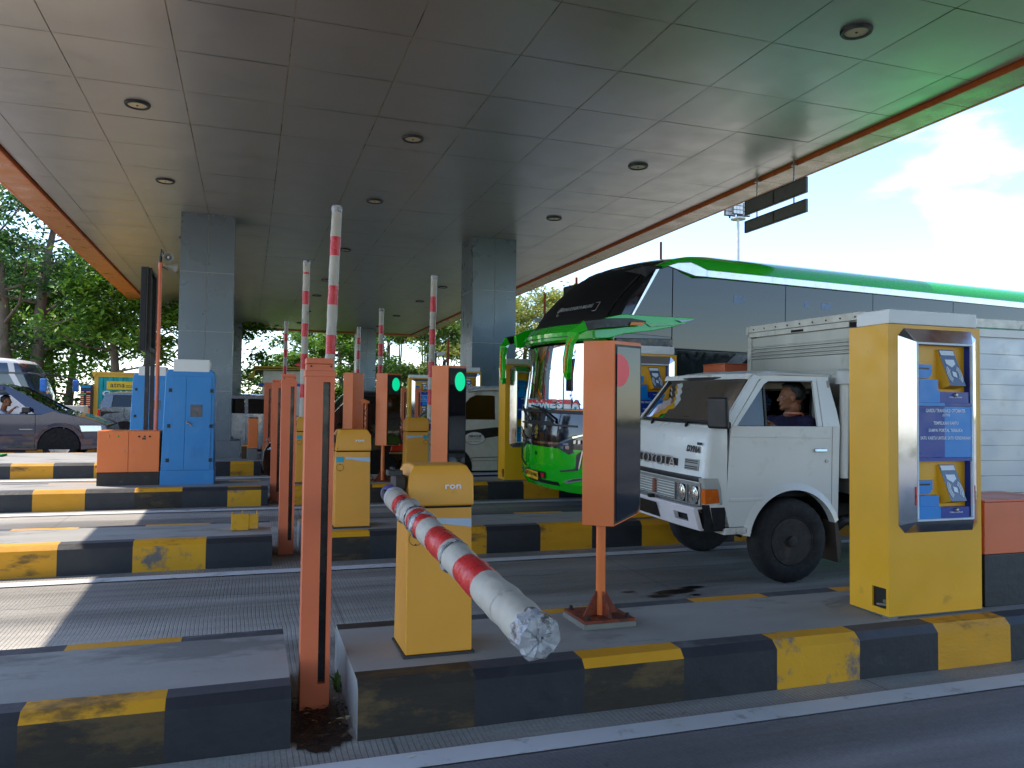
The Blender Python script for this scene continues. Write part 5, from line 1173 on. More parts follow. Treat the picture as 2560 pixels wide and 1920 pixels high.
b = MB(); b.box(.55, 9.55, .03, BW-.03, .45, 2.9); b.poly([(.02, .06, 1.16), (.6, .06, 1.16), (.6, BW-.06, 1.16), (.02, BW-.06, 1.16)]); b.poly([(.0, .06, 2.04), (.6, .06, 2.04), (.6, BW-.06, 2.04), (.0, BW-.06, 2.04)])
obj('dark_interior', b, mat('interior_dark', (26, 26, 28), .8), bus, smooth=0, recalc=False)
S = lambda u, z, o=.004: (u, -o, z)
def splate(name, poly, mt, par=bus, th=.012, o=.004, bev=0):
    q = MB(); n = len(poly); q.mesh([(u, -o-th, z) for u, z in poly]+[(u, -o+.002, z) for u, z in poly], [tuple(range(n)), tuple(range(2*n-1, n-1, -1))]+[(i, i+n, (i+1) % n+n, (i+1) % n) for i in range(n)]); return obj(name, q, mt, par, bevel=bev, smooth=0)
splate('side_window', [(.245, 2.125), (.885, 2.105), (.885, 2.905), (.82, 2.905), (.705, 2.865)], SIDEGL, th=.010)
dv = [.893, 2.56, 4.03, 5.55, 7.07, 8.4]
for i in range(5):
    zt = 2.815; poly = [(dv[i]+.005, 1.962), (dv[i+1]-.005, 1.962), (dv[i+1]-.005, zt)]
    poly += [(1.37, zt), (1.16, 2.80), (1.0, 2.85), (dv[i]+.005, 2.90)] if i == 0 else [(dv[i]+.005, zt)]
    w_ = splate('side_window', poly, SIDEGL, th=.010)
    if i < 3:
        q = MB(); a = dv[i]+(.55 if i == 0 else .3)
        for k, (ww, hh) in enumerate(((.16, .085),) if i == 0 else ((.07, .09), (.16, .085))):
            o0 = a+.28*k+(.32 if i == 0 else 0); q.poly([(o0, -.0155, 2.56), (o0+ww, -.0155, 2.56), (o0+ww, -.0155, 2.56+hh), (o0, -.0155, 2.56+hh)])
        obj('window_sticker', q, mat('sticker_grey', (110, 132, 160), .5, var=.2, vs=30), w_, smooth=0, recalc=False)
# ghosted inner window outlines and a lighter patch of curtain
splate('window_edge', [(.225, 2.118), (.245, 2.118), (.705, 2.872), (.66, 2.862)], SILV, th=.014)
splate('side_moulding', [(1.36, 2.828), (9.5, 2.812), (9.5, 2.905), (1.36, 2.915)], SILV, th=.022, bev=.008)
splate('fairing', [(.80, 2.915), (.95, 2.965), (1.13, 2.985), (1.24, 2.955), (1.36, 2.915), (1.36, 2.828), (1.20, 2.825), (1.02, 2.865)], SILV, th=.026, bev=.008)
splate('lower_frame', [(.14, 2.06), (.905, 2.085), (.905, 1.99), (.17, 1.965)], mat('frame_black', (20, 21, 28), .25), th=.02, bev=.008)
splate('livery_grey', [(1.50, 1.70), (1.82, 1.945), (2.05, 1.945), (1.72, 1.70)], mat('livery_grey', (70, 74, 78), .3), th=.004, o=.006)
splate('livery_black', [(.75, 1.665), (1.46, 1.665), (1.80, 1.955), (.75, 1.955)], BB, th=.003, o=.006)
q = MB(); pts = [(1.215+.05*math.cos(a), -.012, 1.455+.05*math.sin(a)) for a in [2*math.pi*i/24 for i in range(25)]]; q.tube(pts, .004, 6, 0, False)
for a in (90, 210, 330): q.cyl((1.215, -.012, 1.455), (1.215+.048*math.cos(R(a)), -.012, 1.455+.048*math.sin(R(a))), .004, n=6)
obj('emblem', q, SILV, bus)
for k, (a, c) in enumerate(((1.30, 1.44), (1.46, 1.70), (1.72, 1.85))): splate('side_badge', [(a, 1.425+.004*k), (c, 1.42+.004*k), (c+.015, 1.50), (a+.015, 1.505)], BLACK, th=.004, o=.006)
b = MB()   # wheel arch and wheels
for u in (1.75+.4, 6.9):
    wheel(bus, u, -.0+.03, .30, .44, .26, mat('coach_rim', (120, 120, 122), .4, metal=.6)); wheel(bus, u, BW-.03, BW-.30, .44, .26, DARK)
    splate('wheel_arch', arc_pts(u, .44, .52, 195, -15, 18), BLACKM, th=.004, o=.002)
splate('skirt_line', [(.3, .78), (9.4, .78), (9.4, .792), (.3, .792)], BGD, th=.004)
BF = bs.front
def patch(b, pts, o0, m=0, nsub=1, thick=.012):
    """a closed outline given as (v, z) laid on the curved front"""
    n = len(pts); fr = [BF(v, z, o0) for v, z in pts]; bk = [BF(v, z, o0-thick) for v, z in pts]
    b.mesh(fr+bk, [tuple(range(n)), tuple(range(2*n-1, n-1, -1))]+[(i, i+n, (i+1) % n+n, (i+1) % n) for i in range(n)], m)
def band(b, v0, v1, zf0, zf1, o0, m=0, n=16, thick=.012):
    for i in range(n):
        a, c = v0+(v1-v0)*i/n, v0+(v1-v0)*(i+1)/n
        patch(b, [(a, zf0(a)), (c, zf0(c)), (c, zf1(c)), (a, zf1(a))], o0, m, 1, thick)
cst = lambda z: (lambda v: z)
b = MB(); band(b, .06, BW-.06, cst(1.205), cst(1.24), .012, thick=.03); obj('screen_sill', b, BLACK, bus, smooth=30)
b = MB(); band(b, .42, BW-.2, lambda v: .832+.02*abs(v-1.04), lambda v: .858+.02*abs(v-1.04), .010); obj('chrome_strip', b, CHROME, bus, smooth=30)
b = MB(); band(b, .30, BW-.30, lambda v: 1.055, lambda v: 1.075 if abs(v-1.04) > .3 else 1.105, .012, n=20); obj('bonnet_edge', b, BLACK, bus, smooth=30)
for s_ in (0, 1):
    V = (lambda v: v) if s_ == 0 else (lambda v: BW-v)
    b = MB(); patch(b, [(V(.70), .83), (V(.42), .74), (V(.05), .86), (V(.03), 1.045), (V(.36), .955)], .008); hl = obj('headlight', b, BLACK, bus, smooth=0)
    q = MB(); patch(q, [(V(.66), .825), (V(.34), .925), (V(.10), .985), (V(.10), 1.0), (V(.36), .945)], .016); 
    for v0 in (.20, .27, .335): patch(q, [(V(v0), .865), (V(v0-.035), .872), (V(v0-.035), .915), (V(v0), .905)], .016)
    patch(q, [(V(.46), .80), (V(.40), .80), (V(.40), .84), (V(.46), .835)], .016); patch(q, [(V(.54), .805), (V(.49), .80), (V(.49), .83), (V(.54), .83)], .016)
    obj('headlight_lens', q, LENS, hl, smooth=0)
    q = MB()
    for k in range(6): patch(q, [(V(.135), .83+.018*k), (V(.10), .835+.018*k), (V(.10), .846+.018*k), (V(.135), .841+.018*k)], .017)
    obj('side_reflector', q, mat('blue_reflector', (40, 120, 180), .2), hl, smooth=0)
    b = MB(); patch(b, [(V(.30), .74), (V(.23), .79), (V(.27), .60), (V(.31), .60)], .010); patch(b, [(V(.31), .60), (V(.27), .60), (V(.30), .565), (V(.56), .525), (V(.57), .545), (V(.33), .585)], .010); obj('grille_slash', b, [DARK], bus, smooth=0)
    b = MB(); patch(b, [(V(.215), .79), (V(.20), .80), (V(.25), .59), (V(.27), .59)], .014); obj('slash_trim', b, CHROME, bus, smooth=0)
    b = MB(); patch(b, [(V(.52), .425), (V(.46), .405), (V(.18), .47), (V(.16), .50), (V(.34), .475)], .012); fl = obj('fog_lamp', b, LENS, bus, smooth=0)
    q = MB(); patch(q, [(V(.46), .42), (V(.25), .465), (V(.24), .48), (V(.36), .462)], .018); obj('fog_slot', q, DARK, fl, smooth=0)
    b = MB(); band(b, V(.02) if s_ == 0 else V(.55), V(.55) if s_ == 0 else V(.02), cst(.30), cst(.40), .03, thick=.05); obj('bumper_lip', b, BG, bus, smooth=30)
b = MB(); band(b, .62, BW-.62, cst(.36), cst(.405), .006); obj('lower_scoop', b, BLACK, bus, smooth=30)
b = MB(); band(b, .86, 1.48, cst(.425), cst(.50), .02, n=6); obj('plate_recess', b, mat('recess_dark', (40, 24, 20), .5), bus, smooth=0)
b = MB(); v0, v1 = .98, 1.34; p = [BF(v0, .395, .05), BF(v1, .405, .05), BF(v1, .50, .045), BF(v0, .49, .045)]; b.poly(p); npl = obj('number_plate', b, mat('plate_yellow', (236, 180, 30), .5), bus, smooth=0, recalc=False)
b = MB(); uu = Vector(p[0])-Vector(p[1]); b.text('BE 7156 AAU', Vector(p[1])+uu*.05+Vector((-.004, 0, .035)), uu, (0, 0, 1), uu.length*.9, .045, bold=.03, lift=.004); b.text('10 26', Vector(p[1])+uu*.38+Vector((-.004, 0, .008)), uu, (0, 0, 1), uu.length*.25, .017, bold=.02, lift=.004); obj('plate_lettering', b, BLACK, npl, smooth=0, recalc=False)
b = MB(); patch(b, [(.93, .44), (.87, .44), (.87, .485), (.93, .485)], .03); patch(b, [(1.44, .44), (1.39, .44), (1.39, .485), (1.44, .485)], .03); obj('plate_reflector', b, REDB, bus, smooth=0)
# flower emblem on the bonnet
b = MB(); cv, cz = 1.09, .99
for k in range(5):
    a0 = math.pi/2+2*math.pi*k/5; cc = (cv-.026*math.cos(a0)*.9, cz+.040*math.sin(a0))
    b.tube([BF(cc[0]+.018*math.cos(a), cc[1]+.022*math.sin(a), .010) for a in [2*math.pi*i/14 for i in range(15)]], .0028, 5, 0, False)
for k in (-1, 1): b.tube([BF(cv+k*.015+.014*math.cos(a), cz-.082+.018*math.sin(a), .010) for a in [2*math.pi*i/12 for i in range(13)]], .0026, 5, 0, False)
obj('flower_emblem', b, mat('gold', (196, 168, 80), .3, metal=.8), bus)
b = MB(); patch(b, [(1.12, .70), (1.09, .69), (1.08, .72), (1.11, .735)], .008); obj('bonnet_hole', b, BLACKM, bus, smooth=0)
# visor over the lower screen, running on as a fin along the side
b = MB(); N_ = 22
def vis(v, f): return [BF(v, 2.03, .05), BF(v, 2.055, .10), BF(v, 2.14, .13), BF(v, 2.235, .06), BF(v, 2.25, .0)]
rows = [vis(.015+(BW-.03)*i/N_, 0) for i in range(N_+1)]
for i in range(N_):
    for k in range(4): b.poly([rows[i][k], rows[i+1][k], rows[i+1][k+1], rows[i][k+1]])
obj('visor', b, BG, bus, smooth=50, recalc=False)
b = MB(); band(b, .40, BW-.05, cst(2.085), cst(2.093), .122, n=18, thick=.02); obj('visor_groove', b, BLACK, bus, smooth=30)
for v0, s_ in ((0, -1), (BW, 1)):
    Y = lambda o: v0+s_*o
    b = MB(); top = [(-.15, 2.20), (.0, 2.275), (.20, 2.322), (1.185, 2.335)]; bot = [(-.13, 2.04), (.02, 2.05), (.22, 2.105), (.60, 2.16), (.89, 2.222), (1.14, 2.30), (1.185, 2.335)]
    poly = bot+top[::-1][1:]; n = len(poly)
    b.mesh([(u, Y(.075 if .0 < u < 1.0 else .05), z) for u, z in poly]+[(u, Y(-.02), z) for u, z in poly], [tuple(range(n)), tuple(range(2*n-1, n-1, -1))]+[(i, i+n, (i+1) % n+n, (i+1) % n) for i in range(n)])
    fin = obj('side_fin', b, BG, bus, bevel=.008, smooth=30)
    b = MB(); poly = [(.50, 2.235), (.92, 2.262), (1.05, 2.27), (.93, 2.245), (.56, 2.20)]; n = len(poly); b.mesh([(u, Y(.082), z) for u, z in poly]+[(u, Y(.06), z) for u, z in poly], [tuple(range(n)), tuple(range(2*n-1, n-1, -1))]); b.poly([(.90, Y(.084), 2.300), (1.16, Y(.072), 2.318), (1.10, Y(.072), 2.298), (.98, Y(.084), 2.276)], 1); obj('fin_facet', b, [mat('pale_green', (40, 170, 96), .25, coat=.4), mat('ice_blue', (186, 210, 226), .2)], fin, smooth=0, recalc=False)
    # mirror arm and drooping mirror
    path = [(.47, .085, 2.245), (.30, .10, 2.235), (.10, .12, 2.215), (-.12, .13, 2.195), (-.30, .12, 2.165), (-.40, .08, 2.08), (-.44, .05, 1.95), (-.455, .03, 1.80), (-.45, .02, 1.66), (-.43, .015, 1.585)]
    wd = [.018, .045, .052, .055, .060, .068, .076, .080, .066, .016]
    if s_ > 0: path = [(u*1.0 if u > 0 else u*.62, o+.06, z-.03) for u, o, z in path]
    b = MB(); rws = []
    for i, (u, o, z) in enumerate(path):
        P = Vector((u, Y(o), z)); t_ = Vector(path[min(i+1, 9)])-Vector(path[max(i-1, 0)]); t_ = Vector((t_.x, t_.y*s_, t_.z)).normalized()
        side = Vector((t_.z, 0, -t_.x)); side = side.normalized() if side.length > .01 else Vector((0, 0, 1))
        if i >= 5: side = Vector((.0, 1, 0)).lerp(side, .3 if i == 5 else 0).normalized()
        nn = t_.cross(side).normalized(); w = wd[i]; d_ = .028
        rws.append([P+side*w+nn*d_*.3, P+side*w*.6+nn*d_, P-side*w*.6+nn*d_, P-side*w+nn*d_*.3, P-side*w*.8-nn*d_, P+side*w*.8-nn*d_])
    for i in range(9):
        for k in range(6): b.poly([rws[i][k], rws[i][(k+1) % 6], rws[i+1][(k+1) % 6], rws[i+1][k]], 1 if (i <= 3) else 0)
    b.poly(rws[0], 1); b.poly(rws[-1][::-1], 0)
    m_ = obj('mirror', b, [BG, BLACK], bus, smooth=60)
    b = MB()   # black inner edge of the mirror and its amber lamps
    pin = [Vector((u+.02, Y(o)+.058, z+.005)) for u, o, z in path[3:]]
    b.tube(pin, [.03, .034, .036, .036, .034, .028, .012], 8); obj('mirror_rim', b, BLACK, m_)
    b = MB(); pts = [(path[i][0]-.034, Y(path[i][1])-.015, path[i][2]) for i in range(5, 9)]
    b.tube([(-.39, Y(.08), 2.10) if s_ < 0 else pts[0]]+pts[1:] if s_ < 0 else pts, [.006, .012, .014, .012] if s_ > 0 else [.006, .012, .014, .012], 8)
    if s_ < 0: b.poly([(.24, Y(.152), 2.195), (.42, Y(.135), 2.205), (.45, Y(.135), 2.238), (.26, Y(.152), 2.230)])
    obj('mirror_lamp', b, mat('turn_amber', (230, 130, 20), .2, coat=.4), m_, recalc=False)
# stickers, curtain and wheel seen through the lower screen
CYANW = mat('sticker_cyan', (0, 190, 200), .4); STR = mat('sticker_red', (226, 40, 40), .4); STW = mat('sticker_white', (232, 232, 232), .4)
p0_, p1_ = Vector(BF(1.47, 1.27, -.02)), Vector(BF(.26, 1.27, -.02))
word = 'INDONESIA'; b = MB(); segs = len(word)
for i, ch in enumerate(word):
    a = 1.47-(1.47-.28)*(i+.05)/segs; c = 1.47-(1.47-.28)*(i+.95)/segs
    A, C = Vector(BF(a, 1.262, .006)), Vector(BF(c, 1.262, .006)); u = C-A
    b.text(ch, A-u*.03+Vector((0, 0, -.006)), u, (.05, 0, 1), u.length*1.06, .112, m=2, bold=.16, lift=.001)
    b.text(ch, A+Vector((0, 0, .050)), u, (.05, 0, 1), u.length*.98, .050, m=0, bold=.05, lift=.006)
    b.text(ch, A+Vector((0, 0, .0)), u, (.05, 0, 1), u.length*.98, .098, m=1, bold=.05, lift=.004)
obj('screen_lettering', b, [STR, STW, CYANW], bus, smooth=0, recalc=False)
CURT = mat('curtain_white', (224, 224, 226), .7, var=.1, vs=3); CURB = mat('curtain_blue', (130, 160, 220), .7, var=.1)
def curtain(v0, v1, top, lean, mts):
    b = MB(); n = 26
    for i in range(n):
        f0, f1 = i/n, (i+1)/n; m = 1 if int(f0*7) in (2, 3) and len(mts) > 1 else 0
        P = lambda f, z, l: (BF(v0+(v1-v0)*f+l, z, -.10-.03*math.sin(f*40))[0], v0+(v1-v0)*f+l, z)
        b.poly([P(f0, 1.18, 0), P(f1, 1.18, 0), P(f1, top-.35*f1, lean), P(f0, top-.35*f0, lean)], m)
    return obj('curtain', b, mts, bus, smooth=0, recalc=False)
curtain(.16, .62, 2.06, -.12, [CURT, CURB]); curtain(.80, .90, 1.72, -.05, [CURT]); curtain(1.50, 1.62, 2.0, -.03, [CURT])
b = MB(); c = Vector((.18, .62, 1.46)); n_ = Vector((.5, 0, .86)); e1 = Vector((0, 1, 0)); e2 = n_.cross(e1); b.tube([c+(e1*math.cos(2*math.pi*i/24)+e2*math.sin(2*math.pi*i/24))*.2 for i in range(25)], .014, 6, 0, False); obj('steering_wheel', b, mat('tan_wheel', (190, 130, 70), .5), bus)
for va, vb, l in ((1.25, .70, .03), (1.75, 1.35, .02)):
    b = MB(); b.tube([BF(va, 1.285, .04), BF((va+vb)/2, 1.265, .06), BF(vb, 1.15, .05), BF(vb-.03, 1.10, .02)], [.008, .014, .018, .02], 6); obj('wiper', b, BLACK, bus)
# destination board on the upper screen
b = MB(); va, vb, za, zb = 1.10, .34, 2.385, 2.485
A, B, C, D_ = Vector(BF(va, za, .006)), Vector(BF(vb, za+.01, .006)), Vector(BF(vb, zb+.01, .006)), Vector(BF(va, zb, .006))
for p, q_ in ((A, B), (B, C), (C, D_), (D_, A)): b.cyl(p, q_, .0035, n=5)
u = B-A; vdir = (D_-A); nrm = vdir.normalized(); b.text('LAMPUNG-SURABAYA-MALANG', A+u*.05+vdir*.30+Vector((-.03, 0, 0)), u, vdir, u.length*.90, vdir.length*.45, bold=.02, lift=.012, shear=.2); b.box(0, 0, 0, 0, 0, 0) if False else None
obj('destination_board', b, mat('board_grey', (150, 150, 150), .5), bus, smooth=0, recalc=False)
b = MB()     # rim round the upper screen
pr = [BF(.10+.02, z, .008) for z in (2.27, 2.45, 2.6, 2.75, 2.86)]+[BF(v, 2.965, .006) for v in (.35, .6, .9, 1.2, 1.5, 1.75)]
b.tube(pr, .012, 6); obj('upper_screen_rim', b, BB, bus)
b = MB(); b.box(2.18, 2.50, .075, .115, 2.985, 3.0); b.box(2.50, 2.56, .075, .11, 2.98, 2.992, 1); obj('marker_lamp', b, [WHITEP, BLACK], bus, bevel=.004)
b = MB(); b.box(6.3, 6.9, .7, 1.4, 3.165, 3.19); obj('roof_hatch', b, BG, bus, bevel=.01)
# ---- simple cars: side outline, pillars, roof and panes; local u runs from the nose (0) back, v from the near side across
def car(name, label, cat, x, y, yaw, paint, L_, Wd, low, belt, roofp, pillars, panes, wheels, wr, glassm, wsp, rear, interior=True, rim='alloy', rimm=None, inset=.09, group=None):
    t = vthing(name, label, cat, x, y, yaw, group)
    zb = max(z for u, z in belt); ztop = max(z for u, z in roofp)
    def ins(z): return inset*max(0, z-zb+.04)/(ztop-zb)
    # lower body with wheel openings
    poly = list(low)
    b = MB(); b.prism(poly, 'y', 0, Wd)
    for p in b.v:      # barrel the sides and pull the nose in
        e = 1-min(1, p.x/.35) if p.x < .35 else (1-min(1, (L_-p.x)/.3) if p.x > L_-.3 else 0)
        p.y += (.10*e*e if p.y < Wd/2 else -.10*e*e)
    body = obj('body', b, paint, t, bevel=.03, seg=3)
    def plate(nm, pl, mt, par, v, th=.03, off=0, bev=0, out=None):
        out = -1 if v == 0 else 1
        q = MB(); n = len(pl); A = [(u, v-out*ins(z)+out*off, z) for u, z in pl]; B = [(u, v-out*ins(z)-out*(th-off), z) for u, z in pl]
        q.mesh(A+B, [tuple(range(n)), tuple(range(2*n-1, n-1, -1))]+[(i, i+n, (i+1) % n+n, (i+1) % n) for i in range(n)]); return obj(nm, q, mt, par, bevel=bev, smooth=30)
    for v in (0, Wd):
        for pl in pillars: plate('pillar', pl, paint, t, v, .035, .002)
        for pl in panes: plate('side_window', pl, glassm, t, v, .006, -.012)
    # roof
    b = MB(); n = len(roofp); rows = []
    for k in range(9):
        f = k/8; rows.append([(u, ins(z)+(Wd-2*ins(z))*f, z+.03*math.sin(math.pi*f)) for u, z in roofp])
    for k in range(8):
        for i in range(n-1): b.poly([rows[k][i], rows[k][i+1], rows[k+1][i+1], rows[k+1][i]])
    for k in (0, 8):
        b.poly([rows[k][i] for i in range(n)]+[(roofp[-1][0], rows[k][-1][1]+(.03 if k == 0 else -.03), roofp[-1][1]-.05), (roofp[0][0], rows[k][0][1]+(.03 if k == 0 else -.03), roofp[0][1]-.05)])
    obj('roof', b, paint, t, smooth=50)
    for nm, (a, c) in (('windscreen', wsp), ('rear_window', rear)):
        b = MB()
        for k in range(6):
            f0, f1 = k/6, (k+1)/6; g_ = lambda p, f, s: (p[0]+s*.06*math.sin(math.pi*f), ins(p[1])+.02+(Wd-2*ins(p[1])-.04)*f, p[1])
            s = -1 if nm == 'windscreen' else 1
            b.poly([g_(a, f0, s), g_(a, f1, s), g_(c, f1, s), g_(c, f0, s)])
        obj(nm, b, glassm, t, smooth=60)
    if interior:
        b = MB(); b.box(wsp[0][0]+.1, rear[0][0]-.05, .05, Wd-.05, .30, zb-.10); b.box(wsp[0][0]+.05, wsp[0][0]+.3, .08, Wd-.08, zb-.12, zb-.02)
        um = (wsp[1][0]+rear[1][0])/2
        for v in (.12, Wd/2+.05): b.box(um-.28, um-.10, v, v+.40, zb-.3, ztop-.24)
        b.box(rear[1][0]-.45, rear[1][0]-.3, .12, Wd-.12, zb-.3, ztop-.24)
        obj('interior', b, DASH, t, bevel=.02)
    for u in wheels:
        for v, d in ((.015, 1), (Wd-.015, -1)): wheel(t, u, v, v+d*.17, wr, wr*.62, rimm or STEEL, rim)
        b = MB()
        for v, d in ((-.003, -1), (Wd+.003, 1)): b.poly([(p[0], v, p[1]) for p in arc_pts(u, wr, wr*1.14, 190, -10, 18)])
        obj('wheel_well', b, BLACKM, t, smooth=0, recalc=False)
    return t, plate
def outline(L_, nose, top, tail, zlow, wheels, wr):
    """closed side outline: nose, bonnet and belt line, tail, then the underside with wheel arches"""
    pts = list(nose)+list(top)+list(tail)
    for u in sorted(wheels, reverse=True): pts += [(u+wr*1.18, zlow)]+[(u+wr*1.18*math.cos(R(a)), wr+wr*1.18*math.sin(R(a))) for a in range(-10, 191, 20) if wr+wr*1.18*math.sin(R(a)) > zlow]+[(u-wr*1.18, zlow)]
    return pts
NAVY = mat('navy_paint', (34, 36, 66), .18, var=.04, coat=.8, metal=.3); SILVP = mat('silver_paint', (176, 178, 184), .22, metal=.6, var=.03, coat=.6); CARBLK = mat('black_paint', (14, 14, 16), .15, var=.05, coat=.8)
VANW = mat('van_white', (222, 222, 218), .25, var=.03, coat=.5); ALLOY = mat('alloy', (190, 190, 192), .3, metal=.8, var=.05)
# dark blue people carrier heading right: mirrored so that the nose points to +x
def flip(t):  # turn about: nose towards +x keeps the near side by mirroring
    t.scale = (-1, 1, 1)
wr = .30; wl = (.84, 2.95)
low = outline(3.7, [(.05, .25), (.0, .36), (.02, .60), (.06, .70)], [(.30, .80), (.85, .935), (.96, .97), (1.15, .90), (3.55, .90)], [(3.66, .80), (3.68, .35), (3.62, .25)], .22, wl, wr)
t, plate = car('people_carrier', 'dark blue people carrier with an open window and alloy wheels, beyond the wide island', 'car', -2.50, 16.6, 0, NAVY, 3.7, 1.45, low, [(1.0, .90)], [(1.66, 1.36), (1.85, 1.42), (2.4, 1.45), (3.3, 1.44), (3.55, 1.40)],
    [[(.86, .93), (1.02, .90), (1.26, .90), (1.80, 1.355), (1.80, 1.40), (1.70, 1.40)], [(2.32, .9), (2.40, .9), (2.38, 1.38), (2.30, 1.38)], [(3.48, .9), (3.62, .9), (3.56, 1.40), (3.42, 1.40)], [(1.75, 1.34), (3.5, 1.36), (3.5, 1.42), (1.75, 1.41)]],
    [[(2.42, .91), (3.46, .91), (3.42, 1.35), (2.40, 1.36)]], wl, wr, SMOKE, ((.95, .955), (1.70, 1.385)), ((3.66, .92), (3.55, 1.38)), rimm=ALLOY)
flip(t)
b = MB(); b.box(1.30, 1.44, -.13, -.03, .925, 1.03); b.box(1.36, 1.42, -.04, .03, .90, .95); obj('mirror', b, BLACK, t, bevel=.02)
b = MB(); b.hexa([(.12, .02, .57), (.48, -.005, .565), (.48, .05, .565), (.12, .06, .57), (.14, .03, .70), (.52, .0, .70), (.52, .05, .70), (.14, .06, .70)]); obj('headlight', b, LENS, t, bevel=.02)
b = MB(); b.hexa([(.05, .06, .57), (.118, .02, .57), (.118, .06, .57), (.05, .1, .57), (.08, .06, .69), (.138, .03, .70), (.138, .06, .7), (.08, .1, .69)]); obj('side_lamp', b, mat('lamp_blue', (150, 170, 200), .1, coat=.5), t, bevel=.01)
b = MB(); b.box(1.24, 1.245, -.003, .001, .26, .90); b.box(2.36, 2.365, -.003, .001, .26, .90); obj('door_gap', b, BLACKM, t, smooth=0)
b = MB(); b.box(1.2, 3.6, -.012, .0, .49, .53); b.prism(arc_pts(.84, .30, .44, 160, 20, 14)+arc_pts(.84, .30, .39, 20, 160, 14), 'y', -.02, .01); obj('side_flare', b, NAVY, t, bevel=.004)
b = MB(); b.text('SENSATION', (1.30, -.005, .60), (1, 0, 0), (0, 0, 1), .16, .03, bold=.02) if False else b.box(1.28, 1.50, -.004, 0, .607, .622); obj('side_badge', b, STEEL, t, smooth=0, recalc=False)
b = MB(); b.tube([(.90, .1, .98), (.98, .5, 1.0), (1.02, .9, 1.0)], .012, 6); obj('wiper', b, BLACK, t)
# silver hatchback heading right behind the column
wr = .27; wl = (.62, 2.28)
def hatch(name, label, x, y, paint, L_=2.9, hgt=1.31, gl=DARKGL, wl=(.62, 2.28), wr=.27, bz=.93, fl=True):
    low = outline(L_, [(.05, .22), (.0, .34), (.02, .55), (.08, .66)], [(.5, .80), (.75, .90), (.9, bz), (L_-.15, bz+.02)], [(L_-.03, bz-.06), (L_, .45), (L_-.06, .25)], .20, wl, wr)
    t, plate = car(name, label, 'car', x, y, 0, paint, L_, 1.40, low, [(.9, bz)], [(1.22, hgt-.05), (1.4, hgt-.01), (1.8, hgt), (L_-.4, hgt-.02), (L_-.18, hgt-.05)],
        [[(.78, .90), (.92, bz), (1.02, bz), (1.36, hgt-.08), (1.36, hgt-.03), (1.24, hgt-.04)], [(1.72, bz), (1.79, bz), (1.79, hgt-.04), (1.73, hgt-.04)], [(L_-.32, bz), (L_-.06, bz), (L_-.18, hgt-.03), (L_-.36, hgt-.03)], [(1.3, hgt-.07), (L_-.3, hgt-.07), (L_-.3, hgt-.02), (1.3, hgt-.02)]],
        [[(1.04, bz+.01), (1.72, bz+.01), (1.73, hgt-.075), (1.37, hgt-.085)], [(1.80, bz+.01), (L_-.33, bz+.01), (L_-.37, hgt-.075), (1.80, hgt-.075)]], wl, wr, gl, ((.86, .92), (1.25, hgt-.04)), ((L_-.03, bz+.02), (L_-.17, hgt-.06)), rimm=ALLOY)
    if fl: flip(t)
    b = MB(); b.box(1.76, 1.764, -.003, .001, .24, bz); b.box(.98, .984, -.003, .001, .24, bz); b.tube([(L_-.62, -.002, bz-.02), (L_-.60, -.002, .75), (L_-.66, -.002, .62), (2.28-.36, -.002, .36)], .004, 5); obj('door_gap', b, BLACKM, t, smooth=0)
    b = MB(); b.box(1.60, 1.71, -.02, .0, .845, .868); b.box(2.0, 2.11, -.02, 0, .855, .878); obj('door_handle', b, paint, t, bevel=.006)
    b = MB(); b.hexa([(L_-.05, .02, .70), (L_+.004, .08, .70), (L_+.004, .24, .70), (L_-.05, .2, .70), (L_-.08, .02, .88), (L_-.01, .08, .88), (L_-.01, .24, .88), (L_-.08, .2, .88)]); obj('tail_lamp', b, mat('tail_red', (180, 20, 24), .15, coat=.5), t, bevel=.01)
    b = MB(); b.hexa([(.04, .08, .56), (.30, .0, .58), (.30, .05, .58), (.06, .2, .56), (.10, .08, .68), (.42, .0, .72), (.42, .05, .72), (.12, .2, .68)]); obj('headlight', b, LENS, t, bevel=.015)
    return t
hatch('hatchback', 'silver hatchback behind the panelled grey column and the orange bollard', 1.72, 16.95, SILVP)
hatch('hatchback', 'small grey car with a red tail lamp in front of the teal container', .35, 20.2, mat('grey_paint', (120, 124, 128), .25, metal=.5, coat=.5), fl=True).location = (-.65, 21.6, gz(21.6))
# black van in the lane before the wide island, tail to the right
t = hatch('black_car', 'glossy black car between the closed orange display and the amber display, red tail lamp showing', .20, 11.55, CARBLK, L_=2.02, hgt=1.42, wl=(.42, 1.62), wr=.26, fl=False, bz=.92)
b = MB(); b.hexa([(1.80, -.012, .545), (2.03, .02, .545), (2.03, .1, .545), (1.80, .02, .545), (1.82, -.012, .65), (2.0, .02, .65), (2.0, .1, .65), (1.82, .02, .65)]); obj('rear_lamp', b, mat('lamp_red', (220, 30, 36), .2, coat=.5), t, bevel=.01)
b = MB(); b.box(1.78, 2.06, -.01, 1.4, .50, .535); obj('rear_bumper_trim', b, CHROME, t, bevel=.008)
b = MB(); b.box(2.05, 2.07, .02, .25, .27, .41); obj('rear_plate', b, WHITEP, t, bevel=.004)
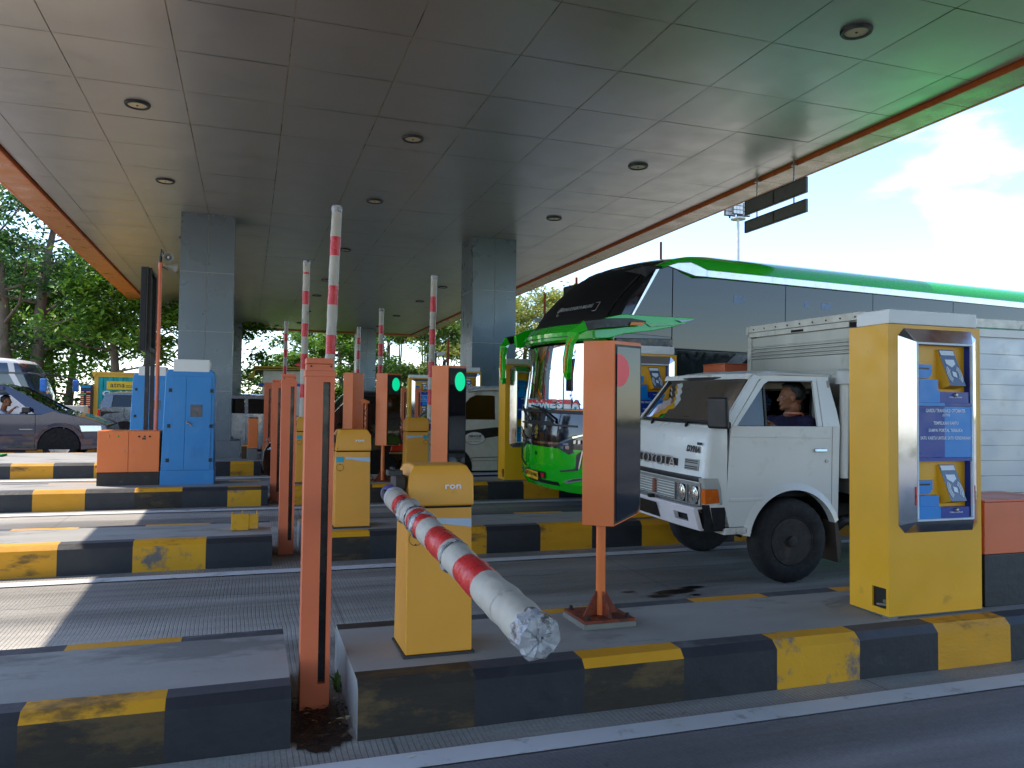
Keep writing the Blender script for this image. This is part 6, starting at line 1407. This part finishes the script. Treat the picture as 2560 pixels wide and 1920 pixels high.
# white cash van heading left
wr = .28; wl = (.55, 2.35); L_ = 3.05
low = outline(L_, [(.06, .24), (.0, .34), (.02, .62), (.10, .80)], [(.22, .93), (.38, 1.02), (L_-.05, 1.02)], [(L_, .9), (L_, .3), (L_-.04, .24)], .22, wl, wr)
van, plate = car('cash_van', 'white van with an oval blue logo on its door, beyond the large green lamp', 'van', 2.40, 11.6, 0, VANW, L_, 1.40, low, [(.4, 1.02)], [(.72, 1.40), (.86, 1.475), (1.1, 1.515), (1.5, 1.53), (L_-.2, 1.53), (L_-.03, 1.50)],
    [[(.24, .95), (.42, 1.02), (.54, 1.02), (.84, 1.37), (.92, 1.40), (1.02, 1.405), (1.02, 1.48), (.70, 1.43)], [(1.235, 1.02), (L_-.02, 1.02), (L_-.05, 1.48), (1.20, 1.48), (1.235, 1.38)], [(.9, 1.40), (1.24, 1.395), (1.24, 1.48), (.9, 1.48)]],
    [[(.56, 1.03), (1.24, 1.03), (1.235, 1.385), (1.18, 1.40), (.93, 1.395), (.85, 1.36)]], wl, wr, DARKGL, ((.30, .98), (.74, 1.42)), ((L_-.02, 1.04), (L_-.05, 1.46)), rimm=ALLOY, inset=.05)
b = MB(); b.tube([(.80, .02, 1.44), (.95, .018, 1.462), (1.2, .018, 1.470), (L_-.1, .018, 1.470)], .006, 6); b.box(1.285, 1.289, -.003, .001, .24, 1.02); b.tube([(.84, -.004, .42), (.90, -.006, .44), (1.28, -.006, .445)], .005, 5); b.box(.8, L_, -.004, 0, .385, .391); obj('body_line', b, mat('shadow_gap', (60, 60, 60), .7), van, smooth=0)
b = MB(); b.box(1.175, 1.265, -.012, .0, .862, .892); b.cyl((1.22, 0, .80), (1.22, -.006, .80), .010, n=10); obj('door_handle', b, BLACK, van, bevel=.008)
b = MB(); b.box(.85, L_, -.006, .05, .215, .238); b.box(.8, L_, -.01, .05, .09, .16); obj('sill', b, BLACKM, van, smooth=0)
BLU = mat('logo_blue', (24, 30, 110), .5); b = MB(); cu_, cz_ = .905, .735; ell = [(cu_+.170*math.cos(a), cz_+.097*math.sin(a)) for a in [2*math.pi*i/40 for i in range(41)]]
b.poly([(u, -.004, z) for u, z in ell[:-1]], 1); b.tube([(u, -.006, z) for u, z in ell], .0035, 5, 0, False)
b.poly([(ell[i][0], -.0065, ell[i][1]) for i in (0, 1, 2, 3, 4, 5, 6)]+[(cu_+.155*math.cos(a), -.0065, cz_+.085*math.sin(a)) for a in (.8, .5, .2, 0)])
b.text('ABACUS', (cu_-.105, -.005, cz_+.018), (1, 0, 0), (0, 0, 1), .215, .036, bold=.05, shear=.25, lift=.002); b.text('Cash Solution', (cu_-.105, -.005, cz_-.062), (1, 0, 0), (0, 0, 1), .205, .028, m=3, bold=.0, lift=.002)
for k in range(12):
    for z in (.006, -.012): b.ell((cu_-.095+.0175*k, -.007, cz_+z), (.005, .002, .005), 8, 4, 2)
obj('door_logo', b, [BLU, mat('logo_white', (236, 238, 236), .4), mat('logo_green', (30, 110, 60), .5), GREYC], van, smooth=0, recalc=False)
b = MB(); b.hexa([(.03, .02, .62), (.26, -.012, .66), (.26, .03, .66), (.05, .1, .62), (.10, .04, .76), (.36, .0, .84), (.36, .03, .84), (.12, .1, .76)]); obj('headlight', b, LENS, van, bevel=.012)
# white coach far left behind the dark car
cw = vthing('white_coach', 'white coach with blue mirrors standing behind the dark blue people carrier', 'bus', -4.62, 21.0, 0)
cs = Shell(1.9, [(.3, .02, .08, .12, 0), (1.0, .0, .08, .12, 0), (1.20, .02, .08, .1, 0), (1.70, .22, .08, .1, 0), (1.74, .24, .08, .1, 0), (1.95, .36, .1, .1, .01), (2.02, .44, .12, .12, .03), (2.07, .75, .14, .14, .1)], 8)
b = MB()
def cwm(i, k, n):
    side = not (1 <= k <= n-3)
    if side: return 1 if i in (2, 4) else 0
    return {0: 0, 1: 1, 2: 1, 3: 2, 4: 1}.get(i, 0)
cs.build(b, cwm, 0); obj('body', b, [mat('coach_white', (226, 226, 224), .25, coat=.4), mat('coach_glass', (60, 72, 86), .06, spec=.9, metal=.3), mat('coach_rail', (96, 98, 104), .4)], cw, smooth=40); cw.scale = (-1, 1, 1)
b = MB()
for u0, u1, z0, z1 in ((.62, .70, 1.2, 1.70), (.67, .73, 1.74, 1.96)): b.prism([(u0-.32+(.2 if z0 > 1.5 else 0), z0), (u0-.20+(.2 if z0 > 1.5 else 0), z0), (u1-.02, z1), (u1-.14, z1)], 'y', -.02, .01)
obj('pillar', b, WHITEP, cw, smooth=0)
b = MB(); b.box(.4, 8, -.01, .01, 1.69, 1.75); obj('side_rail', b, mat('rail_dark', (80, 82, 88), .4), cw, smooth=0)
b = MB()
for k in range(3): b.box(.40+.03*k, .415+.03*k, .25+.35*k, .40+.35*k, 1.76, 1.95)
obj('screen_poster', b, STR, cw, smooth=0)
for v, u in ((-.03, .02), (1.9, -.30)):
    b = MB(); b.tube([(.3, v*.9+.05, 1.72), (.1, v, 1.70), (u-.06, v-.02, 1.62)], .022, 8); ma = obj('mirror_arm', b, BLACK, cw)
    b = MB(); b.box(u-.13, u+.0, v-.10, v+.06, 1.30, 1.60); obj('mirror', b, mat('mirror_blue', (30, 110, 200), .3), ma, bevel=.03, seg=3)
# ---------------------------------------------------------------- people
SKIN = mat('skin_tan', (150, 98, 68), .5, var=.10, vs=18, bump=.05, bs=120); SKIN2 = mat('skin_brown', (138, 90, 64), .5, var=.10, vs=18, bump=.05, bs=120)
HAIR = mat('black_hair', (12, 11, 12), .45, var=.3, vs=50, bump=.6, bs=90, stretch=(1, 1, .3)); EYEW = mat('eye_white', (220, 214, 204), .3); IRIS = mat('iris', (20, 14, 10), .1)
def remesh(name, mb, mt, parent, voxel, smooth=6, disp=0):
    me = bpy.data.meshes.new(name); me.from_pydata([tuple(p) for p in mb.v], [], mb.f); o = bpy.data.objects.new(name, me); scene.collection.objects.link(o)
    bm = bmesh.new(); bm.from_mesh(me); bmesh.ops.recalc_face_normals(bm, faces=bm.faces); bm.to_mesh(me); bm.free()
    m = o.modifiers.new('r', 'REMESH'); m.mode = 'VOXEL'; m.voxel_size = voxel; m.use_smooth_shade = True
    s = o.modifiers.new('s', 'SMOOTH'); s.factor = .5; s.iterations = smooth
    dg = bpy.context.evaluated_depsgraph_get(); nm = bpy.data.meshes.new_from_object(o.evaluated_get(dg)); o.modifiers.clear(); o.data = nm; bpy.data.meshes.remove(me)
    nm.name = name; nm.materials.clear(); nm.materials.append(mt); nm.polygons.foreach_set('use_smooth', [True]*len(nm.polygons)); o.parent = parent; return o
def cap(b, p0, p1, r0_, r1_, k=1.0):
    p0, p1 = Vector(p0), Vector(p1); b.tube([p0, p1], [r0_, r1_], 12); b.ell(p0, (r0_*.995,)*3, 12, 8); b.ell(p1, (r1_*.995,)*3, 12, 8)
def person(label, origin, head, yaw, tilt, sh, el, wr_, hip, k, shirt, trousers=None, collar=None, hairline=.055, fat=1.0, skin=SKIN, moustache=False, d_=-1):
    """seated figure in world coordinates relative to origin; everything faces -x, the head turned by yaw about z"""
    t = thing('person', label, 'person', origin); b = MB(); hd = Vector(head)
    hm = Matrix.Translation(hd) @ Matrix.Rotation(yaw, 4, 'Z') @ Matrix.Rotation(tilt, 4, 'Y') @ Matrix.Diagonal((k, k, k, 1))
    h = MB()
    h.ell((-.012, 0, .025), (.098, .077, .100), 24, 16); h.ell((.030, 0, -.028), (.062, .060, .085), 20, 14); h.ell((.030, 0, -.080), (.054, .052, .038), 16, 10); h.ell((.072, 0, -.100), (.022, .024, .018), 12, 8)
    cap(h, (.088, 0, .004), (.106, 0, -.030), .009, .0135); h.ell((.096, .011, -.034), (.010, .010, .009), 8, 6); h.ell((.096, -.011, -.034), (.010, .010, .009), 8, 6)
    cap(h, (.078, -.038, .022), (.086, 0, .016), .011, .010); cap(h, (.078, .038, .022), (.086, 0, .016), .011, .010)
    h.ell((.088, 0, -.060), (.012, .025, .0075), 12, 6); h.ell((.086, 0, -.070), (.011, .021, .008), 12, 6)
    for s_ in (-1, 1): h.ell((.052, s_*.044, -.018), (.030, .020, .026), 12, 8); h.ell((-.008, s_*.080, -.012), (.022, .010, .033), 12, 8); h.ell((-.002, s_*.076, -.036), (.012, .010, .014), 8, 6)
    b.mesh(h.xf(hm).v, h.f)
    shL, shR = Vector(sh[0]), Vector(sh[1]); mid = (shL+shR)/2; hp = Vector(hip); nk = hm @ Vector((-.025, 0, -.085))
    cap(b, mid+Vector((.0, 0, .03)), nk, .062*k, .056*k)
    lat = (shR-shL).normalized(); fw_ = Vector((lat.y, -lat.x, 0)) if False else lat.cross(Vector((0, 0, 1)))
    rot = Matrix((lat.cross(Vector((0, 0, 1))), lat, Vector((0, 0, 1)))).transposed()
    def torso(m, g):
        m.ell(mid+Vector((0, 0, -.10*k)), (.115*k*g*fat, .185*k*g, .165*k*g), 20, 14, rot=rot); m.ell(mid.lerp(hp, .55), (.120*k*g*fat, .160*k*g*fat, .19*k*g), 20, 14, rot=rot); m.ell(hp, (.125*k*g, .165*k*g, .13*k*g), 16, 10, rot=rot)
        for s in (shL, shR): m.ell(s, (.064*k*g,)*3, 14, 10)
        cap(m, mid+Vector((0, 0, .02*k)), shL.lerp(mid, .3), .06*k*g, .055*k*g); cap(m, mid+Vector((0, 0, .02*k)), shR.lerp(mid, .3), .06*k*g, .055*k*g)
    torso(b, .97)
    for s, e, w in zip((shL, shR), el, wr_):
        e, w = Vector(e), Vector(w); cap(b, s, e, .052*k, .041*k); cap(b, e, w, .042*k, .028*k)
        d = (w-e).normalized(); up_ = Vector((0, 0, 1)); sd = d.cross(up_).normalized(); up_ = sd.cross(d)
        pm = w+d*.055*k; m3 = Matrix((d, sd, up_)).transposed(); b.ell(pm, (.055*k, .042*k, .018*k), 14, 8, rot=m3)
        for i, (off, ln) in enumerate(((-.030, .060), (-.010, .070), (.011, .066), (.030, .050))):   # curled fingers
            a = w+d*.10*k+sd*off*k; c = a+(d*.75-up_*.45)*ln*.5*k; e2 = c+(d*.15-up_*.95)*ln*.55*k; cap(b, a, c, .0095*k, .009*k); cap(b, c, e2, .009*k, .0075*k)
        a = w+d*.045*k-sd*.036*k; c = a+(d*.6-sd*.5-up_*.3)*.045*k; cap(b, a, c, .012*k, .010*k); cap(b, c, c+(d*.8-up_*.4)*.03*k, .010*k, .0085*k)
    for s_ in (-1, 1):    # thighs and shins under the dashboard
        h0 = hp+lat*s_*.09*k; kn = h0+Vector((d_*.38*k, 0, .06*k)); ft = kn+Vector((d_*.12*k, 0, -.30*k)); cap(b, h0, kn, .080*k, .058*k); cap(b, kn, ft, .055*k, .04*k); cap(b, ft, ft+Vector((d_*.13*k, 0, -.01)), .036*k, .028*k)
    remesh('body', b, skin, t, .0052*k, 3)
    c_ = MB(); torso(c_, 1.06)
    for s, e in zip((shL, shR), el): e = Vector(e); cap(c_, s, s.lerp(e, .72), .064*k, .058*k)
    # cut the neck open: drop everything above the collar
    so = remesh('shirt', c_, shirt, t, .008*k, 4)
    if trousers:
        tm = MB(); tm.ell(hp-Vector((0, 0, .05*k)), (.13*k, .17*k, .11*k), 16, 10, rot=rot)
        for s_ in (-1, 1):
            h0 = hp+lat*s_*.09*k; kn = h0+Vector((d_*.38*k, 0, .06*k)); ft = kn+Vector((d_*.12*k, 0, -.28*k)); cap(tm, h0, kn, .088*k, .066*k); cap(tm, kn, ft, .062*k, .05*k)
        remesh('trousers', tm, trousers, t, .012*k, 3)
    # hair: a close cap pushed inside the skull wherever skin shows
    q = MB(); nn, kk_ = 40, 26; q.ell((0, 0, 0), (1, 1, 1), nn, kk_)
    for v in q.v:
        f, s, z = v.x, v.y, v.z; limit = (hairline/.1) if f > .35 else (-.02 if f > -.12 else -.55)
        if -.12 < f <= .35: limit = -.02+(hairline/.1+.02)*((f+.12)/.47)**2
        on = z > limit; w = (1.09+.05*noise.noise(v*6)+.02*noise.noise(v*22)+(.07 if z > .3 else 0)*(1 if f > -.3 else .6)) if on else .86
        v.x, v.y, v.z = -.014+f*.098*w, s*.079*w, .026+z*.104*w
    obj('hair', q.xf(hm), HAIR, t, smooth=80)
    for s_ in (-1, 1):
        e = MB(); e.ell((.0795, s_*.031, -.002), (.0095, .013, .0075), 12, 8); eo = obj('eye', e.xf(hm), EYEW, t)
        e = MB(); e.ell((.0865, s_*.031, -.002), (.0035, .0055, .0055), 10, 6); obj('iris', e.xf(hm), IRIS, eo)
        e = MB(); e.tube([(.083, s_*.016, .021), (.086, s_*.030, .0255), (.074, s_*.048, .020)], [.003, .0042, .002], 6); obj('eyebrow', e.xf(hm), HAIR, t)
    if moustache:
        e = MB(); e.tube([(.086, -.028, -.057), (.098, -.010, -.048), (.098, .010, -.048), (.086, .028, -.057)], [.003, .006, .006, .003], 6); obj('moustache', e.xf(hm), HAIR, t)
    return t, hm, mid, lat
# passenger by the open window, looking away to the far side
NAVYS = mat('navy_shirt', (34, 28, 66), .8, var=.1, vs=14, bump=.2, bs=30); GREYS = mat('slate_shirt', (54, 70, 78), .8, var=.1, vs=14, bump=.2, bs=30); DENIM = mat('dark_trousers', (40, 42, 52), .85)
og = Vector((3.16, 5.03, gz(5.2)))
t, hm, mid, lat = person('man in a navy shirt with a striped collar at the truck side window', og, (.955, .185, 1.432), R(180-32), 0, [(1.02, .07, 1.225), (.93, .385, 1.225)], [(.90, .05, 1.06), (.80, .40, 1.05)], [(.78, .13, 1.175), (.66, .34, 1.12)], (1.0, .24, .88), .93, NAVYS, DENIM, fat=1.1, hairline=.05)
b = MB(); cN = hm @ Vector((-.02, 0, -.125))
e1, e2 = lat, lat.cross(Vector((0, 0, 1)))
for off, m_ in ((0, 0), (.007, 1), (.014, 0)):
    pts = []
    for i in range(25):
        a = 2*math.pi*i/24; c, s = math.cos(a), math.sin(a); rr = .062+off*.9
        pts.append(cN+e1*s*rr+e2*c*(rr+(.012 if c > .7 else 0))+Vector((0, 0, -.012-off*.6-(.055*max(0, c)**4))))
    b.tube(pts, .0048, 6, m_, False)
obj('collar', b, [mat('collar_orange', (226, 120, 84), .7), mat('collar_white', (226, 222, 214), .7)], t)
b = MB(); ch = mid+Vector((-.118, -.085, -.075)); u_ = Vector((.55, -.83, 0)).normalized(); u_ = Vector((.80, -.6, 0)); b.text('UNITED', ch+Vector((-.01, -.06, .0)), u_, (.1, 0, 1), .06, .018, bold=.03, lift=.004); b.text('02', ch+Vector((-.012, -.065, -.03)), u_, (.1, 0, 1), .07, .022, bold=.06, lift=.004); obj('shirt_print', b, WHITEP, t, smooth=0, recalc=False)
# driver at the wheel on the far side
t, hm, mid, lat = person('driver in a slate shirt with short black hair, hands on the truck steering wheel', Vector((3.16, 5.03, gz(6.0))), (.885, .985, 1.438), R(180+24), R(4), [(.94, .79, 1.255), (.94, 1.13, 1.255)], [(.70, .74, 1.15), (.74, 1.24, 1.08)], [(.56, .93, 1.325), (.58, 1.20, 1.27)], (.98, .97, .90), .83, GREYS, DENIM, skin=SKIN2, hairline=.062)
b = MB(); b.tube([mid+Vector((-.05, -.09, .055)), mid+Vector((.0, -.115, .045)), mid+Vector((.05, -.10, .03))], .010, 6); obj('shirt_piping', b, mat('lime_piping', (190, 236, 60), .6), t)
b = MB(); b.tube([mid+Vector((-.112, -.11+.03*i, -.10)) for i in range(8)], .004, 5); obj('shirt_stripe', b, WHITEP, t)
# man at the wheel of the dark blue car, arm towards the window
t, hm, mid, lat = person('man in the dark blue people carrier with his forearm along the window', Vector((-4.36, 16.75, gz(16.75))), (.06, .16, 1.13), 0, 0, [(.0, .36, .90), (.0, .04, .90)], [(.10, .44, .80), (.10, -.02, .86)], [(.28, .40, .92), (.20, -.01, .965)], (-.02, .2, .55), .83, mat('pale_shirt', (200, 200, 204), .8), DENIM, d_=1)
# ---------------------------------------------------------------- trees
def leaf_mat(name, cols, trans=.35):
    m = bpy.data.materials.new(name); m.use_nodes = True; N, L = m.node_tree.nodes, m.node_tree.links; N.clear()
    o = N.new('ShaderNodeOutputMaterial'); p = N.new('ShaderNodeBsdfPrincipled'); tl = N.new('ShaderNodeBsdfTranslucent'); mx = N.new('ShaderNodeMixShader'); g_ = N.new('ShaderNodeNewGeometry'); r_ = N.new('ShaderNodeValToRGB')
    while len(r_.color_ramp.elements) < len(cols): r_.color_ramp.elements.new(.5)
    for i, c in enumerate(cols): r_.color_ramp.elements[i].position = i/(len(cols)-1); r_.color_ramp.elements[i].color = lin(*c)
    L.new(g_.outputs['Random Per Island'], r_.inputs[0]); L.new(r_.outputs[0], p.inputs['Base Color']); p.inputs['Roughness'].default_value = .55
    L.new(r_.outputs[0], tl.inputs[0]); mx.inputs[0].default_value = trans; L.new(p.outputs[0], mx.inputs[1]); L.new(tl.outputs[0], mx.inputs[2]); L.new(mx.outputs[0], o.inputs[0]); return m
BARK = mat('bark', (112, 98, 82), .9, var=.3, vs=6, bump=.8, bs=14, stretch=(1, 1, .25), dirt=(66, 58, 50), dscale=4, dth=.5)
LEAF1 = leaf_mat('leaf_mid', [(44, 78, 38), (64, 104, 44), (84, 122, 50), (56, 92, 60)]); LEAF2 = leaf_mat('leaf_bright', [(60, 104, 30), (94, 140, 36), (120, 160, 48), (76, 118, 42)]); LEAF3 = leaf_mat('leaf_bamboo', [(84, 116, 44), (122, 146, 58), (150, 164, 74), (96, 128, 56)]); LEAF4 = leaf_mat('leaf_yellowish', [(104, 128, 50), (146, 156, 66), (176, 168, 70), (118, 138, 70)])
def tree(name, label, x, y, h, spread, crown_lo, lm, seed=1, trunks=1, clumps=70, per=150, leaf=.13, flat=.5, lean=.0, gap=1.0, group='trees behind the toll plaza', tr_=.16, droop=0):
    """tapered trunk and limbs; leaf-sized faces gathered in many uneven clumps at the limb ends"""
    q = random.Random(seed); t = thing(name, label, 'tree', (x, y, gz(min(y, 36))), 0, group)
    b = MB(); lv = MB(); tips = []
    for k in range(trunks):
        a = 6.28*k/max(1, trunks)+q.random(); off = Vector((.28*math.cos(a), .28*math.sin(a), 0))*(trunks > 1)
        top = Vector((off.x*2.5+lean+q.uniform(-.3, .3), off.y*2.5, h*.82)); n = 8; pts = [off.lerp(top, i/n)+Vector((q.uniform(-1, 1), q.uniform(-1, 1), 0))*.10*(i > 0)*i/n*h*.12 for i in range(n+1)]
        b.tube(pts, [tr_*(1.25-.95*i/n) if i else tr_*1.7 for i in range(n+1)], 9)
        nb = int(clumps/trunks/2.6)
        for j in range(nb):
            f = crown_lo/h*.8+(1-crown_lo/h*.8)*((j+.5)/nb)**.9; f = min(f, .98); i = min(n-1, int(f*n)); p0 = pts[i].lerp(pts[i+1], f*n-i)
            an = j*2.4+q.random(); reach = spread*(.35+.75*q.random())*(1.15-.75*abs(2*(f-.45)) if f > .45 else .85+.3*f); rise = (.25+.6*q.random())*reach*(.8 if droop == 0 else .3)
            e = p0+Vector((math.cos(an)*reach, math.sin(an)*reach, rise)); m1 = p0.lerp(e, .5)+Vector((q.uniform(-.2, .2), q.uniform(-.2, .2), -.12*reach))
            rr = max(.018, tr_*.42*(1-f*.7)); b.tube([p0, m1, e], [rr, rr*.6, rr*.22], 6, caps=False)
            tips.append((e, reach)); tips.append((m1.lerp(e, .5), reach*.8))
            if q.random() < .7:
                s2 = m1+Vector((q.uniform(-1, 1), q.uniform(-1, 1), q.uniform(0, .7)))*reach*.5; b.tube([m1, s2], [rr*.5, rr*.15], 5, caps=False); tips.append((s2, reach*.7))
    obj('trunk', b, BARK, t, smooth=60)
    for c, reach in tips:
        R_ = (.30+.35*q.random())*spread*.42*gap; hue = q.random()
        nl = int(per*(.5+q.random()))
        for i in range(nl):
            d = Vector((q.gauss(0, 1), q.gauss(0, 1), q.gauss(0, flat))); d = d*(R_*.55)
            p = c+d-Vector((0, 0, droop*R_*q.random()*(d.xy.length/R_)))
            s_ = leaf*(.55+.8*q.random()); n_ = Vector((q.gauss(0, .7), q.gauss(0, .7), 1)).normalized(); a = n_.orthogonal().normalized(); a = Matrix.Rotation(q.uniform(0, 6.28), 3, n_) @ a; w = n_.cross(a)
            if droop: a = (a-Vector((0, 0, .8))).normalized(); w = a.orthogonal()*.6
            lv.poly([p-a*s_, p+w*s_*.42+n_*s_*.1, p+a*s_, p-w*s_*.42+n_*s_*.1])
    o = obj('crown', lv, lm, t, smooth=0, recalc=False)
    return t
def at(ratio, y): return ratio*y
T1 = tree('tall_tree', 'tall open tree with two bare grey trunks behind the white coach', at(-.2395, 30), 30, 9.6, 3.4, 3.6, LEAF1, 11, 2, 80, 135, .105, .42, tr_=.22)
T2 = tree('bushy_tree', 'bright green bushy tree rising behind the message board and the canopy edge', at(-.13, 28), 28, 6.9, 2.7, 1.4, LEAF2, 5, 2, 74, 190, .11, .6, tr_=.14)
T3 = tree('spreading_tree', 'dark spreading tree with a crooked trunk seen over the yellow-roofed booth', at(.088, 46), 46, 9.4, 4.2, 3.6, LEAF1, 21, 1, 64, 120, .15, .4, tr_=.34)
T4 = tree('bamboo', 'pale green feathery bamboo clump between the raised barriers and the second grey column', at(.222, 45), 45, 9.8, 2.6, 1.0, LEAF3, 31, 6, 96, 230, .14, .6, tr_=.06, droop=.8)
T5 = tree('yellowish_tree', 'sunlit yellowish tree behind the sloping front of the bus', at(.405, 34), 34, 7.5, 3.0, 1.6, LEAF4, 41, 2, 80, 130, .10, .5, tr_=.15)
dup(T1, (at(-.36, 34), 34, .65), 1.9, label='tall open tree at the edge of the view behind the white coach roof', scale=(1.0, 1.0, 1.02))
dup(T2, (at(-.20, 33), 33, .62), 2.2, label='rounded green tree filling the gap between the bare trunks and the message board', scale=1.0)
dup(T2, (at(-.05, 35), 35, .68), 4.0, label='leafy tree partly hidden by the panelled grey column', scale=1.1)
dup(T2, (at(.045, 37), 37, .7), 1.0, label='low bright bush-like tree beside the yellow-roofed booth', scale=(.7, .7, .52))
dup(T2, (at(.12, 40), 40, .7), 3.1, label='green tree behind the tallest raised barrier and the closed display', scale=.95)
dup(T4, (at(.285, 43), 43, .7), 2.0, label='second bamboo clump, tucked against the grey column by the bus mirror', scale=1.0)
dup(T4, (at(.175, 52), 52, .75), 4.0, label='bamboo clump behind the slimmest far grey column', scale=1.05)
dup(T5, (at(.475, 37), 37, .7), 1.2, label='thin yellowish tree top showing over the crest of the bus screen', scale=(1.0, 1.0, 1.12))
dup(T5, (at(.34, 36), 36, .7), 2.6, label='pale yellow-green tree between the grey column and the bus visor', scale=.95)
dup(T1, (at(-.30, 42), 42, .75), 4.4, label='darker tree far behind the coach, between two nearer trunks', scale=1.0)
dup(T2, (at(-.26, 40), 40, .7), 5.2, label='dark green tree low behind the white coach mirrors', scale=1.15)
# undergrowth along the verge reads as one mass
q = random.Random(77); lv = MB()
for i in range(150):
    y = q.uniform(29, 50); x = y*q.uniform(-.5, .62); R_ = q.uniform(.5, 1.2); c = Vector((x, y, gz(min(y, 36))+R_*.5))
    for k in range(90):
        d = Vector((q.gauss(0, .6), q.gauss(0, .6), abs(q.gauss(0, .7))))*R_; s_ = q.uniform(.08, .2); n_ = Vector((q.gauss(0, .7), q.gauss(0, .7), .8)).normalized(); a = Matrix.Rotation(q.uniform(0, 6.28), 3, n_) @ n_.orthogonal().normalized(); w = n_.cross(a); p = c+d
        lv.poly([p-a*s_, p+w*s_*.5, p+a*s_, p-w*s_*.5])
tag(obj('undergrowth', lv, leaf_mat('leaf_bush', [(38, 72, 30), (62, 104, 40), (90, 128, 48), (50, 84, 44)]), smooth=0, recalc=False), kind='stuff')
